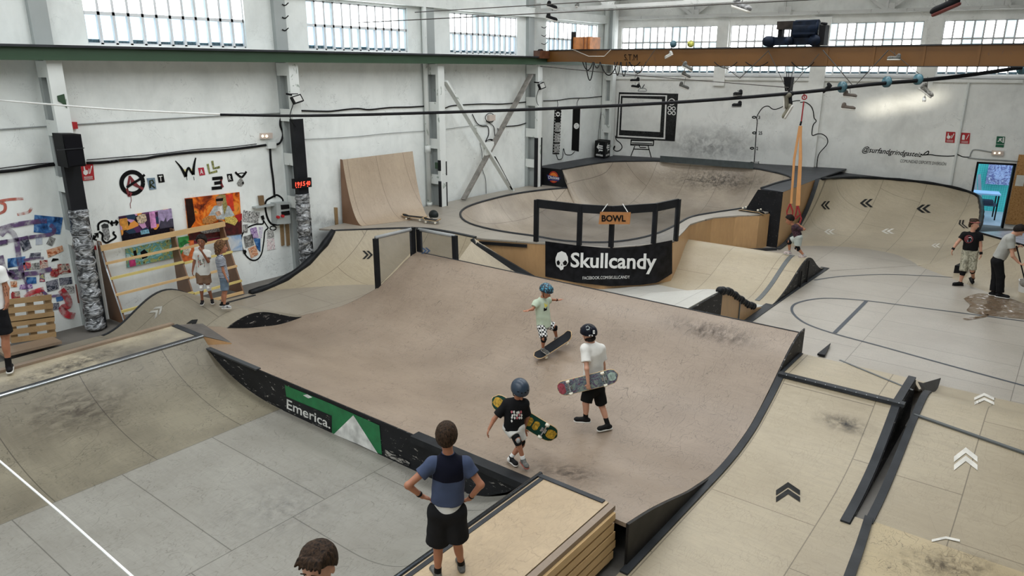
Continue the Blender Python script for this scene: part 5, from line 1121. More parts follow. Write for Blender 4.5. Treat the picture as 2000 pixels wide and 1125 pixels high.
# speech-bubble collage
r = thing('bubble_outline', PW(493, 470), 'black painted speech bubble outline around small photographs', 'drawing')
stroke('outline', [(514, 430), (513, 437), (500, 438), (486, 443), (476, 452), (471, 466), (473, 484), (481, 500), (492, 508), (503, 506), (511, 494), (515, 470), (517, 452), (523, 446)], 0.035, fW, LN, M_INK, parent=r); stroke('outline', [(514, 430), (524, 446)], 0.03, fW, LN, M_INK, parent=r)
stroke('ring', [(533+6*math.cos(t_), 445.5+4*math.sin(t_)) for t_ in np.linspace(0, 2*PI, 12)], 0.028, fW, LN, M_INK, parent=r); blob('dot', [(473, 489), (478, 487), (481, 491), (479, 496), (475, 496)], fW, LN, M_INK, r, 0.02); blob('plug', [(508, 422), (514, 420), (516, 428), (511, 430)], fW, LN, M_INK, r, 0.02)
BWp = collage('mono_print', [c(12, 12, 12), c(210, 210, 208), c(60, 60, 60), c(235, 235, 232), c(24, 24, 24)], 9); BWq = collage('mono_photo', [c(30, 30, 30), c(120, 120, 118), c(190, 190, 186)], 11)
PURP = collage('purple_print', [c(40, 20, 60), c(120, 80, 150), c(210, 190, 220), c(60, 30, 80)], 16); BLU = collage('blue_photo', [c(16, 34, 66), c(50, 100, 160), c(120, 160, 200)], 5); REDP = collage('red_photo', [c(30, 12, 14), c(150, 40, 36), c(206, 190, 176), c(90, 90, 92)], 9); ORG = collage('orange_photo', [c(60, 30, 20), c(190, 110, 70), c(226, 190, 160), c(120, 60, 36)], 9)
DKB = collage('dark_photo', [c(14, 18, 28), c(60, 66, 80), c(150, 150, 160), c(30, 30, 36)], 8); COLP = collage('mixed_photo', [c(200, 190, 120), c(60, 90, 130), c(190, 60, 60), c(220, 215, 210), c(40, 40, 44)], 7)
for q, m_, lab in (([(474, 432), (504, 436), (507, 415), (475, 410)], BWp, 'wide black and white flyer at the top of the speech bubble collage'), ([(475, 454), (483, 454), (483, 438), (474, 439)], BWq, 'tiny portrait photo at the left of the speech bubble collage'),
    ([(492, 467), (505, 464), (500, 443), (488, 447)], PURP, 'purple patterned print in the speech bubble'), ([(507, 466), (511, 464), (513, 443), (505, 443)], collage('pale_purple_print', [c(150, 140, 180), c(230, 228, 236), c(90, 70, 120)], 18), 'pale lilac print beside the purple one in the speech bubble'),
    ([(479, 484), (496, 478), (492, 457), (475, 462)], BWq, 'black and white car photo in the speech bubble'), ([(502, 486), (508, 492), (508, 466), (494, 464)], BLU, 'blue photo in the lower speech bubble'), ([(490, 504), (504, 497), (499, 479), (484, 485)], ORG, 'orange and red portrait in the lower speech bubble'),
    ([(521, 466), (535, 463), (533, 449), (522, 450)], BWp, 'black and white portrait with sunglasses right of the speech bubble'), ([(522, 489), (537, 486), (535, 465), (521, 468)], collage('pink_mono_print', [c(30, 30, 30), c(226, 200, 204), c(235, 235, 232), c(120, 100, 104)], 14), 'pinkish drawing print under the sunglasses portrait')):
    picture(q, m_, lab, 'photo', 0.008, 'poster')
# collage wall, left bay (zoom px -> photo px)
def zq(*p): return [(a/3.31, 360+b/3.31) for a, b in p]
LP = [((217, 310), (312, 318), (318, 206), (222, 197), BLU, 'dark blue wave photo, left half, high on the collage wall'), ((312, 318), (388, 324), (405, 214), (318, 206), BLU, 'blue photo with white streaks, right half, high on the collage wall'),
 ((150, 436), (203, 410), (175, 330), (112, 352), DKB, 'tilted dark photo on the purple graffiti letters'), ((230, 392), (273, 388), (270, 334), (230, 340), collage('faded_print', [c(170, 180, 196), c(200, 204, 212)], 9), 'faded pale blue print on the collage wall'), ((335, 400), (358, 350), (322, 335), (298, 385), BWq, 'small tilted white-bordered photo on the collage wall'),
 ((50, 540), (160, 520), (162, 465), (48, 480), BLU, 'blue strip photo under the purple graffiti'), ((185, 480), (260, 478), (262, 440), (195, 445), DKB, 'grey blue cut-out car photo on the collage wall'), ((310, 475), (410, 430), (400, 395), (300, 425), ORG, 'orange and brown cut-out figure photo sticking out of the collage'),
 ((150, 558), (200, 552), (198, 500), (148, 505), COLP, 'yellow and grey photo in the middle of the collage wall'), ((205, 552), (255, 548), (252, 505), (204, 510), BWq, 'grey skyline photo in the collage wall'), ((258, 545), (310, 538), (306, 488), (256, 492), REDP, 'red figure photo in the collage wall'), ((330, 500), (378, 488), (374, 480), (340, 478), M_INK, 'small black arrow shape on the collage wall'),
 ((372, 582), (458, 570), (444, 512), (370, 515), REDP, 'red and black photo at the right edge of the collage wall'), ((328, 600), (372, 600), (370, 540), (322, 545), REDP, 'red and white photo beside the red and black one'), ((60, 590), (120, 588), (118, 548), (58, 552), DKB, 'dark framed photo with white centre on the collage wall'),
 ((165, 645), (235, 640), (232, 600), (170, 600), BLU, 'blue and white trainer photo in the collage wall'), ((255, 630), (290, 628), (285, 575), (256, 576), COLP, 'yellow striped photo in the collage wall'), ((305, 696), (380, 676), (372, 610), (296, 630), DKB, 'dark group photo low on the collage wall'), ((385, 655), (466, 642), (462, 598), (380, 606), DKB, 'dark landscape photo at the lower right of the collage'),
 ((398, 705), (480, 700), (476, 656), (392, 656), BWp, 'black and white lettered scrap at the lower right of the collage'), ((70, 665), (110, 663), (108, 625), (66, 628), ORG, 'small reddish print beside the tattooed man'), ((125, 680), (210, 672), (206, 640), (128, 650), PURP, 'purple photo strip low on the collage wall'), ((210, 722), (275, 716), (272, 680), (210, 690), REDP, 'dark red photo just above the pallets'),
 ((365, 760), (408, 748), (404, 722), (360, 730), BLU, 'small blue photo right of the pallets'), ((330, 815), (385, 805), (380, 765), (328, 770), DKB, 'dark round photo right of the pallets'), ((0, 398), (48, 388), (46, 355), (0, 362), DKB, 'dark oval print at the left frame edge'), ((80, 740), (130, 736), (126, 690), (76, 694), REDP, 'red and white photo behind the tattooed man')]
for a, b, c1, d, m_, lab in LP: picture(zq(a, b, c1, d), m_, lab, 'photo', 0.006, 'poster')
def spray(nm, col, lo=.45):
    m_ = flat(nm, col, .8, var=.3); nt = m_.node_tree; b = nt.nodes['Principled BSDF']; n_ = nt.nodes.new('ShaderNodeTexNoise'); n_.inputs['Scale'].default_value = 9; n_.inputs['Detail'].default_value = 6; g_ = nt.nodes.new('ShaderNodeNewGeometry'); r_ = nt.nodes.new('ShaderNodeMapRange')
    nt.links.new(g_.outputs['Position'], n_.inputs['Vector']); r_.inputs[1].default_value = .38; r_.inputs[2].default_value = .6; r_.inputs[3].default_value = lo; r_.inputs[4].default_value = .95; nt.links.new(n_.outputs[0], r_.inputs[0]); nt.links.new(r_.outputs[0], b.inputs['Alpha']); return m_
M_PURG = spray('spray_purple', srgb(98, 72, 116), .3); M_REDG = spray('spray_red', srgb(180, 40, 52), .4); M_ORG = spray('spray_orange', srgb(190, 100, 84), .2)
gz = lambda pts: [(a/3.31, 360+b/3.31) for a, b in pts]
r = thing('graffiti', PW(30, 470), 'purple spray-painted letters across the photo collage wall', 'graffiti')
for pts, w_ in (([(-10, 290), (90, 262), (230, 240), (300, 235)], .09), ([(0, 330), (40, 295), (85, 320), (110, 400), (120, 480), (135, 560), (140, 610)], .09), ([(-20, 380), (60, 365), (200, 340), (330, 320), (345, 280), (320, 262)], .07), ([(150, 490), (210, 480), (280, 475)], .05), ([(60, 560), (100, 600), (160, 580), (240, 570), (330, 545)], .09), ([(0, 460), (30, 560), (90, 600)], .09), ([(150, 600), (168, 650), (175, 700)], .04), ([(260, 680), (320, 720), (400, 710)], .05)):
    stroke('stroke', gz(pts), w_, fW, LN, M_PURG, parent=r, off=0.022)
r = thing('graffiti', PW(120, 590), 'red spray-painted scrawl at the lower right of the collage', 'graffiti')
for pts, w_ in (([(390, 680), (430, 730), (440, 780), (400, 800), (430, 840), (480, 850)], .13), ([(80, 700), (85, 735), (120, 730)], .06), ([(160, 730), (200, 700), (280, 675)], .09), ([(330, 590), (350, 560), (370, 590)], .08)): stroke('stroke', gz(pts), w_, fW, LN, M_REDG, parent=r, off=0.024)
r = thing('graffiti', PW(25, 400), 'faded orange spray loop high on the wall at the left edge', 'graffiti')
for pts, w_ in (([(-10, 110), (60, 98), (150, 92)], .05), ([(-10, 115), (30, 130), (28, 170), (-10, 190)], .05), ([(205, 150), (180, 180), (110, 195)], .05)): stroke('stroke', gz(pts), w_, fW, LN, M_ORG, parent=r, off=0.008)
wbox('painted_pillar_patch', gz([(545, 768), (515, 640), (482, 645), (500, 765)]), 0.02, 0.03, flat('rust_red', srgb(120, 62, 50), 0.6, var=0.3), 'reddish wooden board against the wall beside the wrapped column', 'board')
# --- pallets leaning on the wall
def pallet(q, label, n=3):
    r = thing('pallet', PX(*q[0], -14.55), label, 'pallet', 'pallets standing against the collage wall'); q = np.array(q, float)
    def at(u, v, x_=-14.5): p_ = (1-u)*(1-v)*q[0]+u*(1-v)*q[1]+u*v*q[2]+(1-u)*v*q[3]; return PX(p_[0], p_[1], x_)
    for v in (0.08, 0.5, 0.92):
        mb = MB(); mb.bar(at(0, v), at(1, v), 0.02, 0.10, up=(0, 0, 1)); mb.build('board', M_WOODD, r)
    for u in (0.07, 0.5, 0.9):
        for v0, v1 in ((0.0, 1.0),):
            mb = MB(); mb.bar(at(u, v0, -14.58), at(u, v1, -14.58), 0.11, 0.08, up=(1, 0, 0)) ; mb.build('block', M_WOODD, r)
pallet([(16, 628), (106, 617), (100, 577), (12, 587)], 'old wooden pallet, the upper of the two behind the tattooed man')
pallet([(22, 668), (110, 656), (106, 619), (16, 631)], 'old wooden pallet, the lower of the two behind the tattooed man')
mb = MB(); mb.bar(PX(0, 690, -14.3), PX(112, 664, -14.3), 0.4, 0.05); tag(mb.build('grey_plank', M_PLANK), 'grey plank lying under the pallets along the wall', 'plank')
# --- unfinished slatted ramp
sr = thing('slatted_ramp', (-14.7, 7.5, 0.1), 'unfinished ramp frame of brown sides and yellow pine slats', 'ramp frame')
sp_ = [(-14.30, 0.02), (-14.42, 0.35), (-14.58, 0.75), (-14.72, 1.1), (-14.82, 1.42), (-14.86, 1.62)]
def slx(z_): return float(np.interp(z_, [p[1] for p in sp_], [p[0] for p in sp_]))
ya = float(PX(199, 490, -14.83)[1]); yc = float(PX(436, 445, -14.83)[1]); ym = float(PX(342, 470, -14.83)[1])
for yy_, nm in ((ya, 0), (ym, 1), (yc, 2)):
    mb = MB(); mb.prism([(x_, yy_, z_) for x_, z_ in sp_]+[(-15.0, yy_, 1.62), (-15.0, yy_, 0.0)], (0, 0.03, 0)); mb.build('side_panel', M_RAMPSIDE, sr)
for i, z_ in enumerate((0.30, 0.62, 0.93, 1.22)):
    for (y0, y1) in ((ya-0.02, ym+0.02), (ym+0.03, yc+0.04)):
        mb = MB(); a = np.array([slx(z_)+0.02, y0, z_-0.02]); b = np.array([slx(z_+0.03)+0.02, y1, z_+0.01]); mb.bar(a, b, 0.05, 0.045); mb.build('slat', M_WOODY if i % 2 == 0 else M_WOOD, sr)
mb = MB(); mb.bar((slx(1.5)+0.03, ya-0.03, 1.50), (slx(1.55)+0.03, yc+0.04, 1.55), 0.04, 0.11); mb.build('top_board', M_WOOD, sr)
mb = MB(); mb.bar((-14.32, ya, 0.06), (-14.32, yc, 0.06), 0.04, 0.06); mb.build('bottom_board', M_WOOD, sr)
mb = MB(); mb.tube([(x_+0.015, ya-0.02, z_) for x_, z_ in sp_], 0.014, 6); mb.build('edge_tape', M_STEEL, sr)
# --- leaning quarter ramp on the upper deck
kr = thing('leaning_ramp', (-14.4, 13, 1), 'tall pale plywood ramp standing against the wall on the deck', 'skate ramp')
a0, a1 = P(707, 441, 1.01), P(838, 425, 1.01); t0, t1 = PX(669, 311, -14.88), PX(806, 296, -14.88); t1[2] = t0[2] = (t0[2]+t1[2])/2
rows = []
for k_ in range(13):
    s_ = math.sin(math.radians(58)*k_/12)/math.sin(math.radians(58)); h_ = (1-math.cos(math.radians(58)*k_/12))/(1-math.cos(math.radians(58)))
    rows.append([a0+(t0-a0)*np.array([s_, s_, h_])+(a1+(t1-a1)*np.array([s_, s_, h_])-a0-(t0-a0)*np.array([s_, s_, h_]))*u_ for u_ in np.linspace(0, 1, 4)])
skinned('ramp_surface', np.array(rows), plywood('plywood_rose', srgb(196, 176, 152), srgb(150, 130, 110), off=(0, 12.1), sheet=(3, 0.98), scr=0.4), kr)
mb = MB(); ed = [r_[0] for r_ in rows]; mb.prism([e+[0, 0.0, -0.01] for e in ed]+[np.array([-14.98, t0[1], t0[2]]), np.array([-14.98, t0[1]-0.05, 1.0])], (0, 0.03, 0)); mb.build('side_panel', M_RAMPSIDE, kr)
# ================================================================= BACK WALL DRAWINGS
tv = thing('television_drawing', PB(1262, 228), 'large black brush drawing of an old television on the back wall', 'drawing')
M_HATCH = collage('brush_hatch', [c(12, 12, 13), c(18, 18, 19), c(60, 61, 61), c(14, 14, 15), c(16, 16, 18)], 9, rough=0.9, dist=3.0, det=5)
def ringp(o_, i_, nm, m_, parent, off): 
    pts = [fB(*p)+BN*off for p in o_]+[fB(*p)+BN*off for p in i_]; n = len(o_); return mk(nm, pts, [(k, (k+1) % n, n+(k+1) % n, n+k) for k in range(n)], m_, parent)
ringp([(1203, 270), (1318, 276), (1325, 183), (1209, 180)], [(1213, 254), (1289, 258), (1293, 194), (1216, 191)], 'frame', M_HATCH, tv, 0.006)
ringp([(1206, 267), (1299, 272), (1303, 186), (1211, 184)], [(1209, 264), (1296, 269), (1300, 188), (1213, 187)], 'pale_line', M_WHITE, tv, 0.009)
blob('control_panel', [(1303, 264), (1315, 265), (1319, 190), (1307, 189)], fB, BN, M_HATCH, tv, 0.010)
for a, b, r_ in ((1312, 199, 6), (1308, 211, 3.2), (1316, 212, 3.2), (1308, 220, 3.2), (1316, 221, 3.2)): stroke('knob', [(a+r_*math.cos(t_), b+r_*math.sin(t_)) for t_ in np.linspace(0, 2*PI, 12)], 0.03, fB, BN, M_WHITE, parent=tv, off=0.014)
ringp([(1231, 284), (1277, 285), (1278, 274), (1232, 272)], [(1233, 281), (1275, 283), (1276, 276), (1234, 275)], 'player', M_INK, tv, 0.008)
for p_ in ([(1240, 285), (1231, 308)], [(1266, 285), (1273, 311)], [(1238, 291), (1268, 292)], [(1248, 283), (1250, 288), (1262, 288)], [(1234, 279), (1274, 281)]): stroke('line', p_, 0.035, fB, BN, M_INK, parent=tv, sm=False)
for p_ in ([(1252, 173), (1248, 162), (1246, 152)], [(1254, 173), (1259, 165)]): stroke('antenna', p_, 0.03, fB, BN, M_INK, parent=tv)
stroke('antenna_foot', [(1246, 178), (1250, 173), (1260, 173), (1262, 178), (1246, 178)], 0.03, fB, BN, M_GREY, parent=tv)
stroke('cord', [(1202, 265), (1204, 273), (1212, 280), (1215, 288), (1210, 294), (1203, 295), (1198, 290), (1201, 285), (1199, 291), (1192, 291)], 0.035, fB, BN, M_INK, parent=tv)
gm = thing('height_marks', PB(1475, 270), 'black painted cord with loops and height numbers on the back wall', 'drawing')
stroke('cord', [(1472, 330), (1475, 290), (1477, 260), (1479, 237), (1478, 229), (1485, 216), (1492, 209), (1501, 207.5), (1509, 213), (1519, 212.5), (1533, 206), (1545, 199.5), (1554, 197), (1563, 196.5)], 0.03, fB, BN, M_INK, parent=gm)
for (a, b, s_) in ((1473, 229, '3'), (1473.5, 259.5, '25'), (1469, 289.5, '2'), (1468, 318.5, '15')):
    stroke('loop', [(a+3.4*math.cos(t_), b+1.8*math.sin(t_)) for t_ in np.linspace(0, 2*PI, 10)], 0.035, fB, BN, M_INK, parent=gm)
    w_ = 3.6*len(s_); decal_text('number', s_, [(a+8, b+3.5), (a+8+w_, b+3.8), (a+8+w_, b-2.8), (a+8, b-3)], lambda x_, y_: PB(x_, y_, 0.008), M_INK, gm, 0.02)
stroke('face_outline', [(1564, 199.5), (1574, 199.5), (1584, 206), (1589, 216), (1591, 229.5), (1595, 236), (1589, 244), (1587, 263), (1597, 261), (1607, 261.5), (1616, 269), (1616, 281), (1601, 299), (1597, 315), (1596, 333)], 0.03, fB, BN, M_INK, 'long black painted line shaped like a profile on the back wall', 'drawing', off=0.16)
decal = thing('wall_lettering', PB(1745, 296), 'flowing handwritten black address line on the back wall', 'lettering')
decal_text('script', '@surfandgrindgasteiz', [(1683, 300), (1801, 310), (1803, 297), (1685, 285)], lambda a, b: PB(a, b, 0.008), M_INK, decal, 0.012, 0.35)
stroke('tail', [(1800, 303), (1812, 301), (1813, 295), (1804, 302), (1818, 302), (1830, 304), (1850, 305), (1866, 304), (1868, 301), (1880, 306), (1893, 307)], 0.03, fB, BN, M_INK, parent=decal)
d2 = thing('wall_lettering', PB(1804, 317), 'small black capitals painted under the handwritten line', 'lettering')
decal_text('capitals', 'COMUNIDAD DEPORTE DIVERSIÓN', [(1758, 317), (1848, 323.5), (1849, 316), (1759, 309.5)], lambda a, b: PB(a, b, 0.008), M_INK, d2, 0.0, 0.15)
# banners in the fifth bay
fs = thing('film_banner', PW(1088, 258), 'black and white film strip banner hanging in the last bay', 'banner')
quadsheet('cloth', [(1079, 301), (1092, 301), (1096, 213), (1083, 213)], fW, LN, 0.01, M_INK, parent=fs)
for i_ in range(3):
    t0_ = 0.30+i_*0.235; y0_ = 213+t0_*88; y1_ = y0_+18; x_ = 1083-4*t0_; picq = [(x_+1.4, y1_), (x_+11, y1_), (x_+11.6, y0_), (x_+2.2, y0_)]; quadsheet('frame_picture', picq, fW, LN, 0.004, BWp, parent=fs, off=0.016)
for i_ in range(16):
    for dx_ in (0.6, 11.8):
        t_ = (i_+0.5)/16; xx_ = 1083-4*t_+dx_; yy_ = 213+88*t_; blob('sprocket_hole', [(xx_, yy_-1), (xx_+0.9, yy_-1), (xx_+0.9, yy_+1), (xx_, yy_+1)], fW, LN, M_WHITE, fs, 0.02)
stroke('badge', [(1089+3.2*math.cos(t_), 223+3.2*math.sin(t_)) for t_ in np.linspace(0, 2*PI, 14)], 0.05, fW, LN, M_WHITE, parent=fs, off=0.02)
bb = thing('black_banner', PW(1125, 252), 'plain black banner with a round white badge', 'banner')
quadsheet('cloth', [(1116, 293), (1130, 296), (1133, 208), (1119, 208)], fW, LN, 0.01, M_INK, parent=bb)
stroke('badge', [(1125+4.2*math.cos(t_), 246+4.2*math.sin(t_)) for t_ in np.linspace(0, 2*PI, 16)], 0.06, fW, LN, M_WHITE, parent=bb, off=0.02); stroke('badge_bar', [(1120, 247), (1130, 245)], 0.07, fW, LN, M_WHITE, parent=bb, off=0.022)
# black box with arrow emblem in the corner
eb = thing('black_box', P(1174, 308, 1.6), 'black box with white emblem standing in the far corner', 'box')
q0 = P(1161, 306.5, 1.62); q1 = P(1181, 309.5, 1.62); q2 = P(1191, 305.5, 1.62); hh = 0.62
mb = MB(); q3 = q0+(q2-q1); mb.prism([q0, q1, q2, q3], (0, 0, hh)); mb.build('cabinet', M_BLACK, eb)
def facept(A_, B_): 
    return lambda u, v: A_+(B_-A_)*u+np.array([0, 0, hh*v])
for A_, B_ in ((q0, q1), (q1, q2)):
    g = facept(A_, B_); nn = np.cross(B_-A_, [0, 0, 1.0]); nn /= np.linalg.norm(nn)
    ar = [[(.2, .62), (.42, .9), (.42, .76), (.8, .76), (.8, .68), (.42, .68), (.42, .5)], [(.42, .64), (.8, .64), (.8, .56), (.42, .56)], [(.42, .50), (.8, .50), (.8, .42), (.5, .42), (.42, .34)]]
    for a_ in ar: mk('emblem', [g(*p)+nn*0.012 for p in a_], [tuple(range(len(a_)))], M_WHITE, eb)
    V_, F_ = text_mesh('etnies', 0.02); mk('box_lettering', [g(0.16+0.68*u, 0.10+0.15*v)+nn*0.012 for u, v in V_], F_, M_WHITE, eb)
# ================================================================= FENCE, BANNER, SCREENS
wall_line = resample(catmull([(-9.95, 13.37), (-9.75, 13.44), (-9.3, 13.60), (-8.75, 13.76), (-8.16, 13.99), (-7.62, 14.72), (-7.21, 15.54), (-7.3, 16.0)], 8), 60)
_wn = np.gradient(wall_line, axis=0); _wn = np.stack([_wn[:, 1], -_wn[:, 0]], 1); _wn /= np.linalg.norm(_wn, axis=1)[:, None]
def fwall(px, py, off=0.0):
    L_ = wall_line+_wn*off; L_ = np.vstack([L_[0]-(L_[1]-L_[0])*12, L_, L_[-1]+(L_[-1]-L_[-2])*8]); d = ray(px, py); best = None
    for a, b in zip(L_[:-1], L_[1:]):
        e = b-a; n = np.array([e[1], -e[0], 0]); t_ = ((np.array([a[0], a[1], 0])-EYE) @ n)/(d @ n); q_ = EYE+d*t_; s_ = ((q_[:2]-a) @ e)/(e @ e)
        if -0.001 <= s_ <= 1.001 and t_ > 0 and (best is None or t_ < best[0]): best = (t_, q_)
    return best[1] if best else EYE+d*14.8/np.linalg.norm(d)
bn = thing('bowl_banner', fwall(1188, 520, 0.1), 'large black vinyl banner with white lettering on the bowl wall', 'banner')
G = []
for px in np.linspace(1065, 1313, 40):
    yt_ = np.interp(px, [1065, 1125, 1190, 1250, 1313], [471, 479, 485, 481, 469]); yb_ = np.interp(px, [1065, 1125, 1190, 1250, 1285, 1313], [540, 552, 559, 557, 552, 534])
    G.append([fwall(px, yt_+(yb_-yt_)*v, 0.05+0.02*math.sin(px*0.09)*v) for v in np.linspace(0, 1, 8)])
mb = MB(); mb.grid(np.array(G)); M_VINYL = flat('black_vinyl', (0.010, 0.010, 0.012, 1), 0.28, var=0.5, bump=0.5); mb.build('vinyl_sheet', M_VINYL, bn, True)
fbn = lambda a, b: fwall(a, b, 0.085)
decal_text('banner_lettering', 'Skullcandy', [(1114, 531), (1281, 536), (1283, 495), (1115, 493)], fbn, M_WHITE, bn, 0.022)
decal_text('banner_small_lettering', 'FACEBOOK.COM/SKULLCANDY', [(1138, 546), (1230, 544), (1230, 538), (1138, 540)], fbn, M_WHITE, bn, 0.0)
sk = [(1085, 504), (1089, 494), (1097, 490.5), (1105, 494), (1109, 502), (1110, 512), (1106, 519), (1101, 521), (1100, 526), (1095, 528), (1092, 523), (1087, 520), (1085, 512)]
mk('skull_emblem', [fbn(*p) for p in sk], [tuple(range(len(sk)))], M_WHITE, bn)
for e in ([(1087, 511), (1091, 508), (1094, 513), (1092, 518), (1088, 517)], [(1099, 513), (1104, 508), (1108, 512), (1106, 518), (1101, 518)], [(1096, 519), (1098, 519), (1097, 515)]): mk('emblem_hollow', [fwall(a, b, 0.092) for a, b in e], [tuple(range(len(e)))], M_INK, bn)
fc_ = thing('bowl_fence', fwall(1190, 470), 'curved black framed mesh fence on the near edge of the bowl', 'fence')
top_y = lambda px: float(np.interp(px, [1044, 1130, 1190, 1280, 1330], [390, 400, 404, 398, 387])); bot_y = lambda px: float(np.interp(px, [1043, 1130, 1190, 1280, 1320], [471, 481, 486, 477, 466]))
def fpost(px, w_=0.11):
    b_ = fwall(px, bot_y(px), -0.05); t_z = None
    lo, hi = 1.0, 3.5
    for _ in range(40):
        m_ = (lo+hi)/2; 
        if proj((b_[0], b_[1], m_))[1] > top_y(px): lo = m_
        else: hi = m_
    return np.array([b_[0], b_[1], 0.98]), np.array([b_[0], b_[1], m_])
posts = [fpost(px) for px in (1047, 1131, 1193, 1276, 1320)]
for a, b in posts: mb = MB(); mb.bar(a, b, 0.10, 0.08, up=(0, 1, 0)); mb.build('post', M_BLACKP, fc_)
M_MESH = glassy('grey_mesh', (0.09, 0.095, 0.105, 1), 0.42, 0.7)
for (a0_, a1_), (b0_, b1_) in zip(posts[:-1], posts[1:]):
    mb = MB(); mb.bar(a1_-[0, 0, .08], b1_-[0, 0, .08], 0.06, 0.19); mb.build('top_rail', M_BLACKP, fc_)
    mb = MB(); mb.add([a0_, b0_, b1_-[0, 0, .1], a1_-[0, 0, .1]], [(0, 1, 2, 3)]); mb.build('mesh_panel', M_MESH, fc_)
bs = thing('bowl_sign', fwall(1200, 426, 0.12), 'wooden sign with black capitals hanging on the mesh fence', 'sign')
bc = (posts[2][1]+posts[3][1])/2; fs_ = lambda a, b, o_=0.0: PL(a, b, posts[2][1]-np.array([0, 0.14+o_, 0]), (0.25, -1, 0))
M_SIGN = plywood('sign_wood', srgb(190, 130, 78), srgb(140, 90, 50), sheet=None, scr=0.2, grain=(2, 2, 6)); q = [(1169, 438), (1229, 438), (1231, 415), (1172, 414)]
mb = MB(); mb.prism([fs_(*p) for p in q], (0, 0.03, 0)); mb.build('board', M_SIGN, bs)
decal_text('sign_lettering', 'BOWL', [(1175, 433), (1222, 433), (1222, 420), (1175, 420)], lambda a, b: fs_(a, b, 0.012), M_INK, bs, 0.03)
for p_ in ([(1176, 413), (1187, 398)], [(1226, 414), (1216, 398)]): mb = MB(); mb.tube([fs_(*a) for a in p_], 0.010, 5); mb.build('string', M_WHITE, bs)
# wheeled mesh screens on the left end of the wave ridge
s1 = thing('mesh_screen', (-11.25, 10.4, 0.5), 'mesh screen with grey pipe top along the left edge of the wave', 'screen')
a_b, a_t = PX(738, 552, -11.28), PX(734, 466, -11.28); a_t[1] = a_b[1]; c_b, c_t = PX(807, 489, -11.28), PX(806, 449, -11.28); c_t[1] = c_b[1]
mb = MB(); mb.bar(a_b-[0, 0, .25], a_t, 0.09, 0.09, up=(0, 1, 0)); mb.build('post', M_BLACKP, s1); mb = MB(); mb.bar(c_b-[0, 0, .25], c_t+[0, 0, .06], 0.10, 0.09, up=(0, 1, 0)); mb.build('post', M_BLACKP, s1)
mb = MB(); mb.add([a_b-[0, 0, .1], c_b, c_t, a_t], [(0, 1, 2, 3)]); mb.build('mesh_panel', M_MESH, s1); mb = MB(); mb.tube([a_t+[0, 0, .02], (a_t+c_t)/2+[0, 0, .02], c_t+[0, 0, .02]], 0.04, 8); mb.build('foam_pipe', M_GREY, s1, True)
s2 = thing('mesh_screen', (-10.8, 11.1, 1), 'mesh screen with grey pipe top along the back of the wave', 'screen')
g_ = lambda a, b: PY(a, b, 11.12)
a_b, a_t, c_b, c_t = g_(820, 492), g_(818, 450), g_(890, 506), g_(888, 463)
for p_, q_ in ((a_b, a_t), (c_b, c_t)): mb = MB(); mb.bar(p_-[0, 0, .2], q_+[0, 0, .03], 0.10, 0.09, up=(0, 1, 0)); mb.build('post', M_BLACKP, s2)
mb = MB(); mb.add([a_b, c_b, c_t, a_t], [(0, 1, 2, 3)]); mb.build('mesh_panel', M_MESH, s2); mb = MB(); mb.tube([a_t+[0, 0, .02], (a_t+c_t)/2+[0, 0, .02], c_t+[0, 0, .02]], 0.04, 8); mb.build('foam_pipe', M_GREY, s2, True)
# ================================================================= PAINT ON THE FLOOR
M_LINE = flat('court_line', srgb(62, 68, 76), 0.5)
def floorline(name, px, w_, label, z_=0.0):
    pts = [P(a, b, z_+0.004) for a, b in catmull(px, 6)]; mb = MB(); mb.grid(ribbon(pts, w_, (0, 0, 1))); return tag(mb.build(name, M_LINE), label, 'floor line')
floorline('court_line', [(2060, 634), (2000, 627), (1900, 614), (1800, 601), (1700, 588), (1640, 583), (1600, 583), (1565, 589), (1548, 598), (1550, 613), (1575, 632), (1628, 651), (1720, 676), (1860, 715), (2000, 753), (2060, 769)], 0.055, 'dark rounded court line loop on the pale floor')
floorline('court_line', [(1590, 547), (1640, 540), (1720, 536), (1800, 538), (1880, 543), (1950, 549), (2010, 555)], 0.05, 'thin dark arc at the back of the court floor')
a, b = P(1692, 588, .005), P(1630, 650, .005); mb = MB(); mb.grid(ribbon([a, b], 0.075, (0, 0, 1))); tag(mb.build('court_line', M_LINE), 'short dark bar joining the two sides of the court loop', 'floor line')
def chevron(px, py, sx, sy, mat, label, ang=0.0, n=2, gap=0.55, thick=0.3, skewx=0.0, name='painted_arrow'):
    """double chevron; local x points the way it points (in pixels), size sx along, sy across"""
    r = thing(name, hit(px, py), label, 'floor marking'); ca, sa = math.cos(ang), math.sin(ang)
    for k_ in range(n):
        o_ = (k_-(n-1)/2)*gap*sx
        for sgn in (-1, 1):
            V = []; 
            for i in range(6):
                v = i/5
                for j in (0, 1):
                    lx = o_+sx*0.5*(1-v)-sx*0.25+(j-0.5)*thick*sx; ly = sgn*v*sy/2
                    V.append(hit(px+lx*ca-ly*sa+skewx*ly, py+lx*sa+ly*ca, 0.008))
            F = [(2*i, 2*i+1, 2*i+3, 2*i+2) for i in range(5)]; mk('stroke', V, F, mat, r)
    return r
M_PBLK = flat('arrow_black', srgb(40, 40, 40), 0.6, var=0.4); M_PWHT = flat('arrow_white', srgb(226, 222, 212), 0.6, var=0.15)
chevron(1539, 962, 32, 42, M_PBLK, 'black double chevron on the near bank, pointing away', ang=-PI/2, gap=0.42, skewx=0.12)
chevron(1886, 897, 36, 40, M_PWHT, 'white double chevron at the top of the pump bump', ang=-PI/2, gap=0.45, skewx=0.15)
chevron(1847, 1054, 12, 44, M_PWHT, 'single flattened white chevron in the dip at the lower right', ang=-PI/2, n=1, thick=0.4, skewx=0.25)
chevron(1922, 780, 18, 34, M_PWHT, 'white double chevron on the floor behind the pump bump', ang=-PI/2, gap=0.5, skewx=0.15)
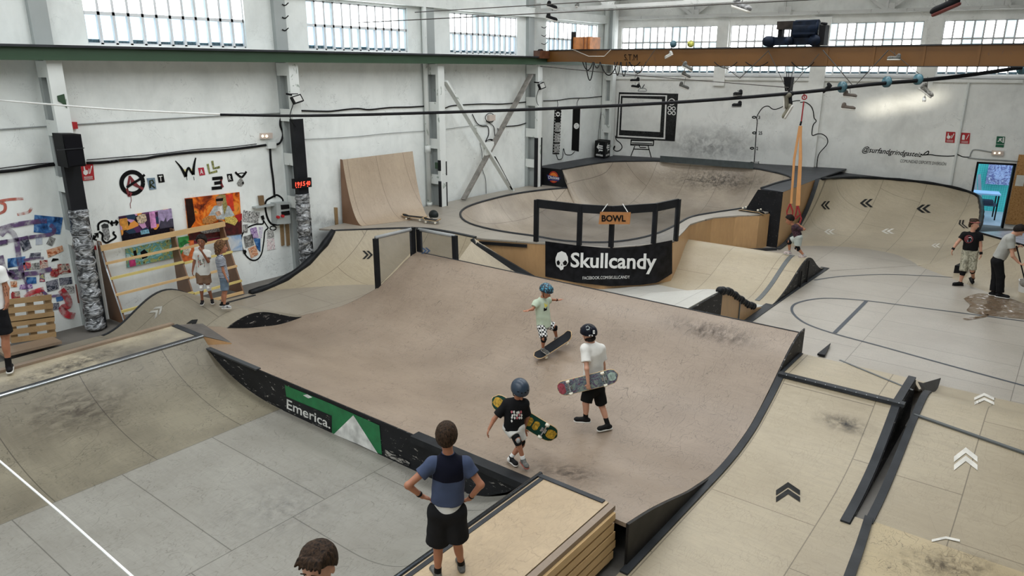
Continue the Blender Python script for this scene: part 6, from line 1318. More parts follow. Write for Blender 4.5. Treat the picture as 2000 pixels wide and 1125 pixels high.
chevron(1692, 397, 20, 16, M_PBLK, 'black double chevron, middle one high on the corner bank', ang=PI, gap=0.5)
chevron(1804, 408, 22, 16, M_PBLK, 'black double chevron, rightmost one high on the corner bank', ang=PI, gap=0.5)
chevron(1612, 401, 14, 16, M_PBLK, 'black double chevron, leftmost one high on the corner bank', ang=PI, gap=0.5)
chevron(1734, 452, 20, 10, M_PWHT, 'white double chevron low in the middle of the corner bank', ang=PI, gap=0.5)
chevron(1620, 453, 16, 10, M_PWHT, 'white double chevron low at the left of the corner bank', ang=PI, gap=0.5)
chevron(1828, 480, 14, 8, M_PWHT, 'small white double chevron low at the right of the corner bank', ang=PI, gap=0.5)
chevron(1880, 438, 12, 16, M_PBLK, 'black double chevron beside the head of the woman', ang=PI, gap=0.5, skewx=-0.5)
chevron(718, 498, 16, 16, M_PBLK, 'black double chevron on the curved bank left of the mesh screen', ang=0, gap=0.5)
chevron(832, 490, 14, 12, flat('arrow_blue', srgb(60, 90, 130), 0.6, var=0.5), 'blue and black arrow seen through the back mesh screen', ang=0, gap=0.5)
chevron(307, 608, 22, 16, flat('arrow_grey', srgb(170, 168, 160), 0.6, var=0.2), 'grey white double chevron on the low bump at left', ang=-0.75, gap=0.5)
chevron(377, 631, 20, 12, M_PBLK, 'black arrow mark on the low bump near its front corner', ang=-0.6, gap=0.4, n=1, thick=0.7)
# puddle
t = NT('water'); t.b.inputs['Base Color'].default_value = (0.17, 0.12, 0.08, 1); t.b.inputs['Roughness'].default_value = 0.16
bp = t.n('ShaderNodeBump'); bp.inputs['Strength'].default_value = 1.0; bp.inputs['Distance'].default_value = 0.09; t.l(t.noise(t.coord(), 2.5, 2), bp.inputs['Height']); t.l(bp.outputs[0], t.b.inputs['Normal'])
def puddle(px, label):
    pts = catmull(px+[px[0]], 4)[:-1]; V = [P(a, b, 0.006) for a, b in pts]; return tag(mk('puddle', V, [tuple(range(len(V)))], t.m), label, 'puddle')
puddle([(1882, 583), (1895, 577), (1912, 573), (1935, 575), (1960, 580), (1990, 584), (2040, 590), (2040, 625), (1990, 622), (1950, 618), (1928, 616), (1905, 612), (1888, 606), (1894, 596)], 'shallow water puddle on the court floor around the mopping man')
puddle([(1880, 622), (1895, 620), (1915, 617), (1930, 614), (1928, 618), (1910, 622), (1890, 625)], 'thin trickle of water running left from the puddle')
# ================================================================= LINES OVERHEAD
unit3 = lambda v: v/np.linalg.norm(v)
M_ROPE = flat('black_rope', (0.012, 0.012, 0.014, 1), 0.6, bump=0.5, scale=40)
c0p = P(1, 1, 1)
A3 = PX(-10, 195, -14.6); C3 = PY(1571, 180, 17.5); dirv = C3-A3; nv_ = np.array([dirv[1], -dirv[0], 0.0])
def pc(px, py): return PL(px, py, A3, nv_)
cbl = thing('overhead_cable', C3, 'thick black overhead cable crossing the hall, white strap at its left', 'cable')
pts = [pc(*p) for p in ((430, 224), (600, 226), (850, 220), (1100, 211), (1350, 198), (1571, 180), (1700, 165), (1850, 152), (2000, 131), (2060, 122))]
mb = MB(); mb.tube(catmull(pts, 4), resample(np.array([[.022], [.03], [.034], [.04], [.045], [.046], [.048], [.050], [.052], [.052]]), 37)[:, 0], 8); mb.build('rope_bundle', M_ROPE, cbl, True)
pts = [pc(*p) for p in ((-10, 195), (100, 204), (250, 215), (430, 223))]; mb = MB(); mb.tube(catmull(pts, 4), 0.015, 6); mb.build('white_strap', M_WHITE, cbl, True)
for i, (a, b) in enumerate(((1645, 165), (1732, 155), (1793, 150), (1996, 130))):
    h0 = pc(a, b+5); mb = MB(); dd = unit3(C3-A3)
    mb.cyl(h0, dd*.07, .125, 20)
    tag(mb.build('cable_ring', flat('teal_ring', srgb(70, 110, 122), 0.35, var=0.4), smooth=True), ('leftmost', 'second', 'third', 'rightmost')[i]+' of the four teal steel rings clamped around the overhead cable', 'ring', 'rings on the overhead cable')
mb = MB(); mb.tube(catmull([PY(935, 118, 20.2), PY(1240, 147, 20.2), PY(1540, 171, 20.2)], 5), 0.012, 5); tag(mb.build('thin_wire', M_CABLE), 'thin wire stretched from the green rail to the hook block', 'wire')
mb = MB(); mb.tube([P(-60, 850, 1.9), P(120, 1003, 2.1), P(330, 1190, 2.35)], 0.008, 6); tag(mb.build('white_cord', M_WHITE), 'taut white cord crossing the bottom left corner', 'cord')
# child's strap loops
st = thing('strap_loop', C3, 'orange strap loop with red handles hanging from the overhead cable', 'strap')
M_STRAP = flat('strap_orange', srgb(206, 148, 92), 0.6); M_REDS = flat('strap_red', srgb(150, 30, 36), 0.6)
g17 = lambda a, b: PY(a, b, 17.5)
mb = MB(); mb.tube([g17(1570, 182), g17(1571, 192)], 0.012, 6); mb.tube([g17(1571, 190)+np.array([0.05*math.cos(t_), 0, 0.05*math.sin(t_)]) for t_ in np.linspace(0, 6.3, 12)], 0.014, 6); mb.build('ring', M_REDS, st)
mb = MB(); mb.tube([g17(1570, 198), g17(1565, 237)], 0.016, 6); mb.build('red_sling', M_REDS, st); mb = MB(); mb.tube([g17(1565, 237), g17(1563, 245)], 0.022, 6); mb.build('shackle', M_BLACK, st)
for p_ in ([(1562, 246), (1551, 310), (1545, 398)], [(1564, 246), (1562, 310), (1556, 402)], [(1563, 246), (1564, 310), (1560, 402)]):
    mb = MB(); pp = [g17(*a) for a in p_]; mb.grid(ribbon(pp, 0.042, (0.2, -1, 0))); mb.grid(ribbon([q_+[0, .01, 0] for q_ in pp], 0.055, (0.2, -1, 0))); mb.build('webbing', M_STRAP, st)
for p_ in ([(1543, 398), (1537, 412), (1537, 419), (1548, 419), (1548, 412), (1543, 398)], [(1557, 402), (1553, 424), (1563, 419), (1565, 427), (1562, 436)], [(1558, 402), (1563, 419), (1553, 428)]):
    mb = MB(); mb.tube([g17(*a) for a in p_], 0.02, 6); mb.build('red_handle', M_REDS, st)

# ================================================================= STAINS AND SCUFFS
def smudge_mat(nm, col, sc=14, k=1.0, scale=(1, 1, 1)):
    t = NT(nm); t.b.inputs['Base Color'].default_value = col; t.b.inputs['Roughness'].default_value = .7
    at = t.n('ShaderNodeAttribute'); at.attribute_name = 'fade'; v = t.ramp(t.noise(t.coord(scale=scale), sc, 6, .7, .5), .38, .72)
    t.l(t.math('MULTIPLY', t.math('MULTIPLY', at.outputs['Fac'], v), k, clamp=True), t.b.inputs['Alpha']); return t.m
def smudge(name, px, py, rx, ry, ang, mat, f, label, lift=.006, p=1.2):
    V, W_ = [], []; ca, sa = math.cos(ang), math.sin(ang); nr, na = 10, 28
    for i in range(nr+1):
        r_ = i/nr
        for j in range(na):
            a = 2*PI*j/na; x_, y_ = r_*rx*math.cos(a), r_*ry*math.sin(a); V.append(f(px+x_*ca-y_*sa, py+x_*sa+y_*ca)); W_.append((1-r_)**p)
    F_ = [(i*na+j, i*na+(j+1) % na, (i+1)*na+(j+1) % na, (i+1)*na+j) for i in range(nr) for j in range(na)]
    o = mk(name, V, F_, mat); at = o.data.attributes.new('fade', 'FLOAT', 'POINT'); at.data.foreach_set('value', W_); return tag(o, label, 'stain')
SM_D = smudge_mat('scuff_dark', (0.03, 0.03, 0.032, 1), 10, 1.0); SM_B = smudge_mat('scuff_brown', (0.05, 0.035, 0.025, 1), 12, 0.9, (1, .4, 1)); SM_W = smudge_mat('soot', (0.06, 0.06, 0.062, 1), 5, 0.55)
hl = lambda a, b: hit(a, b, .007)
dk_ = lambda a, b: P(a, b, .667)
smudge('dark_smudge', 140, 712, 190, 20, -.30, SM_D, dk_, 'long dark rubbed smudge on the deck along the left coping')
smudge('scuff_patch', 150, 800, 170, 62, -.25, SM_B, hl, 'brown scuffed patch on the left quarter pipe below the coping')
smudge('scuff_patch', 1395, 650, 130, 26, .2, SM_B, hl, 'brown scuff under the right half of the wave ridge')
smudge('scuff_patch', 1650, 828, 75, 22, .25, SM_D, hl, 'peppered black scuffs on the upper fun box bank')
smudge('scuff_patch', 1110, 925, 110, 30, .15, SM_B, hl, 'dark scribbled wheel marks on the tan floor by the deck corner')
smudge('scuff_patch', 1400, 352, 150, 30, .05, SM_D, hl, 'grey wheel grime high on the back wall of the bowl')
smudge('soot_stain', 1390, 285, 110, 45, .05, SM_W, lambda a, b: PB(a, min(b, 314), .006), 'grey sooty stain on the back wall above the guard board', p=.8)
smudge('scuff_patch', 1850, 1105, 150, 40, .12, SM_B, hl, 'arched wheel marks on the near ramp at bottom right')
smudge('scuff_patch', 560, 990, 220, 90, -.2, smudge_mat('wear_grey', (0.16, 0.155, 0.15, 1), 7, .4), hl, 'soft grey wear across the front floor')
smudge('soot_stain', 640, 435, 60, 30, 0, SM_W, lambda a, b: PW(a, b, .006), 'grey scribbled marks on the wall right of the second column')
# ================================================================= IMPLICIT SURFACES (bodies, clothes, shoes)
def unit(v): v = np.array(v, float); return v/max(np.linalg.norm(v), 1e-9)
def cap(a, b, ra, rb, sq=None, cuts=(), k=None): return ('cap', np.array(a, float), np.array(b, float), ra, rb, sq, cuts, k)
def ell(c, ax, rad, cuts=(), k=None): return ('ell', np.array(c, float), np.array(ax, float), np.array(rad, float), None, None, cuts, k)
def _eval(p, X):
    if p[0] == 'cap':
        _, a, b, ra, rb, sq, cuts, k = p
        if sq is not None:
            ax, f = sq; Q = X-a; Q = Q+(Q @ ax)[..., None]*ax*(f-1); ba = b-a; ba = ba+ax*(ba @ ax)*(f-1)
        else: Q = X-a; ba = b-a
        t_ = np.clip((Q @ ba)/max(ba @ ba, 1e-9), 0, 1); d = np.linalg.norm(Q-t_[..., None]*ba, axis=-1)-(ra+(rb-ra)*t_)
        if sq is not None: d = d/ (1+0.35*(sq[1]-1))
    else:
        _, c, ax, rad, _, _, cuts, k = p
        Q = (X-c) @ ax.T; l = np.linalg.norm(Q/rad, axis=-1); g = np.linalg.norm(Q/rad**2, axis=-1); d = l*(l-1)/np.maximum(g, 1e-6)
    for pt, n in cuts: d = np.maximum(d, (X-np.array(pt)) @ np.array(n))
    return d
def sdf_mesh(prims, h=0.008, k=0.02, cuts=(), noise=0.0, nfreq=30):
    lo = np.full(3, 1e9); hi = -lo; bb = []
    for p in prims:
        if p[0] == 'cap': r = max(p[3], p[4]); a = np.minimum(p[1], p[2])-r; b = np.maximum(p[1], p[2])+r
        else: r = p[3].max(); a = p[1]-r; b = p[1]+r
        bb.append((a, b)); lo = np.minimum(lo, a); hi = np.maximum(hi, b)
    lo = lo-4*h; n = np.ceil((hi+4*h-lo)/h).astype(int)+1
    D = np.full(n, 0.25, np.float32); g = [lo[i]+h*np.arange(n[i]) for i in range(3)]
    for p, (a, b) in zip(prims, bb):
        kk = p[7] if p[7] is not None else k; m = kk+3*h
        i0 = np.maximum(0, np.floor((a-m-lo)/h).astype(int)); i1 = np.minimum(n, np.ceil((b+m-lo)/h).astype(int)+1)
        s = tuple(slice(i0[i], i1[i]) for i in range(3)); X = np.stack(np.meshgrid(g[0][s[0]], g[1][s[1]], g[2][s[2]], indexing='ij'), -1)
        d = _eval(p, X); A = D[s]; hh = np.clip(kk-np.abs(A-d), 0, None)/kk; D[s] = np.minimum(A, d)-hh*hh*kk/4
    if cuts or noise:
        X = np.stack(np.meshgrid(*g, indexing='ij'), -1)
        if noise: D = D+noise*(np.sin(X[..., 0]*nfreq+3*np.sin(X[..., 2]*nfreq*.4))*np.sin(X[..., 1]*nfreq*1.1+2*np.sin(X[..., 2]*nfreq*.5)))
        for pt, nn in cuts: D = np.maximum(D, (X-np.array(pt)) @ np.array(nn))
    S = D < 0; c = S.astype(np.int8)
    cnt = sum(c[i:n[0]-1+i, j:n[1]-1+j, k_:n[2]-1+k_] for i in (0, 1) for j in (0, 1) for k_ in (0, 1))
    M = (cnt > 0) & (cnt < 8); ids = np.argwhere(M); idx = np.full(M.shape, -1); idx[M] = np.arange(len(ids))
    acc = np.zeros((len(ids), 3)); w = np.zeros(len(ids))
    for ax in range(3):
        o = [a for a in range(3) if a != ax]
        for u in (0, 1):
            for v in (0, 1):
                q = ids.copy(); q[:, o[0]] += u; q[:, o[1]] += v; q2 = q.copy(); q2[:, ax] += 1
                d0 = D[tuple(q.T)]; d1 = D[tuple(q2.T)]; m = (d0 < 0) != (d1 < 0); t_ = np.where(m, d0/np.where(m, d0-d1, 1), 0)
                pos = q.astype(float); pos[:, ax] += t_; acc[m] += pos[m]; w[m] += 1
    V = acc/w[:, None]*h+lo; F = []
    for ax in range(3):
        o = [a for a in range(3) if a != ax]
        sl0 = [slice(None)]*3; sl1 = [slice(None)]*3; sl0[ax] = slice(0, -1); sl1[ax] = slice(1, None)
        ch = S[tuple(sl0)] != S[tuple(sl1)]; e = np.argwhere(ch); e = e[(e[:, o[0]] > 0) & (e[:, o[1]] > 0) & (e[:, o[0]] < n[o[0]]-1) & (e[:, o[1]] < n[o[1]]-1)]
        ins = S[tuple(e.T)]; quad = []
        for u, v in ((1, 1), (0, 1), (0, 0), (1, 0)):
            q = e.copy(); q[:, o[0]] -= u; q[:, o[1]] -= v; quad.append(idx[tuple(q.T)])
        quad = np.stack(quad, 1); fl = ins if ax != 1 else ~ins; quad[~fl] = quad[~fl][:, ::-1]; F += quad[(quad >= 0).all(1)].tolist()
    return V, F
BODYH = 0.0075
def smesh(name, prims, mat, parent=None, h=None, k=0.02, cuts=(), noise=0.0, nfreq=30, base=None):
    V, F = sdf_mesh(prims, h or BODYH, k, cuts, noise, nfreq); o = mk(name, V, F, mat, parent, True, base); o['_n'] = len(V); del o['_n']; return o, V, F
def hand_prims(wr, d, palm_n, thumb, s=1.0, curl=0.35):
    """wrist point, finger direction, palm normal (towards what it holds), thumb side"""
    d = unit(d); palm_n = unit(palm_n-d*(palm_n @ d)); sd = unit(np.cross(d, palm_n)); sd = sd if sd @ thumb > 0 else -sd; P_ = []
    pc_ = wr+d*0.045*s; P_.append(ell(pc_, [d, sd, palm_n], [0.046*s, 0.036*s, 0.016*s], k=0.012))
    for i, (L, sp_) in enumerate(((0.062, 0.026), (0.070, 0.009), (0.064, -0.009), (0.050, -0.026))):
        a = pc_+d*0.032*s+sd*sp_*s; c1 = curl*(1+0.12*i); d1 = unit(d*math.cos(c1)+palm_n*math.sin(c1)+sd*sp_*2.0); b = a+d1*L*0.5*s; d2 = unit(d*math.cos(2.1*c1)+palm_n*math.sin(2.1*c1)+sd*sp_*1.5); e = b+d2*L*0.5*s
        P_ += [cap(a, b, 0.0090*s, 0.0083*s, k=0.004), cap(b, e, 0.0083*s, 0.0070*s, k=0.003)]
    a = pc_-d*0.022*s+sd*0.024*s; b = a+unit(d*0.6+sd*0.8)*0.030*s; e = b+unit(d*0.9+sd*0.35+palm_n*curl)*0.030*s
    return P_+[cap(a, b, 0.0115*s, 0.0098*s, k=0.008), cap(b, e, 0.0098*s, 0.0080*s, k=0.003)]
SKIN = {}
def skin(nm, col):
    if nm not in SKIN:
        t = NT(nm); c = t.noise(t.coord(), 12, 3); t.l(t.mix(t.ramp(c, .3, .7), tuple(x*.88 for x in col[:3])+(1,), col), t.b.inputs['Base Color']); t.b.inputs['Roughness'].default_value = 0.5
        t.b.inputs['Subsurface Weight'].default_value = 0.08; t.b.inputs['Subsurface Radius'].default_value = (0.02, 0.008, 0.004); SKIN[nm] = t.m
    return SKIN[nm]
def hairmat(nm, a, b, sc=60):
    t = NT(nm); v = t.noise(t.coord(scale=(1, 1, 0.3)), sc, 4, 0.6, 0.5); t.l(t.mix(t.ramp(v, .35, .65), a, b), t.b.inputs['Base Color']); t.b.inputs['Roughness'].default_value = 0.65; t.b.inputs['Specular IOR Level'].default_value = 0.15
    bp = t.n('ShaderNodeBump'); bp.inputs['Strength'].default_value = 0.6; bp.inputs['Distance'].default_value = 0.01; t.l(v, bp.inputs['Height']); t.l(bp.outputs[0], t.b.inputs['Normal']); return t.m
def cloth(nm, col, v=0.12): return flat(nm, col, 0.85, var=v, scale=9)
class Person:
    def __init__(s, label, foot, fd, H, skn, j, ground=None, hs=1.0, look=None, head=None, group=None, h=None):
        s.h = h or BODYH
        s.base = np.array(ground) if ground is not None else hit(*foot, 0.0)
        tc = EYE-s.base; tc[2] = 0; s.tc = unit(tc); s.rs = unit(np.cross([0, 0, 1.0], s.tc)); s.S = H/1.75
        # image-right direction
        if proj(s.base+s.rs*0.1)[0] < proj(s.base)[0]: s.rs = -s.rs
        s.up = np.array([0, 0, 1.0]); s.fd = unit(s.tc*fd[0]+s.rs*fd[1]); s.sd = unit(np.cross(s.up, s.fd))   # sd: the person's left
        s.J = {k: s.pt(*v) for k, v in j.items()}; s.label = label; s.skn = skn; s.hs = hs
        lk = look if look is not None else fd; s.look = unit(s.tc*lk[0]+s.rs*lk[1]+s.up*(lk[2] if len(lk) > 2 else 0))
        s.hu = unit(s.up-s.look*(s.up @ s.look)); s.hl = unit(np.cross(s.hu, s.look)); s.hax = np.array([s.look, s.hl, s.hu])
    def pt(s, px, py, off=0.0): return PL(px, py, s.base+s.tc*off, s.tc)
    def build(s, hands=(), extra=(), arms=('L', 'R'), bare_feet=False):
        J, S = s.J, s.S; f = (s.fd, 1.4); P_ = []
        pel = (J['hipL']+J['hipR'])/2; che = (J['shL']+J['shR'])/2-unit(J['neck']-pel)*0.07*S
        wai = pel*0.55+che*0.45
        P_ += [cap(pel, wai, .125*S, .115*S, f), cap(wai, che, .115*S, .145*S, f), cap(J['shL'], J['shR'], .052*S, .052*S), cap(che, J['neck'], .10*S, .05*S, (s.fd, 1.2)), cap(J['neck'], J['head'], .052*S, .055*S)]
        P_ += [cap(J['hipL'], J['hipR'], .10*S, .10*S, (s.fd, 1.15))]
        for q in arms:
            P_ += [cap(J['sh'+q], J['el'+q], .047*S, .036*S), cap(J['el'+q], J['wr'+q], .037*S, .025*S)]
        for q in 'LR':
            kn, an = J['kn'+q], J['an'+q]; P_ += [cap(J['hip'+q], kn, .082*S, .054*S), cap(kn, an, .050*S, .033*S)]
            cf = kn*0.68+an*0.32; dl = unit(kn-an); bk = unit(-s.fd-dl*(-s.fd @ dl)); P_ += [ell(cf+bk*.014*S, [dl, bk, np.cross(dl, bk)], [.12*S, .046*S, .045*S])]
            P_ += [cap(an, an-np.array([0, 0, .03*S]), .034*S, .032*S)]
        hc = J['head']; g = s.hs; A = s.hax
        P_ += [ell(hc+s.hu*.018*g, A, [.094*g, .076*g, .100*g]), ell(hc+s.look*.022*g-s.hu*.045*g, A, [.066*g, .054*g, .062*g]), cap(hc+s.look*.055*g-s.hu*.088*g, hc+s.look*.03*g-s.hu*.08*g, .022*g, .035*g)]
        P_ += [cap(hc+s.look*.086*g+s.hu*.004*g, hc+s.look*.104*g-s.hu*.030*g, .009*g, .014*g, k=.01), cap(hc+s.look*.082*g-s.hu*.056*g+s.hl*.015*g, hc+s.look*.082*g-s.hu*.056*g-s.hl*.015*g, .010*g, .010*g, k=.01)]
        for q in (-1, 1): P_ += [ell(hc+s.hl*q*.078*g-s.look*.004*g-s.hu*.012*g, A, [.018*g, .009*g, .030*g], k=.006)]
        P_ += list(extra)
        for (q, dpx, n_, cu) in hands:
            wr = J['wr'+q]; tgt = s.pt(*dpx); P_ += hand_prims(wr, tgt-wr, n_[0]*s.tc+n_[1]*s.rs+n_[2]*s.up, (s.hl if q == 'R' else -s.hl)*0+s.fd*0.8+s.up*0.3, S*1.05, cu)
        s.o, V, F = smesh('person', P_, s.skn, None, s.h, .018*S+.004, base=s.base); tag(s.o, s.label, 'person'); s.pel, s.che = pel, che
        # eyes, brows and mouth
        wm, dm = flat('eye_white', (0.8, 0.8, 0.78, 1), 0.3), flat('eye_dark', (0.02, 0.015, 0.01, 1), 0.3)
        for q in (-1, 1):
            c_ = hc+s.look*.080*g+s.hl*q*.030*g+s.hu*.012*g; mb = MB(); mb.sphere(c_-s.look*.002*g, .0100*g, nu=10, nv=8); e = mb.build('eye', wm, s.o, True)
            mb = MB(); mb.sphere(c_+s.look*.0030*g, .0068*g, nu=8, nv=6); mb.build('iris', dm, e, True)
            mb = MB(); mb.tube([c_+s.look*.012*g+s.hu*.018*g-s.hl*.016*g, c_+s.look*.014*g+s.hu*.022*g, c_+s.look*.010*g+s.hu*.018*g+s.hl*.016*g], .0035*g, 5); mb.build('eyebrow', flat('brow', (0.03, 0.02, 0.012, 1), 0.7), s.o)
        mb = MB(); mb.tube([hc+s.look*.090*g-s.hu*.056*g-s.hl*.018*g, hc+s.look*.094*g-s.hu*.057*g, hc+s.look*.090*g-s.hu*.056*g+s.hl*.018*g], .004*g, 5); mb.build('mouth', flat('lips', srgb(150, 84, 76), 0.5), s.o)
        return s.o
    def shirt(s, mat, hem, sleeve=0.62, loose=.022, sleevemat=None, name='t_shirt', tail=None, hemw=1.0):
        J, S = s.J, s.S; f = (s.fd, 1.32); pel, che = s.pel, s.che; hp = s.pt(*hem); L = loose; dn = unit(pel-che)
        hp = che+dn*((hp-che) @ dn)
        P_ = [cap(che, hp+dn*.05, .148*S+L, (.152*S+L)*hemw, f, [(hp, dn)]), cap(J['shL'], J['shR'], .062*S+L*.6, .062*S+L*.6), cap(che, J['neck'], .12*S+L, .058*S+L*.5, (s.fd, 1.2), [(J['neck']-dn*.012*S, -dn)])]
        sl = []
        for q in 'LR':
            a, b = J['sh'+q], J['el'+q]; d = unit(b-a); e = a+(b-a)*sleeve; sl.append(cap(a, e+d*.04, .060*S+L*.5, .062*S+L*.6, None, [(e, d)]))
        s.so = smesh(name, P_+sl, mat, s.o, s.h, .03, noise=.003, nfreq=26)
        if sleevemat: 
            s.sl = smesh('sleeve', sl[:1], sleevemat, s.o, s.h, .02, noise=.002, nfreq=26); s.sl2 = smesh('sleeve', [cap(*[x for x in sl[1][1:5]], None, sl[1][6])], sleevemat, s.o, s.h, .02, noise=.002, nfreq=26)
        return s.so
    def shorts(s, mat, leg=0.75, loose=.025, name='shorts', flare=1.1, waist=0.0):
        J, S = s.J, s.S; f = (s.fd, 1.25); pel, che = s.pel, s.che; dn = unit(pel-che); wp = pel-dn*(.10+waist)*S
        P_ = [cap(pel-dn*.10*S, pel, .132*S+loose*.4, .135*S+loose*.6, f, [(wp, -dn)]), cap(J['hipL'], J['hipR'], .105*S+loose*.6, .105*S+loose*.6, (s.fd, 1.1))]
        for q in 'LR':
            a, b, c_ = J['hip'+q], J['kn'+q], J['an'+q]
            if leg <= 1.0: e = a+(b-a)*leg; d = unit(b-a); P_.append(cap(a, e+d*.04, .090*S+loose*.7, (.066*S+loose)*flare, None, [(e, d)]))
            else:
                e = b+(c_-b)*(leg-1); d = unit(c_-b); P_ += [cap(a, b, .090*S+loose*.7, .064*S+loose), cap(b, e+d*.03, .064*S+loose, (.050*S+loose)*flare, None, [(e, d)])]
        s.sh = smesh(name, P_, mat, s.o, s.h, .02, noise=.003, nfreq=28); return s.sh
    def shoe(s, q, toe, mat, solemat, sock=None, sockh=0.08, up=None, sockmat=None, L=None):
        J, S = s.J, s.S; an = J['an'+q]; T = s.pt(*toe); up = np.array(up, float) if up is not None else s.up
        d = T-an; d = unit(d-up*(d @ up)); L = L or .25*S*1.02; he = an-up*.045*S-d*.045*S; to = he+d*(L-.07*S); sd = np.cross(up, d)
        P_ = [cap(he, to, .036*S, .038*S, (up, 1.0), [(he-up*.030*S, -up)]), cap(an, an-up*.05*S, .042*S, .040*S), cap(an+d*.01*S-up*.02*S, to, .036*S, .026*S), ell(to, [d, sd, up], [.055*S, .043*S, .032*S])]
        o, V, F = smesh('shoe', P_, mat, s.o, .006, .015, cuts=[(he-up*.030*S, -up)])
        bot = he-up*.045*S; P2 = [cap(he-up*.03*S, to-up*.03*S, .043*S, .046*S), cap(he+d*.02*S-up*.03*S, to+d*.012*S-up*.03*S, .040*S, .044*S)]
        smesh('sole', P2, solemat, o, .006, .01, cuts=[(bot, -up), (he-up*.024*S, up)])
        if sockmat is not None:
            lg = unit(J['kn'+q]-an); smesh('sock', [cap(an-lg*.03, an+lg*sockh, .040*S, .041*S, None, [(an+lg*sockh*.85, lg)])], sockmat, s.o, .006, .01)
        return o
    def hair(s, mat, vol=.014, front=.045, low=-.05, tuft=0.0, name='hair', extra=(), noise=.004, nfreq=60):
        hc, g, A = s.J['head'], s.hs, s.hax
        P_ = [ell(hc+s.hu*.022*g-s.look*.004*g, A, [.096*g+vol, .080*g+vol, .102*g+vol])]+list(extra)
        cuts = [(hc+s.look*front*g+s.hu*.045*g, unit(s.look*1.0-s.hu*0.75)), (hc+s.hu*low*g, unit(-s.hu+s.look*0.5))]
        return smesh(name, P_, mat, s.o, .006, .02, cuts=cuts, noise=noise, nfreq=nfreq)
    def helmet(s, mat, visor=False, strap=True):
        hc, g, A = s.J['head'], s.hs, s.hax; c_ = hc+s.hu*.030*g-s.look*.004*g
        cuts = [(c_-s.hu*.022*g, unit(-s.hu+s.look*.28))]
        o, V, F = smesh('helmet', [ell(c_, A, [.128*g, .108*g, .120*g])]+([cap(c_+s.look*.10*g-s.hu*.002*g+s.hl*.05*g, c_+s.look*.10*g-s.hl*.05*g-s.hu*.002*g, .03*g, .03*g, (s.hu, 2.0))] if visor else []), mat, s.o, .006, .02, cuts=cuts)
        for a_ in range(4):
            th = -0.75+a_*0.5; fi = .95; p_ = c_+(s.look*.127*math.cos(th)*math.sin(fi)+s.hl*.107*math.sin(th)*math.sin(fi)+s.hu*.119*math.cos(fi))*g*.985
            mb = MB(); mb.sphere(p_, .012*g, (1, 1, .6), 8, 6); mb.build('vent', M_INK, o, True)
        if strap:
            for q in (-1, 1):
                mb = MB(); mb.tube([c_+s.hl*q*.085*g-s.hu*.03*g, hc+s.hl*q*.072*g+s.look*.02*g-s.hu*.06*g, hc+s.look*.045*g-s.hu*.115*g], .006*g, 6); mb.build('chin_strap', M_BLACK, s.o)
        return o, V, F
    def kneepad(s, q, mat, capmat=None, r=.062):
        kn, S = s.J['kn'+q], s.S; lg = unit(s.J['hip'+q]-kn); lw = unit(s.J['an'+q]-kn)
        o, V, F = smesh('knee_pad', [cap(kn+lg*.055*S, kn+lw*.075*S, r*S+.008, (r-.008)*S+.008, None, [(kn+lg*.075*S, lg), (kn+lw*.095*S, lw)])], mat, s.o, .006, .01)
        if capmat is not None:
            mb = MB(); mb.sphere(kn+s.fd*.055*S, .038*S, (1, 1, 1.25), 12, 8); mb.build('knee_cap', capmat, o, True)
        return o
    def band(s, q, t0, t1, mat, name='wristband', r=.034, seg=('el', 'wr')):
        a, b = s.J[seg[0]+q], s.J[seg[1]+q]; mb = MB(); mb.tube([a+(b-a)*t0, a+(b-a)*t1], r*s.S, 12); return mb.build(name, mat, s.o, True)
    def decal(s, msh, polys, mats, name='print', lift=.004):
        _, V, F = msh; bv = BVHTree.FromPolygons([Vector(v) for v in V], F)
        for poly, m_ in zip(polys, mats):
            c_ = np.mean(poly, 0); pts = []; ok = True
            for a, b in poly:
                r = bv.ray_cast(Vector(EYE), Vector(ray(a, b)).normalized())
                if r[0] is None: ok = False; break
                pts.append(np.array(r[0])+unit(EYE-np.array(r[0]))*lift)
            if ok: mk(name, pts, [tuple(range(len(pts)))], m_, s.o)
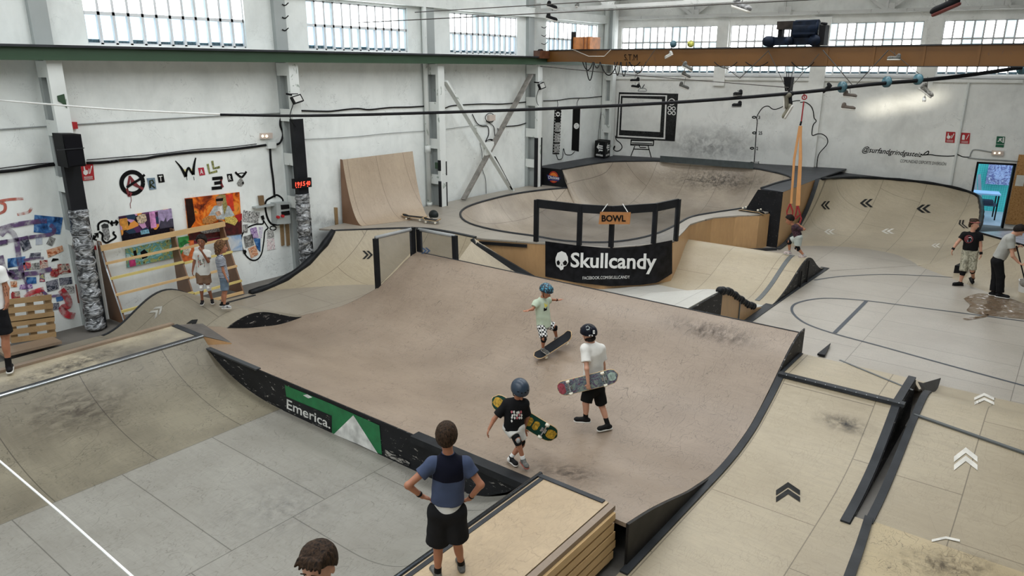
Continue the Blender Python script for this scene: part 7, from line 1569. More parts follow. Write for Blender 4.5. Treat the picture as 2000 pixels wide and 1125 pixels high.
# ---- skateboards
def skateboard(label, c, L, N, top, bottom, length=.76, width=.195, group=None, name='skateboard', graphics=()):
    c = np.array(c, float); L = unit(L); N = unit(np.array(N)-L*(np.array(N) @ L)); Wd = np.cross(N, L); r = thing(name, c, label, 'skateboard', group); n = 25; G = []
    for i in range(n):
        t_ = -1+2*i/(n-1); x_ = t_*length/2; w_ = width/2*(1-max(0, (abs(t_)-.72)/.28)**2.4)**.5 if abs(t_) < .999 else .012
        z_ = .055*max(0, (abs(t_)-.66)/.34)**1.3; G.append([c+L*x_+Wd*w_*v+N*(z_+.006*v*v) for v in (-1, -.5, 0, .5, 1)])
    G = np.array(G); mb = MB(); mb.grid(G+N*.006); mb.build('grip_top', top, r, True); mb = MB(); mb.grid(G-N*.006); bo = mb.build('bottom_sheet', bottom, r, True)
    e = [G[i, 0] for i in range(n)]+[G[i, 4] for i in range(n-1, -1, -1)]; mb = MB(); mb.tube(e+[e[0]], .0065, 6); mb.build('edge', M_WOOD, r, True)
    for (u0, u1, v0, v1, m_) in graphics:
        V = []; 
        for iu in range(5):
            u = u0+(u1-u0)*iu/4; x_ = u*length/2; z_ = .055*max(0, (abs(u)-.66)/.34)**1.3
            for v in (v0, v1): ww = v*(1-.35*((iu-2)/2)**2); V.append(c+L*x_+Wd*width/2*ww+N*(z_-.009))
        mk('graphic', V, [(2*i, 2*i+1, 2*i+3, 2*i+2) for i in range(4)], m_, r)
    for q in (-1, 1):
        tc_ = c+L*q*length*.285; tr = thing('truck', tc_, None, None); tr.parent = r; tr.location = [float(a) for a in (tc_-wloc(r))]
        mb = MB(); mb.obox(tc_-N*.012, L*.035, Wd*.026, N*.006); mb.build('baseplate', M_STEEL, tr)
        mb = MB(); mb.tube([tc_-N*.045-Wd*.075, tc_-N*.040, tc_-N*.045+Wd*.075], .011, 8); mb.bar(tc_-N*.015, tc_-N*.042, .03, .03); mb.build('axle', M_STEEL, tr)
        for q2 in (-1, 1): mb = MB(); mb.cyl(tc_-N*.048+Wd*q2*.085, Wd*.032, .027, 16); mb.build('wheel', M_WHEEL, tr, True)
    return r
M_WHEEL = flat('wheel_urethane', srgb(232, 226, 208), 0.4); M_GRIP = flat('grip_tape', (0.02, 0.021, 0.022, 1), 0.9)
SK1 = skin('skin_tan', srgb(172, 116, 88)); SK2 = skin('skin_light', srgb(202, 150, 124)); SK3 = skin('skin_brown', srgb(140, 88, 64))
M_SHOE_B = flat('shoe_black', (0.010, 0.010, 0.011, 1), 0.6); M_SHOE_G = flat('shoe_grey', srgb(96, 96, 92), 0.7, var=0.4, scale=40); M_SOLE_W = flat('sole_white', srgb(215, 212, 205), 0.5)
M_HAIR_BR = hairmat('hair_brown', srgb(16, 12, 9), srgb(70, 52, 38), 90); M_HAIR_DK = hairmat('hair_dark', srgb(12, 10, 10), srgb(40, 32, 28)); M_HAIR_CU = hairmat('hair_curly', srgb(50, 34, 24), srgb(122, 90, 62), 50)
# 1 foreground boy, back view, hands on hips
p = Person('boy seen from behind, hands on hips, navy and blue t-shirt and black shorts', (884, 1121), (-1, 0.05), 1.42, SK1, dict(
    head=(872, 853, 0), neck=(875, 886, 0), shL=(846, 905, 0), shR=(909, 905, 0), elL=(797, 948, .06), wrL=(825, 970, .0), elR=(939, 947, .06), wrR=(917, 974, .0),
    hipL=(858, 1000, 0), hipR=(888, 1000, 0), knL=(856, 1066, -.02), anL=(855, 1119, 0), knR=(893, 1058, 0), anR=(901, 1102, -.08)), ground=P(884, 1124, .66), hs=.98, look=(-1, .12, -.28), h=.007)
p.build(hands=(('L', (848, 976, -.04), (0, 0, -1), .3), ('R', (900, 980, -.04), (0, 0, -1), .3)))
M_TB = cloth('shirt_blue', srgb(58, 70, 98)); M_TN = cloth('shirt_navy', srgb(15, 17, 32))
sh = p.shirt(M_TB, (873, 979), sleeve=.52, loose=.016)
# navy yoke: same surface, cut below the shoulder line
J_, S_ = p.J, p.S; dn_ = unit(p.pel-p.che); ypt = p.pt(873, 931)
smesh('navy_yoke', [cap(p.che, ypt+dn_*.1, .150*S_+.018, .152*S_+.018, (p.fd, 1.31), [(p.che+dn_*((ypt-p.che) @ dn_), dn_)]), cap(J_['shL']*.9+J_['shR']*.1, J_['shR']*.9+J_['shL']*.1, .065*S_+.010, .065*S_+.010, None), cap(p.che, J_['neck'], .12*S_+.019, .058*S_+.010, (p.fd, 1.2), [(J_['neck']-dn_*.010*S_, -dn_)])], M_TN, p.o, .007, .03,
      cuts=[(J_['shL']+unit(J_['shL']-J_['shR'])*.0, unit(J_['shL']-J_['shR'])), (J_['shR'], unit(J_['shR']-J_['shL']))], noise=.003, nfreq=26)
p.shorts(cloth('shorts_black', (0.012, 0.012, 0.013, 1)), leg=.86, loose=.034, flare=1.25, waist=-.05)
smesh('white_waistband', [cap(p.pel-dn_*.12*S_, p.pel-dn_*.02*S_, .140*S_+.006, .146*S_+.006, (p.fd, 1.25), [(p.pel-dn_*.145*S_, -dn_), (p.pel-dn_*.02*S_, dn_)])], cloth('waistband', srgb(215, 215, 212)), p.o, .007, .02)
p.shoe('L', (840, 1125, -.2), M_SHOE_G, M_SOLE_W, sockmat=M_BLACK, sockh=.07); p.shoe('R', (893, 1104, -.35), M_SHOE_G, M_SOLE_W, sockmat=M_BLACK, sockh=.07)
p.hair(M_HAIR_BR, vol=.014, front=.05, low=-.085, noise=.0018, nfreq=150)
p.band('L', .72, .82, M_BLACK, 'watch', .033); p.band('R', .80, .86, M_BLACK, 'bracelet', .031)
# 2 black shirt boy with dark helmet, carrying a board
p = Person('child in dark blue helmet and black t-shirt carrying a green skateboard', (1012, 905), (1, .35), 1.2, SK1, dict(
    head=(1015, 762, 0), neck=(1009, 783, 0), shL=(1024, 788, 0), shR=(991, 788, 0), elR=(965, 819, .03), wrR=(955, 838, .08), elL=(1030, 815, -.08), wrL=(1024, 838, -.12),
    hipL=(1012, 834, 0), hipR=(995, 834, 0), knR=(1010, 858, .10), anR=(1022, 897, .12), knL=(1019, 868, .0), anL=(998, 893, .02)), hs=.98, look=(1, .35, -.75))
p.build(hands=(('R', (951, 850, .1), (0, 1, 0), .4), ('L', (1027, 850, -.12), (1, 0, 0), .6)))
sh = p.shirt(cloth('tee_black', (0.009, 0.009, 0.010, 1)), (1002, 838), sleeve=.75, loose=.02)
rr = random.Random(4); M_PINK = flat('print_pink', srgb(214, 120, 130), .7); polys = []; mats = []
for i in range(16):
    a, b = 997+(i % 5)*4.6+rr.random()*2, 803+(i//5)*5.4+rr.random()*2; polys.append([(a, b), (a+2+rr.random()*2, b-1.5), (a+4, b+2), (a+2, b+4.5), (a+.5, b+3)]); mats.append(M_PINK if i % 4 == 0 else M_WHITE)
p.decal(sh, polys, mats)
p.shorts(cloth('shorts_white', srgb(214, 212, 206)), leg=.7, loose=.016); p.kneepad('R', M_BLACK, M_GREY); p.kneepad('L', M_BLACK)
p.shoe('R', (1035, 903, .3), M_SHOE_G, flat('sole_red', srgb(150, 84, 72), .6), sockmat=M_WHITE, sockh=.06, up=unit(p.up+.0*p.tc)); p.shoe('L', (1014, 905, .16), M_SHOE_B, M_SOLE_W, sockmat=M_WHITE, sockh=.06)
p.helmet(flat('helmet_navy', srgb(38, 52, 68), .35)); bp2 = p
n0 = p.pt(962, 780, -.16); n1 = p.pt(1088, 856, -.10); M_GB = flat('board_green', srgb(22, 62, 52), .45); M_YEL = flat('board_yellow', srgb(190, 150, 40), .5, var=.5, scale=40)
skateboard('green skateboard with yellow graphics held under the arm of the child in the dark helmet', (n0+n1)/2, n1-n0, -(p.tc*.9+p.up*.35-p.rs*.25), M_GRIP, M_GB, length=float(np.linalg.norm(n1-n0)), width=.19, graphics=[(.68, .95, -.6, .6, M_YEL), (-.95, -.70, -.6, .6, M_YEL), (-.18, .02, -.6, .6, M_YEL), (.06, .22, -.6, .6, M_YEL), (.26, .42, -.6, .6, M_YEL)])
# 3 white tee boy carrying a board, walking away
p = Person('boy in white t-shirt and stickered black helmet walking away with a skateboard', (1185, 838), (-.75, -.6), 1.5, SK2, dict(
    head=(1150, 653, 0), neck=(1156, 671, 0), shL=(1143, 681, .09), shR=(1173, 681, -.09), elL=(1146, 720, .24), wrL=(1149, 750, .28), elR=(1178, 712, -.1), wrR=(1182, 738, -.14),
    hipL=(1151, 758, .05), hipR=(1168, 758, -.05), knL=(1144, 788, .12), anL=(1144, 815, .10), knR=(1175, 792, -.05), anR=(1187, 829, .04)), hs=1.0, look=(-.6, -.8, -.25))
p.build(hands=(('L', (1149, 762, .27), (-.6, .2, 0), .7), ('R', (1184, 750, -.14), (0, -1, 0), .5)))
p.shirt(cloth('tee_white', srgb(226, 224, 218), .05), (1157, 752), sleeve=.68, loose=.026); p.shorts(cloth('shorts_black2', (0.008, 0.008, 0.008, 1)), leg=.9, loose=.02)
p.shoe('L', (1122, 815, .1), M_SHOE_B, M_SOLE_W, sockmat=M_BLACK, sockh=.08); p.shoe('R', (1172, 842, .1), M_SHOE_B, M_SOLE_W, sockmat=M_BLACK, sockh=.12)
ho, hV, hF = p.helmet(flat('helmet_black', srgb(24, 26, 38), .3, var=.5, scale=8)); M_STK = flat('sticker_grey', srgb(150, 160, 158), .5); M_STR = flat('sticker_red', srgb(120, 40, 48), .5)
p.decal((ho, hV, hF), [[(1144, 638), (1148, 636), (1152, 639), (1151, 644), (1146, 645)], [(1158, 645), (1162, 645), (1162, 652), (1158, 652)], [(1150, 654), (1158, 654), (1158, 657), (1150, 657)], [(1134, 638), (1140, 637), (1139, 642), (1134, 643)], [(1156, 638), (1163, 637), (1165, 643), (1158, 644)], [(1148, 630), (1154, 630), (1153, 633), (1149, 633)]], [M_STK, M_WHITE, M_WHITE, M_WHITE, M_STR, M_STK], 'sticker')
smesh('hair', [ell(p.J['head']-p.hu*.055-p.look*.02, p.hax, [.075, .07, .05])], M_HAIR_DK, p.o, .006)
n0 = p.pt(1088, 762, .235); n1 = p.pt(1206, 733, .235); M_GFX = collage('board_stickers', [c(46, 50, 76), c(120, 138, 128), c(132, 146, 138), c(84, 60, 96), c(118, 138, 134), c(70, 74, 100), c(140, 74, 86)], 7, dist=1.6)
skateboard('skateboard with blue, red and grey graffiti graphics held by the boy in the white t-shirt', (n0+n1)/2, n1-n0, -(p.tc*.95+p.up*.2), M_GRIP, M_GFX, length=float(np.linalg.norm(n1-n0)), width=.2, graphics=[(-.97, -.72, -.8, .8, flat('board_red', srgb(150, 64, 78), .5, var=.4, scale=30)), (.7, .93, -.6, .6, flat('board_pale', srgb(160, 180, 170), .5, var=.3, scale=30))])
# 4 skateboarder
p = Person('child riding a skateboard, teal helmet, pale green t-shirt and checkered shorts', (1080, 694), (.75, .8), 1.2, SK1, dict(
    head=(1066, 569, .02), neck=(1059, 583, 0), shL=(1068, 588, -.09), shR=(1048, 592, .09), elR=(1040, 604, .16), wrR=(1033, 606, .2), elL=(1076, 585, -.18), wrL=(1089, 586, -.22),
    hipL=(1067, 634, -.06), hipR=(1058, 638, .06), knR=(1062, 661, .16), anR=(1060, 681, .06), knL=(1083, 638, -.06), anL=(1087, 660, -.14)), hs=.97, look=(.5, .9, -.5))
p.build(hands=(('R', (1024, 608, .22), (0, .3, 1), .15), ('L', (1101, 583, -.26), (0, 0, -1), .15)))
t = NT('checker_cloth'); ck_ = t.n('ShaderNodeTexChecker'); ck_.inputs['Scale'].default_value = 30; ck_.inputs[1].default_value = (.8, .8, .78, 1); ck_.inputs[2].default_value = (.012, .012, .012, 1); t.l(t.coord(rot=(.3, .4, .5)), ck_.inputs[0]); t.l(ck_.outputs[0], t.b.inputs['Base Color'])
sh = p.shirt(cloth('tee_mint', srgb(186, 200, 178), .06), (1060, 638), sleeve=.6, loose=.03, hemw=1.05); p.shorts(t.m, leg=.92, loose=.02); p.kneepad('L', M_BLACK, M_BLACK); p.kneepad('R', M_BLACK, M_BLACK)
p.decal(sh, [[(1063, 592), (1069, 590), (1069, 598), (1064, 601)], [(1062, 602), (1069, 597), (1068, 606), (1062, 608)]], [flat('print_yellow', srgb(220, 206, 90), .7), M_INK])
bd0, bd1 = hit(1050, 698, 0), hit(1113, 655, 0); Ld = unit(bd1-bd0); Nd = unit(np.cross(Ld, unit(np.cross([0, 0, 1.0], Ld)))); Nd = Nd if Nd[2] > 0 else -Nd
Nd = unit(Nd+p.tc*.25); bc_ = p.pt(1082, 677, .0)
q0, q1 = p.pt(1046, 699, .06), p.pt(1118, 652, -.06)
for q in 'LR': pass
p.shoe('R', (1074, 695, .12), M_SHOE_G, M_SOLE_W, sockmat=M_GREY, sockh=.04, up=Nd); p.shoe('L', (1108, 667, -.08), M_SHOE_G, M_SOLE_W, sockmat=M_GREY, sockh=.04, up=Nd)
t = NT('helmet_blue_pattern'); v = t.n('ShaderNodeTexVoronoi'); v.inputs['Scale'].default_value = 32; t.l(t.coord(), v.inputs['Vector']); t.l(t.mix(t.ramp(v.outputs['Distance'], .35, .5), srgb(70, 140, 166), srgb(22, 38, 52)), t.b.inputs['Base Color']); t.b.inputs['Roughness'].default_value = .35
p.helmet(t.m, visor=True); p.band('L', .82, .95, M_BLACK, 'wristband', .034)
bdc = (q0+q1)/2
skateboard('black skateboard ridden by the child in the teal helmet', bdc, q1-q0, Nd, flat('grip_dark', (0.022, 0.024, 0.028, 1), .8), M_WOOD, length=min(.80, float(np.linalg.norm(q1-q0))), width=.2)
# 5 boy with white knee pads, hand on mouth
p = Person('child in white printed t-shirt and brown shorts covering their mouth, white knee pads', (405, 599), (1, -.15), 1.2, SK3, dict(
    head=(394, 471, 0), neck=(395, 488, 0), shL=(406, 494, 0), shR=(384, 495, 0), elR=(379, 513, 0), wrR=(376, 530, .03), elL=(407, 511, .10), wrL=(394, 491, .16),
    hipL=(403, 537, 0), hipR=(391, 537, 0), knR=(393, 561, .02), anR=(395, 587, -.02), knL=(407, 561, .02), anL=(414, 585, -.03)), hs=1.0, look=(1, -.35, -.1))
p.build(hands=(('R', (376, 541, .05), (0, .8, .1), .4), ('L', (388, 482, .17), (-1, 0, 0), .4)))
sh = p.shirt(cloth('tee_print', srgb(206, 206, 200), .06), (396, 536), sleeve=.62, loose=.022); p.decal(sh, [[(386, 498), (399, 497), (400, 522), (387, 522)], [(389, 508), (398, 505), (399, 515), (390, 519)]], [collage('shirt_print', [c(60, 90, 96), c(130, 160, 156), c(180, 90, 70), c(50, 60, 70)], 20), collage('shirt_print2', [c(190, 90, 60), c(60, 110, 110), c(220, 210, 190)], 26)], lift=.006)
p.shorts(cloth('shorts_brown', srgb(112, 86, 66)), leg=.66, loose=.022, flare=1.15)
for q in 'LR': p.kneepad(q, flat('pad_white', srgb(214, 214, 212), .5), M_WHITE)
p.shoe('R', (391, 598, .25), M_SHOE_B, M_SOLE_W); p.shoe('L', (416, 598, .25), M_SHOE_B, M_SOLE_W); p.hair(M_HAIR_DK, vol=.018, front=.06, low=-.03)
# 6 striped child
t = NT('striped_cloth'); sp = t.n('ShaderNodeSeparateXYZ'); t.l(t.coord(rot=(0, .12, 0)), sp.inputs[0]); st2 = t.math('GREATER_THAN', t.math('FRACT', t.math('MULTIPLY', sp.outputs[2], 38)), .5); t.l(t.mix(st2, srgb(190, 196, 204), srgb(44, 52, 72)), t.b.inputs['Base Color'])
p = Person('child with curly brown hair, striped t-shirt and denim shorts facing right', (440, 608), (.1, 1), 1.16, SK1, dict(
    head=(432, 483, 0), neck=(430, 498, 0), shL=(429, 505, -.1), shR=(431, 505, .1), elR=(436, 529, .12), wrR=(442, 543, .12), elL=(430, 528, -.12), wrL=(436, 542, -.12),
    hipL=(437, 545, -.05), hipR=(439, 545, .05), knR=(440, 570, .05), anR=(438, 597, .05), knL=(438, 570, -.06), anL=(434, 592, -.08)), hs=1.0, look=(.25, 1, 0))
p.build(hands=(('R', (447, 551, .13), (0, 0, -1), .25), ('L', (441, 549, -.12), (0, 0, -1), .25)))
p.shirt(t.m, (436, 541), sleeve=.62, loose=.022); p.shorts(cloth('denim', srgb(104, 122, 140), .25), leg=.85, loose=.016)
p.shoe('R', (459, 606, .1), flat('shoe_white_black', srgb(160, 160, 160), .5, var=.9, scale=25), M_SOLE_W, sockmat=M_BLACK, sockh=.04); p.shoe('L', (452, 601, -.1), M_SHOE_B, M_SOLE_W, sockmat=M_BLACK, sockh=.04)
hx = [ell(p.J['head']-p.look*.05*math.cos(a)+p.hl*.075*math.sin(a)-p.hu*(.02+.035*b)-p.look*.03, p.hax, [.04, .04, .045]) for a in np.linspace(-1.3, 1.3, 5) for b in (0, 1, 2)]
p.hair(M_HAIR_CU, vol=.022, front=.075, low=-.13, extra=hx, noise=.009, nfreq=75)
# 7 man at the left frame edge
p = Person('tattooed man in white t-shirt and black shorts cut off by the left frame edge', (18, 728), (-.4, .6), 1.78, SK1, dict(
    head=(-22, 496, 0), neck=(-20, 516, 0), shL=(-42, 528, -.1), shR=(-2, 530, .08), elR=(12, 563, .1), wrR=(14, 590, .14), elL=(-48, 560, 0), wrL=(-42, 590, 0),
    hipL=(-22, 606, -.05), hipR=(-4, 606, .05), knR=(10, 655, .04), anR=(17, 715, .04), knL=(-28, 655, -.05), anL=(-30, 712, -.05)), ground=P(18, 730, .66), hs=1.05)
p.build(hands=(('R', (12, 603, .14), (-.3, -.5, 0), .4),)); p.shirt(cloth('tee_white2', srgb(228, 228, 226), .05), (-12, 600), sleeve=.62, loose=.03); p.shorts(cloth('shorts_black3', (0.010, 0.010, 0.012, 1)), leg=.9, loose=.028)
p.shoe('R', (24, 722, -.3), M_SHOE_B, M_SOLE_W, sockmat=M_BLACK, sockh=.16); p.shoe('L', (-22, 722, -.3), M_SHOE_B, M_SOLE_W, sockmat=M_BLACK, sockh=.16); p.hair(M_HAIR_DK)
bvb = (p.o, *[x for x in (np.array([list(v.co) for v in p.o.data.vertices])+np.array(p.o.location), [tuple(f.vertices) for f in p.o.data.polygons])])
p.decal(bvb, [[(14, 674), (17, 678), (20, 674), (22, 680), (18, 692), (14, 684)], [(6, 560), (11, 558), (13, 566), (8, 568)], [(9, 572), (14, 570), (15, 578), (10, 579)]], [flat('tattoo', srgb(60, 44, 44), .6)]*3, 'tattoo', .003)
# 8 woman walking
p = Person('woman with tied hair, black t-shirt, camouflage shorts and wrist guards walking', (1880, 558), (1, -.2), 1.64, SK2, dict(
    head=(1903, 438, 0), neck=(1899, 455, 0), shL=(1913, 461, 0), shR=(1884, 458, 0), elR=(1869, 475, .05), wrR=(1861, 487, .1), elL=(1915, 479, 0), wrL=(1916, 496, .04),
    hipL=(1901, 492, 0), hipR=(1888, 492, 0), knR=(1881, 530, .05), anR=(1876, 551, .02), knL=(1899, 528, .02), anL=(1901, 543, -.35)), hs=1.02, look=(.5, .9, -.05))
p.build(hands=(('R', (1857, 497, .12), (0, .6, .2), .35), ('L', (1915, 508, .06), (0, -.6, 0), .35)))
sh = p.shirt(cloth('tee_black2', (0.008, 0.008, 0.009, 1)), (1895, 488), sleeve=.5, loose=.018)
p.decal(sh, [[(1892+9*math.cos(a), 467+8*math.sin(a)) for a in np.linspace(0, 2*PI, 13)[:-1]], [(1892+6.5*math.cos(a), 467+6*math.sin(a)) for a in np.linspace(0, 2*PI, 13)[:-1]], [(1887, 464), (1897, 463), (1898, 467), (1887, 468)], [(1888, 469), (1897, 469), (1895, 472), (1890, 472)]], [flat('print_red', srgb(110, 44, 48), .7), M_INK, M_WHITE, flat('print_teal', srgb(110, 160, 180), .7)], lift=.012)
p.shorts(collage('camo_shorts', [c(150, 146, 124), c(196, 192, 172), c(120, 118, 100), c(206, 202, 186)], 9, .85), leg=.97, loose=.018, flare=1.05); p.kneepad('R', M_BLACK); p.kneepad('L', M_BLACK)
p.shoe('R', (1862, 562, .1), M_SHOE_B, M_BLACK); p.shoe('L', (1892, 556, -.2), M_SHOE_B, M_BLACK, up=unit(p.up*.6+p.rs*.6))
p.hair(M_HAIR_BR, vol=.014, front=.03, low=-.05, extra=[ell(p.J['head']+p.hu*.08-p.look*.085, p.hax, [.045, .045, .04]), ell(p.J['head']-p.look*.075-p.hu*.04, p.hax, [.04, .06, .08])]); mb = MB(); hh_ = p.J['head']+p.hu*.05; mb.tube([hh_+p.look*.108*math.cos(a)+p.hl*.090*math.sin(a)+p.hu*.012*math.cos(a) for a in np.linspace(0, 2*PI, 20)], .010, 6); mb.build('headband', flat('headband_red', srgb(150, 80, 78), .7), p.o)
p.band('R', .75, 1.05, M_BLACK, 'wrist_guard', .036); p.band('L', .75, 1.05, M_BLACK, 'wrist_guard', .036)
# 9 mopping man
p = Person('man in grey t-shirt and black trousers bending over a mop', (1945, 579), (.15, 1), 1.78, SK2, dict(
    head=(1990, 450, 0), neck=(1979, 458, 0), shL=(1972, 466, -.16), shR=(1973, 467, .16), elR=(1978, 500, .22), wrR=(1990, 513, .2), elL=(1982, 488, -.1), wrL=(1986, 484, .0),
    hipL=(1946, 510, -.09), hipR=(1949, 511, .09), knR=(1954, 540, .09), anR=(1953, 573, .09), knL=(1945, 540, -.09), anL=(1940, 570, -.06)), hs=1.05, look=(.1, .8, -.7))
p.build(hands=(('R', (1996, 517, .2), (0, .2, .9), .9), ('L', (1990, 481, .0), (0, .6, -.6), .9)))
p.shirt(cloth('tee_grey', srgb(164, 164, 158), .06), (1949, 502), sleeve=.55, loose=.02); p.shorts(cloth('trousers_black', (0.009, 0.009, 0.010, 1)), leg=1.93, loose=.02, name='trousers', flare=1.1)
p.shoe('R', (1971, 584, .1), M_SHOE_B, M_SOLE_W); p.shoe('L', (1958, 578, -.06), M_SHOE_B, M_SOLE_W); p.hair(M_HAIR_DK, vol=.02, front=.05, low=-.04)
mo = thing('mop', p.pt(1990, 500, .1), 'black handled mop held by the bending man over the white bucket', 'mop'); mb = MB(); mb.tube([p.pt(1985, 480, .06), p.pt(1990, 500, .12), p.pt(2001, 545, .2)], .014, 8); mb.build('handle', M_BLACK, mo); mb = MB(); mb.sphere(p.pt(2002, 552, .2), .10, (1, 1, 1), 12, 8); mb.build('mop_head', flat('mop_grey', srgb(140, 136, 128), .8, var=.4), mo)
bu_ = thing('bucket', P(2003, 577, 0), 'white plastic bucket beside the bending man at the right edge', 'bucket'); bcn = P(2003, 577, 0); mb = MB(); mb.tube([bcn+[0, 0, .0], bcn+[0, 0, .34]], [.15, .18], 24, cap=False); mb.tube([bcn+[0, 0, .02], bcn+[0, 0, .33]], [.14, .17], 24, cap=True); mb.build('pail', M_WHITE, bu_, True)
mb = MB(); mb.tube([bcn+[.18*math.cos(a), .18*math.sin(a), .34] for a in np.linspace(0, 2*PI, 20)], .012, 6); mb.build('rim', M_WHITE, bu_); mb = MB(); mb.cyl(bcn+[0, 0, .32], (0, 0, .02), .165, 20); mb.build('black_cover', M_BLACK, bu_)
# 10 roped child
p = Person('child in dark patterned top and pale shorts held by the orange strap loops', (1572, 507), (.25, -1), 1.2, SK1, dict(
    head=(1543, 429, 0), neck=(1549, 440, 0), shL=(1552, 444, .1), shR=(1552, 444, -.1), elL=(1571, 448, .15), wrL=(1562, 440, .16), elR=(1568, 448, -.15), wrR=(1560, 440, -.14),
    hipL=(1560, 464, .05), hipR=(1559, 464, -.05), knL=(1557, 485, .07), anL=(1571, 499, .07), knR=(1541, 472, -.05), anR=(1542, 492, -.05)), ground=PY(1560, 506, 17.55), hs=.98, look=(.25, -1, -.45))
p.build(hands=(('L', (1558, 434, .16), (0, -1, 0), .9), ('R', (1556, 434, -.14), (0, -1, 0), .9)))
p.shirt(collage('floral_dark', [c(14, 14, 18), c(24, 24, 30), c(90, 60, 70), c(16, 16, 20)], 22, .8), (1561, 461), sleeve=.85, loose=.018); p.shorts(cloth('shorts_pale', srgb(176, 182, 176)), leg=.75, loose=.03); p.kneepad('L', M_BLACK, M_BLACK); p.kneepad('R', M_BLACK, M_BLACK)
M_SRW = flat('shoe_red_white', srgb(206, 180, 176), .5, var=.8, scale=22); p.shoe('L', (1560, 506, .1), M_SRW, M_SOLE_W, sockmat=M_GREY, sockh=.05); p.shoe('R', (1524, 497, -.05), M_SRW, M_SOLE_W, sockmat=M_GREY, sockh=.05); p.hair(M_HAIR_DK, vol=.012, front=.055, low=-.02)
# 11 boy at the bottom edge
u_ = unit(ray(622, 1112)); hp_ = EYE+u_*3.75
p = Person('boy with tousled brown hair whose head just enters the bottom edge', (0, 0), (.9, -.45), 1.40, SK2, dict(head=(622, 1104, 0), neck=(632, 1152, 0), shL=(665, 1192, 0), shR=(592, 1192, 0), elL=(676, 1260, 0), elR=(580, 1260, 0), wrL=(672, 1320, .05), wrR=(586, 1320, .05),
    hipL=(644, 1340, 0), hipR=(606, 1340, 0), knL=(642, 1460, 0), knR=(606, 1460, 0), anL=(640, 1590, 0), anR=(606, 1590, 0)), ground=(hp_[0], hp_[1], hp_[2]-1.28), hs=.90, look=(.95, -.6, -.22), h=.007)
p.build(); p.shirt(cloth('tee_grey2', srgb(120, 124, 130)), (626, 1335), loose=.02); p.shorts(cloth('shorts_navy', srgb(30, 34, 50)), leg=.8)
for q in 'LR': p.shoe(q, (640 if q == 'L' else 600, 1630, .3), M_SHOE_B, M_SOLE_W)
hc, A = p.J['head'], p.hax
A_h = [ell(hc+p.hu*.064+p.hl*q*.036-p.look*.005, p.hax, [.070, .042, .044], k=.006) for q in (-1, 1)]
for q in np.linspace(-.055, .055, 7): A_h.append(cap(hc+p.hu*.085+p.look*.055+p.hl*q*.9, hc+p.hu*(.064+.008*math.sin(q*190))+p.look*.084+p.hl*(q*1.1), .013, .006, k=.012))
smesh('hair', [ell(hc+p.hu*.018-p.look*.016, A, [.094, .084, .100], cuts=[(hc+p.look*.040+p.hu*.060, unit(p.look-p.hu*.9)), (hc-p.hu*.045, unit(-p.hu+p.look*.9))])]+A_h, M_HAIR_BR, p.o, .0045, .012, noise=.0010, nfreq=150)
bx_ = p.base; mb = MB(); mb.box((bx_[0]-.45, bx_[1]-.5, 0.0), (bx_[0]+.45, bx_[1]+.5, bx_[2]-.02)); tag(mb.build('viewing_step', M_DECK), 'plywood step just below the frame under the tousle haired boy', 'step')
for i_, (y_, z_) in enumerate(((15.0, float(PY(1452, -14, 15.0)[2])), (13.0, float(PY(1848, -14, 13.0)[2])))):
    mb = MB(); mb.tube([(-15, y_, z_), (9.8, y_, z_)], .012, 5); tag(mb.build('high_wire', M_CABLE), 'thin wire strung high across the hall, the '+('farther' if i_ == 0 else 'nearer')+' of two', 'wire')
# ================================================================= LOOSE THINGS
sb = hit(812, 428, 0)
skateboard('black skateboard lying on the deck in front of the leaning ramp', P(810, 424, 1.09), P(845, 428, 1.09)-P(780, 421, 1.09), (0, 0, 1), M_GRIP, M_WOOD)
skateboard('short skateboard under the black helmet on the deck', P(844, 430, 1.09), (1, .2, 0), (0, 0, 1), M_GRIP, M_WOOD, length=.5, width=.18)
hm = P(847, 424, 1.12); hl_ = thing('loose_helmet', hm, 'black helmet resting on a skateboard on the upper deck', 'helmet'); V, F_ = sdf_mesh([ell(hm+[0, 0, .06], np.eye(3), [.14, .115, .13])], .007, .01, cuts=[(hm+[0, 0, .0], (0, 0, -1))]); mk('shell', V, F_, flat('helmet_shell', (0.02, 0.025, 0.025, 1), .35), hl_, True)
mb = MB(); mb.tube([hm+[-.1, .02, .0], hm+[-.05, -.08, -.02], hm+[.06, -.1, -.01]], .008, 6); mb.build('chin_strap', M_BLACK, hl_)
skateboard('skateboard lying upside down on the pale deck beside the black box', P(1468, 411, 1.05), P(1500, 415, 1.05)-P(1445, 407, 1.05), (0, 0, -1), M_GRIP, M_BLACK, length=.8)
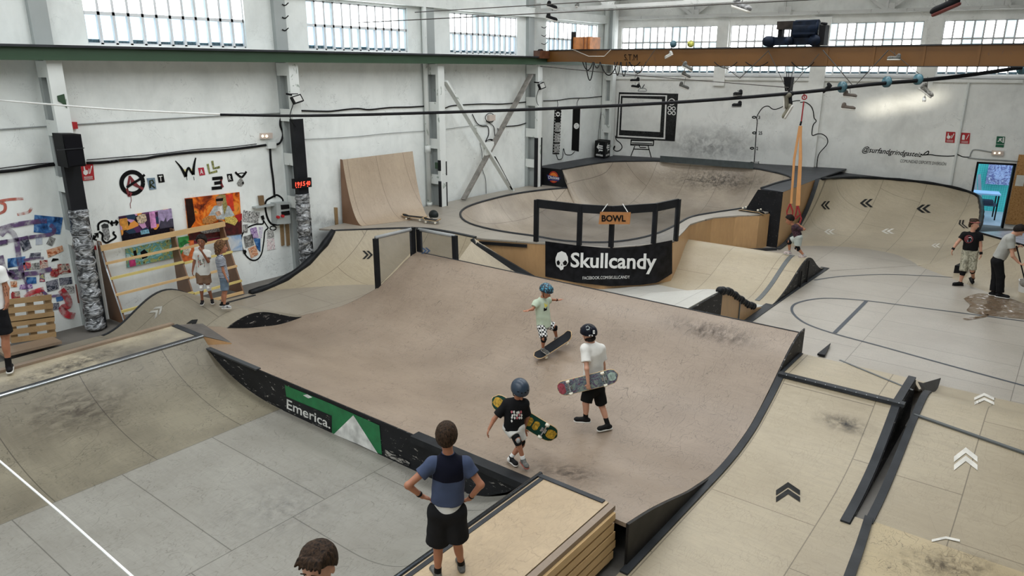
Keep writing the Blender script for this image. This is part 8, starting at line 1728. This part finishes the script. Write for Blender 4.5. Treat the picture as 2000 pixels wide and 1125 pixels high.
# hanging shoes
def sneaker(label, px, py, y=None, mat=M_SHOE_G, sole=M_SOLE_W, d=(1, 0, -.3), s=1.0, parentpt=None, n=1, lace=None, f=None):
    c_ = f(px, py) if f else PY(px, py, y or CYB-.6); r = thing('hanging_shoe' if n == 1 else 'hanging_shoes', c_, label, 'shoe', 'shoes hanging overhead')
    for k_ in range(n):
        dd = unit(np.array(d)*(1 if k_ == 0 else 1)+np.array([0, .25*k_, 0])); up = unit(np.array([0, 0, 1.0])-dd*dd[2]); sd_ = np.cross(up, dd); cc = c_-np.array([0, 0, .24*k_*s])
        he, to = cc-dd*.09*s, cc+dd*.08*s
        V, F_ = sdf_mesh([cap(he, to, .04*s, .035*s), ell(to, [dd, sd_, up], [.06*s, .045*s, .035*s]), cap(he+up*.01*s, he+up*.05*s, .042*s, .042*s)], .010*s, .02, cuts=[(cc-up*.03*s, -up)]); sh_ = mk('shoe', V, F_, mat, r, True)
        V, F_ = sdf_mesh([cap(he-up*.025*s, to-up*.025*s+dd*.015, .044*s, .046*s)], .010*s, .02, cuts=[(cc-up*.05*s, -up), (cc-up*.022*s, up)]); mk('sole', V, F_, sole, sh_)
    if lace: mb = MB(); a = f(*lace) if f else PY(*lace, y or CYB-.6); mb.tube([a, c_+np.array([0, 0, .05])], .006, 5); mb.build('lace', M_CABLE, r)
    return r
sneaker('pair of black shoes knotted to the bar at the top, left of the far column', 1078, 12, 20.3, M_SHOE_B, n=2, s=1.5, lace=(1079, 22))
sneaker('small dark shoe on the upper bar above the orange cabinet', 1127, 11, 20.35, M_SHOE_G, s=1.0, d=(.3, -1, 0), lace=(1127, 18))
sneaker('large grey striped trainer hanging at the top centre right', 1449, 12, 15.0, flat('shoe_stripe', srgb(120, 120, 120), .5, var=.9, scale=14), d=(1, 0, -.35), s=1.6, lace=(1452, -14))
sneaker('black trainer with red sole edge hanging at the top right', 1846, 12, 13.0, M_SHOE_B, flat('sole_brown_red', srgb(110, 50, 44), .6), d=(-1, 0, -.45), s=1.5, lace=(1848, -14))
sneaker('upper dark shoe of two beside the drawn antenna', 1240, 157, 23.0, M_SHOE_B, s=1.3, d=(-1, 0, 0), lace=(1244, 128)); sneaker('lower dark shoe of two beside the drawn antenna', 1241, 169, 23.0, M_SHOE_B, s=1.2, d=(-1, 0, .1), lace=(1240, 157))
sneaker('upper grey shoe of two to the right of the drawn television', 1340, 147, 22.0, s=1.2, d=(1, 0, -.4), lace=(1325, 128)); sneaker('lower grey shoe of two to the right of the drawn television', 1336, 169, 22.0, s=1.3, d=(1, 0, -.3), lace=(1340, 147))
sneaker('pale shoe dangling in front of the girder lettering', 1306, 108, 20.0, flat('shoe_pale', srgb(170, 170, 165), .6, var=.5), d=(-1, 0, -.5), lace=(1307, 97)); sneaker('grey shoe hanging just under the girder beside the pale one', 1343, 131, 20.0, s=1.3, d=(1, 0, -.45), lace=(1330, 118))
sneaker('small white-soled trainer hanging on the girder face at right', 1746, 113, 20.0, s=1.1, d=(-1, 0, 0), lace=(1748, 98))
sneaker('brown pair of high-top shoes hanging below the cable', 1660, 186, None, flat('shoe_brown', srgb(96, 86, 78), .7, var=.3), n=2, s=1.15, d=(1, 0, -.1), lace=(1660, 168), f=pc)
sneaker('grey shoe hanging below the rings at the right', 1810, 178, None, flat('shoe_greywhite', srgb(140, 138, 132), .6, var=.7, scale=20), s=1.4, d=(1, 0, -.75), lace=(1812, 150), f=pc); sneaker('small white shoe hanging under the grey one at the right', 1805, 195, None, M_WHITE, s=.9, d=(.2, -1, 0), lace=(1808, 180), f=pc)
sneaker('dark shoes tied tight around the cable left of the hook block', 1441, 183, None, M_SHOE_B, M_SHOE_G, n=2, s=1.0, d=(-.3, -1, 0), lace=(1441, 176), f=pc)
sneaker('olive shoe hanging directly under the hook block', 1536, 197, None, flat('shoe_olive', srgb(96, 92, 78), .7), s=1.3, d=(.15, 0, -1), lace=(1540, 183), f=pc); sneaker('khaki shoe lowest under the hook block', 1537, 217, None, flat('shoe_khaki', srgb(120, 116, 100), .7), s=1.3, d=(-.5, 0, -1), lace=(1538, 200), f=pc); sneaker('black shoe tied to the hook block', 1543, 193, None, M_SHOE_B, M_SHOE_B, s=1.2, d=(.2, 0, -1), lace=(1541, 180), f=pc)
sneaker('black shoe tied on the cable right of the strap', 1615, 172, None, M_SHOE_B, M_SHOE_B, s=.9, d=(-.6, 0, -.6), lace=(1614, 171), f=pc)
for (px, lab, m_) in ((1315, 'small teal ball resting on top of the crane girder', flat('ball_teal', srgb(60, 92, 104), .5)), (1349, 'small yellow and black ball resting on top of the crane girder', flat('ball_yellow', srgb(206, 190, 90), .5, var=.9, scale=12))):
    b_ = PY(px, 88, CYB+.1); b_[2] = 5.57; mb = MB(); mb.sphere(b_, .10, nu=18, nv=12); tag(mb.build('ball', m_, smooth=True), lab, 'ball')
mb = MB(); b_ = P(1880, 545, .0); mb.prism([P(1862, 535, .01), P(1886, 539, .01), P(1884, 524, .01)], (0, 0, .22)); tag(mb.build('bag', M_BLACK), 'small black bag on the floor behind the walking woman', 'bag')
fbn_ = thing('feather_banner', B0+BD*(_dr+.85)+BN*.4, 'dark feather flag with red and white emblem right of the doorway', 'banner')
q_ = B0+BD*(_dr+.55)+BN*.35; mk('cloth', [q_+BD*a+np.array([0, 0, b]) for a, b in ((.0, .85), (1.2, .85), (1.2, 2.3), (.75, 2.3), (.42, 1.7))], [(0, 1, 2, 3, 4)], flat('flag_navy', srgb(26, 28, 44), .6, var=.3), fbn_)
mb = MB(); mb.tube([q_+BD*.0+np.array([0, 0, .0]), q_+BD*.0+np.array([0, 0, .85]), q_+BD*.42+np.array([0, 0, 1.7]), q_+BD*.8+np.array([0, 0, 2.35])], .015, 6); mb.build('pole', M_BLACK, fbn_); mb = MB(); mb.sphere(q_+BD*.55+BN*.02+np.array([0, 0, 1.35]), .09, (1, .2, 1), 16, 10); mb.build('emblem', M_RED, fbn_, True)
